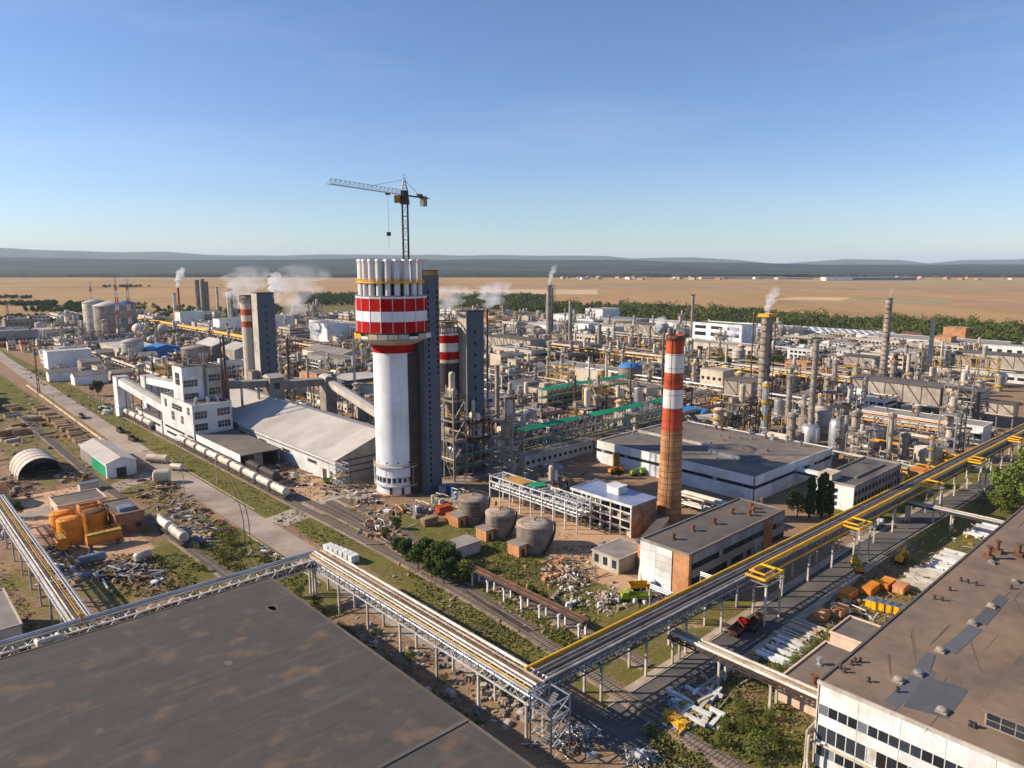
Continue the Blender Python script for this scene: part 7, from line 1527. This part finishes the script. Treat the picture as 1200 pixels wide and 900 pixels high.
def tree(label, px, py, h, k, group=None, name='tree'):
    (tr, cr), h0 = TREES[k]; u, v = q(px, py); t = thing(name, label, 'tree' if name == 'tree' else 'bush', u, v, 0, RS.uniform(0, 6), group); s = h / h0; t.scale = (s, s, s); inst(tr, 'trunk', t); inst(cr, 'crown', t)
for px, py, h, k in [(490, 668, 7.2, 0), (506, 677, 7.4, 1), (528, 672, 7, 0), (518, 661, 7, 4), (476, 656, 5.5, 0), (500, 656, 6.4, 1), (543, 682, 6, 4), (520, 685, 6.4, 0), (466, 648, 4.6, 1)]: tree('dark leafy tree in the clump between the tracks and the round tanks', px, py, h, k, 'trees in the clump by the tracks')
for k_, (px, py, h, k) in enumerate([(948, 607, 14, 2), (962, 607, 15, 2), (972, 606, 12, 2), (934, 606, 8, 0)]): tree(['slender poplar beside the white ended office', 'tallest poplar beside the white ended office', 'shorter poplar against the office wall', 'round dark tree beside the poplars'][k_], px, py, h, k, 'trees before the office')
for k_, (px, py, h) in enumerate([(1192, 592, 15), (1172, 600, 9), (1215, 575, 17)]): tree(['big grey green willow beside the shaded road bend', 'lower willow shrub on the road verge', 'tall willow standing behind the road bend'][k_], px, py, h, 4, 'willows at the road bend')
for k_, (px, py, h, k) in enumerate([(20, 607, 5, 0), (607, 702, 3.6, 0), (622, 706, 4, 0), (636, 708, 3.4, 1), (874, 858, 3.6, 3), (884, 888, 4.2, 3), (866, 836, 2.6, 3), (905, 872, 2.4, 3), (1010, 760, 2, 3), (915, 795, 3, 3), (930, 782, 2.6, 3), (895, 806, 2.6, 3), (945, 770, 2.4, 3), (922, 790, 2.4, 3), (932, 783, 2.2, 3), (941, 776, 2.6, 3), (950, 768, 2.2, 3), (958, 762, 2.4, 3), (966, 756, 2.2, 3), (974, 750, 2.5, 3), (850, 855, 2.4, 3), (845, 875, 2.2, 3), (900, 845, 2.2, 3), (410, 748, 2.4, 3), (440, 745, 2, 3), (480, 775, 2.2, 3), (520, 800, 2, 3), (465, 620, 3.6, 0), (452, 632, 4, 1), (562, 800, 2.4, 3), (590, 818, 2, 3), (400, 742, 2.4, 3), (372, 712, 3, 3), (350, 700, 3, 3), (270, 640, 2.4, 3), (262, 655, 2.8, 3), (285, 652, 2.2, 3), (310, 660, 2.4, 3), (115, 464, 9, 0), (1030, 690, 2.6, 3), (1060, 660, 2.4, 3), (725, 560, 3, 0), (1120, 575, 2.4, 3), (240, 520 + 150, 2, 3), (190, 665, 2.4, 3), (200, 690, 2.4, 3)]):
    tree('green bush growing in the weeds of the yards' if h < 4.5 else 'dark round tree beside the yard %s' % ('pipe bridge' if px < 30 else 'barn'), px, py, h, k, 'bushes in the yards' if h < 4.5 else None, 'bush' if h < 4.5 else 'tree')
for px, py, h in [(838, 430, 10), (846, 434, 12), (853, 438, 13), (905, 434, 12), (914, 432, 10), (925, 452, 11), (880, 432, 10), (1000, 432, 11), (1012, 428, 9), (1085, 418, 10), (1060, 416, 8), (1100, 425, 9), (985, 420, 10), (968, 424, 9), (1105, 398, 14), (1190, 414, 12), (940, 412, 12), (955, 410, 12)]: tree('dark round tree among the far plant streets', px, py, h, RS.choice([0, 1]), 'trees among the far streets')
def mass(name, label, spots, mat, leaves, hmin, hmax, seed, size):
    """a wood seen from far: crowns of leaf faces over the whole area"""
    rg = np.random.default_rng(seed); P = []; N = []
    for (u, v, k) in spots:
        h = rg.uniform(hmin, hmax) * k; r = h * rg.uniform(.32, .5); d = rg.normal(size=(leaves, 3)); d /= np.linalg.norm(d, axis=1)[:, None]; rad = rg.uniform(.55, 1.1, (leaves, 1)); c = np.array(W(u, v, h * .55)); P.append(c + d * rad * np.array([r, r, h * .45])); N.append(d)
    P = np.concatenate(P); N = np.concatenate(N); P[:, 2] = np.maximum(P[:, 2], .3); o = inst(leaf_mesh(P, N, size, rg, name, mat), name, None, kind='stuff'); o['label'] = label; o['category'] = 'trees'
rg = random.Random(21); sp = []
while len(sp) < 4300:
    v = rg.uniform(90, 1150); u = rg.uniform(838, 1075 + 40 * math.sin(v * .011)); d = .55 + .45 * math.sin(u * .021 + 1.7 * math.sin(v * .013)) * math.sin(v * .017 + 2)
    if rg.random() < d + .12: sp.append((u, v, rg.choice([.5, .7, .9, 1, 1.2]) * (.75 + .75 * max(0, math.sin(v * .045 + 2 * math.sin(u * .03))))))
mass('tree_belt_woods', 'long green tree belt between the plant and the stubble fields', sp, 'belt_leaf', 60, 6, 10.5, 1, .85)
sp = []
for x0, x1, y0, y1, n, k in [(352, 425, 347, 358, 260, 1.1), (530, 640, 349, 353, 260, 1.1), (0, 8, 357, 358, 12, .7), (12, 68, 357, 358.5, 90, .75), (78, 108, 357, 358.5, 50, .7), (28, 95, 362, 366, 60, .7), (120, 175, 336, 337, 40, .8), (0, 100, 372, 378, 170, .5), (0, 40, 349.5, 350, 26, .7), (60, 330, 360, 375, 120, .8)]:
    for _ in range(n): u, v = q(rg.uniform(x0, x1), rg.uniform(y0, y1)); sp.append((u, v, k * rg.uniform(.7, 1.2)))
mass('hedge_woods', 'dark hedges and scrub on the far edge of the plant', sp, 'leaf_dark', 70, 8, 13, 2, 1.1)
def weeds():
    rr = np.random.default_rng(5); P = []; TR = np.array(TRK)
    for x0, y0, x1, y1, n in [(790, 800, 950, 898, 1500), (480, 640, 700, 760, 2600), (540, 620, 640, 680, 900), (640, 740, 860, 800, 1500), (230, 610, 330, 670, 2200), (330, 660, 420, 720, 900), (400, 720, 640, 850, 2200), (880, 740, 960, 800, 900), (960, 640, 1190, 760, 1500), (1080, 540, 1180, 590, 900), (60, 440, 260, 600, 2200), (260, 540, 420, 640, 1400), (0, 640, 60, 740, 500), (130, 650, 230, 700, 900), (0, 410, 120, 520, 900), (760, 850, 830, 900, 700)]:
        for _ in range(n):
            u, v = q(rr.uniform(x0, x1), rr.uniform(y0, y1))
            if 81 < u < 93 and v > 100 or not free(u, v, u, v, .5) or (87 < u < 310 and 68 < v < 79): continue
            if np.min(np.sum((TR - (u, v)) ** 2, 1)) < 6: continue
            P.append(W(u, v, rr.uniform(.05, .35)))
    P = np.array([tuple(p) for p in P]); N = np.tile([0, 0, 1.], (len(P), 1)); P = np.repeat(P, 3, 0) + rr.normal(size=(len(P) * 3, 3)) * [.35, .35, .08]; P[:, 2] = np.abs(P[:, 2]); N = np.repeat(N, 3, 0)
    o = inst(leaf_mesh(P, N, .22, rr, 'weeds', 'weed'), 'weeds', None, kind='stuff'); o['label'] = 'weeds and tussocks growing over the verges and tracks'; o['category'] = 'weeds'
weeds()
# far village and depots along the field edge
rr = random.Random(31)
for i in range(46):
    px = rr.choice([rr.uniform(735, 770), rr.uniform(770, 900), rr.uniform(640, 740), rr.uniform(1060, 1080), rr.uniform(1040, 1200)]); py = 327.2 + rr.uniform(-1.2, .8); u, v = q(px, py); w = rr.uniform(12, 34)
    t = thing('far_house', 'pale distant building at the edge of the far forest', 'house', u, v, 0, rr.uniform(-.5, .5), 'distant buildings by the forest'); bi('wall', rr.choice(['white', 'pale', 'pale', 'grey_wall', 'orange_brick']), t, 0, 0, 0, w, w * .8, rr.uniform(5, 12)); bi('roof', rr.choice(['grey_roof', 'red', 'felt', 'pale_roof']), t, -.5, -.5, 12, w + .5, w * .8 + .5, 12.6)
for k, (px, py, L, h, wl) in enumerate([(968, 329, 120, 15, 'white'), (990, 328.5, 330, 13, 'blue_steel'), (822, 327, 420, 9, 'pale'), (912, 327.5, 170, 8, 'pale')]):
    u, v = q(px, py); t = thing('far_depot', ['white depot hall alone at the far field edge', 'long bluish depot hall beside the white one', 'very long pale depot before the forest', 'low pale depot between the two larger ones'][k], 'building', u, v, 0, -A); bi('wall', wl, t, 0, 0, 0, L, 60, h); bi('roof', 'pale_roof', t, -1, -1, h, L + 1, 61, h + 1)

# ---------------------------------------------------------------- steam and haze
def volume_mat(name, dens, colr, noise=None, aniso=.2, fade=None):
    m = bpy.data.materials.new(name); m.use_nodes = True; n = m.node_tree; n.nodes.clear(); o = n.nodes.new('ShaderNodeOutputMaterial'); p = n.nodes.new('ShaderNodeVolumePrincipled'); p.inputs['Color'].default_value = colr; p.inputs['Density'].default_value = dens; p.inputs['Anisotropy'].default_value = aniso; n.links.new(p.outputs[0], o.inputs['Volume'])
    if noise:
        tc = n.nodes.new('ShaderNodeTexCoord'); t = n.nodes.new('ShaderNodeTexNoise'); t.inputs['Scale'].default_value = noise; t.inputs['Detail'].default_value = 3; n.links.new(tc.outputs['Object'], t.inputs['Vector'])
        r = n.nodes.new('ShaderNodeMapRange'); r.inputs[1].default_value = .34; r.inputs[2].default_value = .62; r.inputs[3].default_value = 0; r.inputs[4].default_value = dens; n.links.new(t.outputs['Fac'], r.inputs[0])
        sx = n.nodes.new('ShaderNodeSeparateXYZ'); n.links.new(tc.outputs['Object'], sx.inputs[0]); f = n.nodes.new('ShaderNodeMapRange'); f.inputs[1].default_value = fade * .2; f.inputs[2].default_value = fade; f.inputs[3].default_value = 1; f.inputs[4].default_value = .08; n.links.new(sx.outputs[2], f.inputs[0])
        mu = n.nodes.new('ShaderNodeMath'); mu.operation = 'MULTIPLY'; n.links.new(r.outputs[0], mu.inputs[0]); n.links.new(f.outputs[0], mu.inputs[1]); n.links.new(mu.outputs[0], p.inputs['Density'])
    return m
for k, (u, v, z, h, r, d) in enumerate(STEAM):
    n = 14; rr = random.Random(k); vs = []; N = 16; m = MB()
    for i in range(n + 1):
        t = i / n; rad = r * (.22 + .95 * t ** .8) * math.sqrt(max(.02, 1 - t ** 5)) * (1 + .16 * math.sin(i * 2.1 + k)); cx = h * .3 * t ** 1.4 + r * .15 * math.sin(i * 1.3 + k)
        vs += [(cx + rad * math.cos(2 * math.pi * j / N) * rr.uniform(.82, 1.15), rad * math.sin(2 * math.pi * j / N) * rr.uniform(.82, 1.15), h * t) for j in range(N)]
    m.add(vs, [(i * N + j, i * N + (j + 1) % N, (i + 1) * N + (j + 1) % N, (i + 1) * N + j) for i in range(n) for j in range(N)] + [tuple(reversed(range(N))), tuple(range(n * N, (n + 1) * N))], True)
    MATS['steam_%d' % k] = volume_mat('steam_%d' % k, d * 1.3, (.99, .99, .99, 1), 2.2 / r, .0, h); o = m.build('steam', 'steam_%d' % k, None, 'stuff'); o.location = W(u, v, z); o['label'] = 'white steam plume drifting over the plant'; o['category'] = 'steam'
hz = MB().box(-34000, -9000, -3, 34000, 34000, 420); MATS['haze'] = volume_mat('haze', HAZE, (.62, .80, 1.0, 1), None, .0); o = hz.build('haze', 'haze', None, 'stuff'); o['label'] = 'thin summer haze over the whole plain'; o['category'] = 'haze'
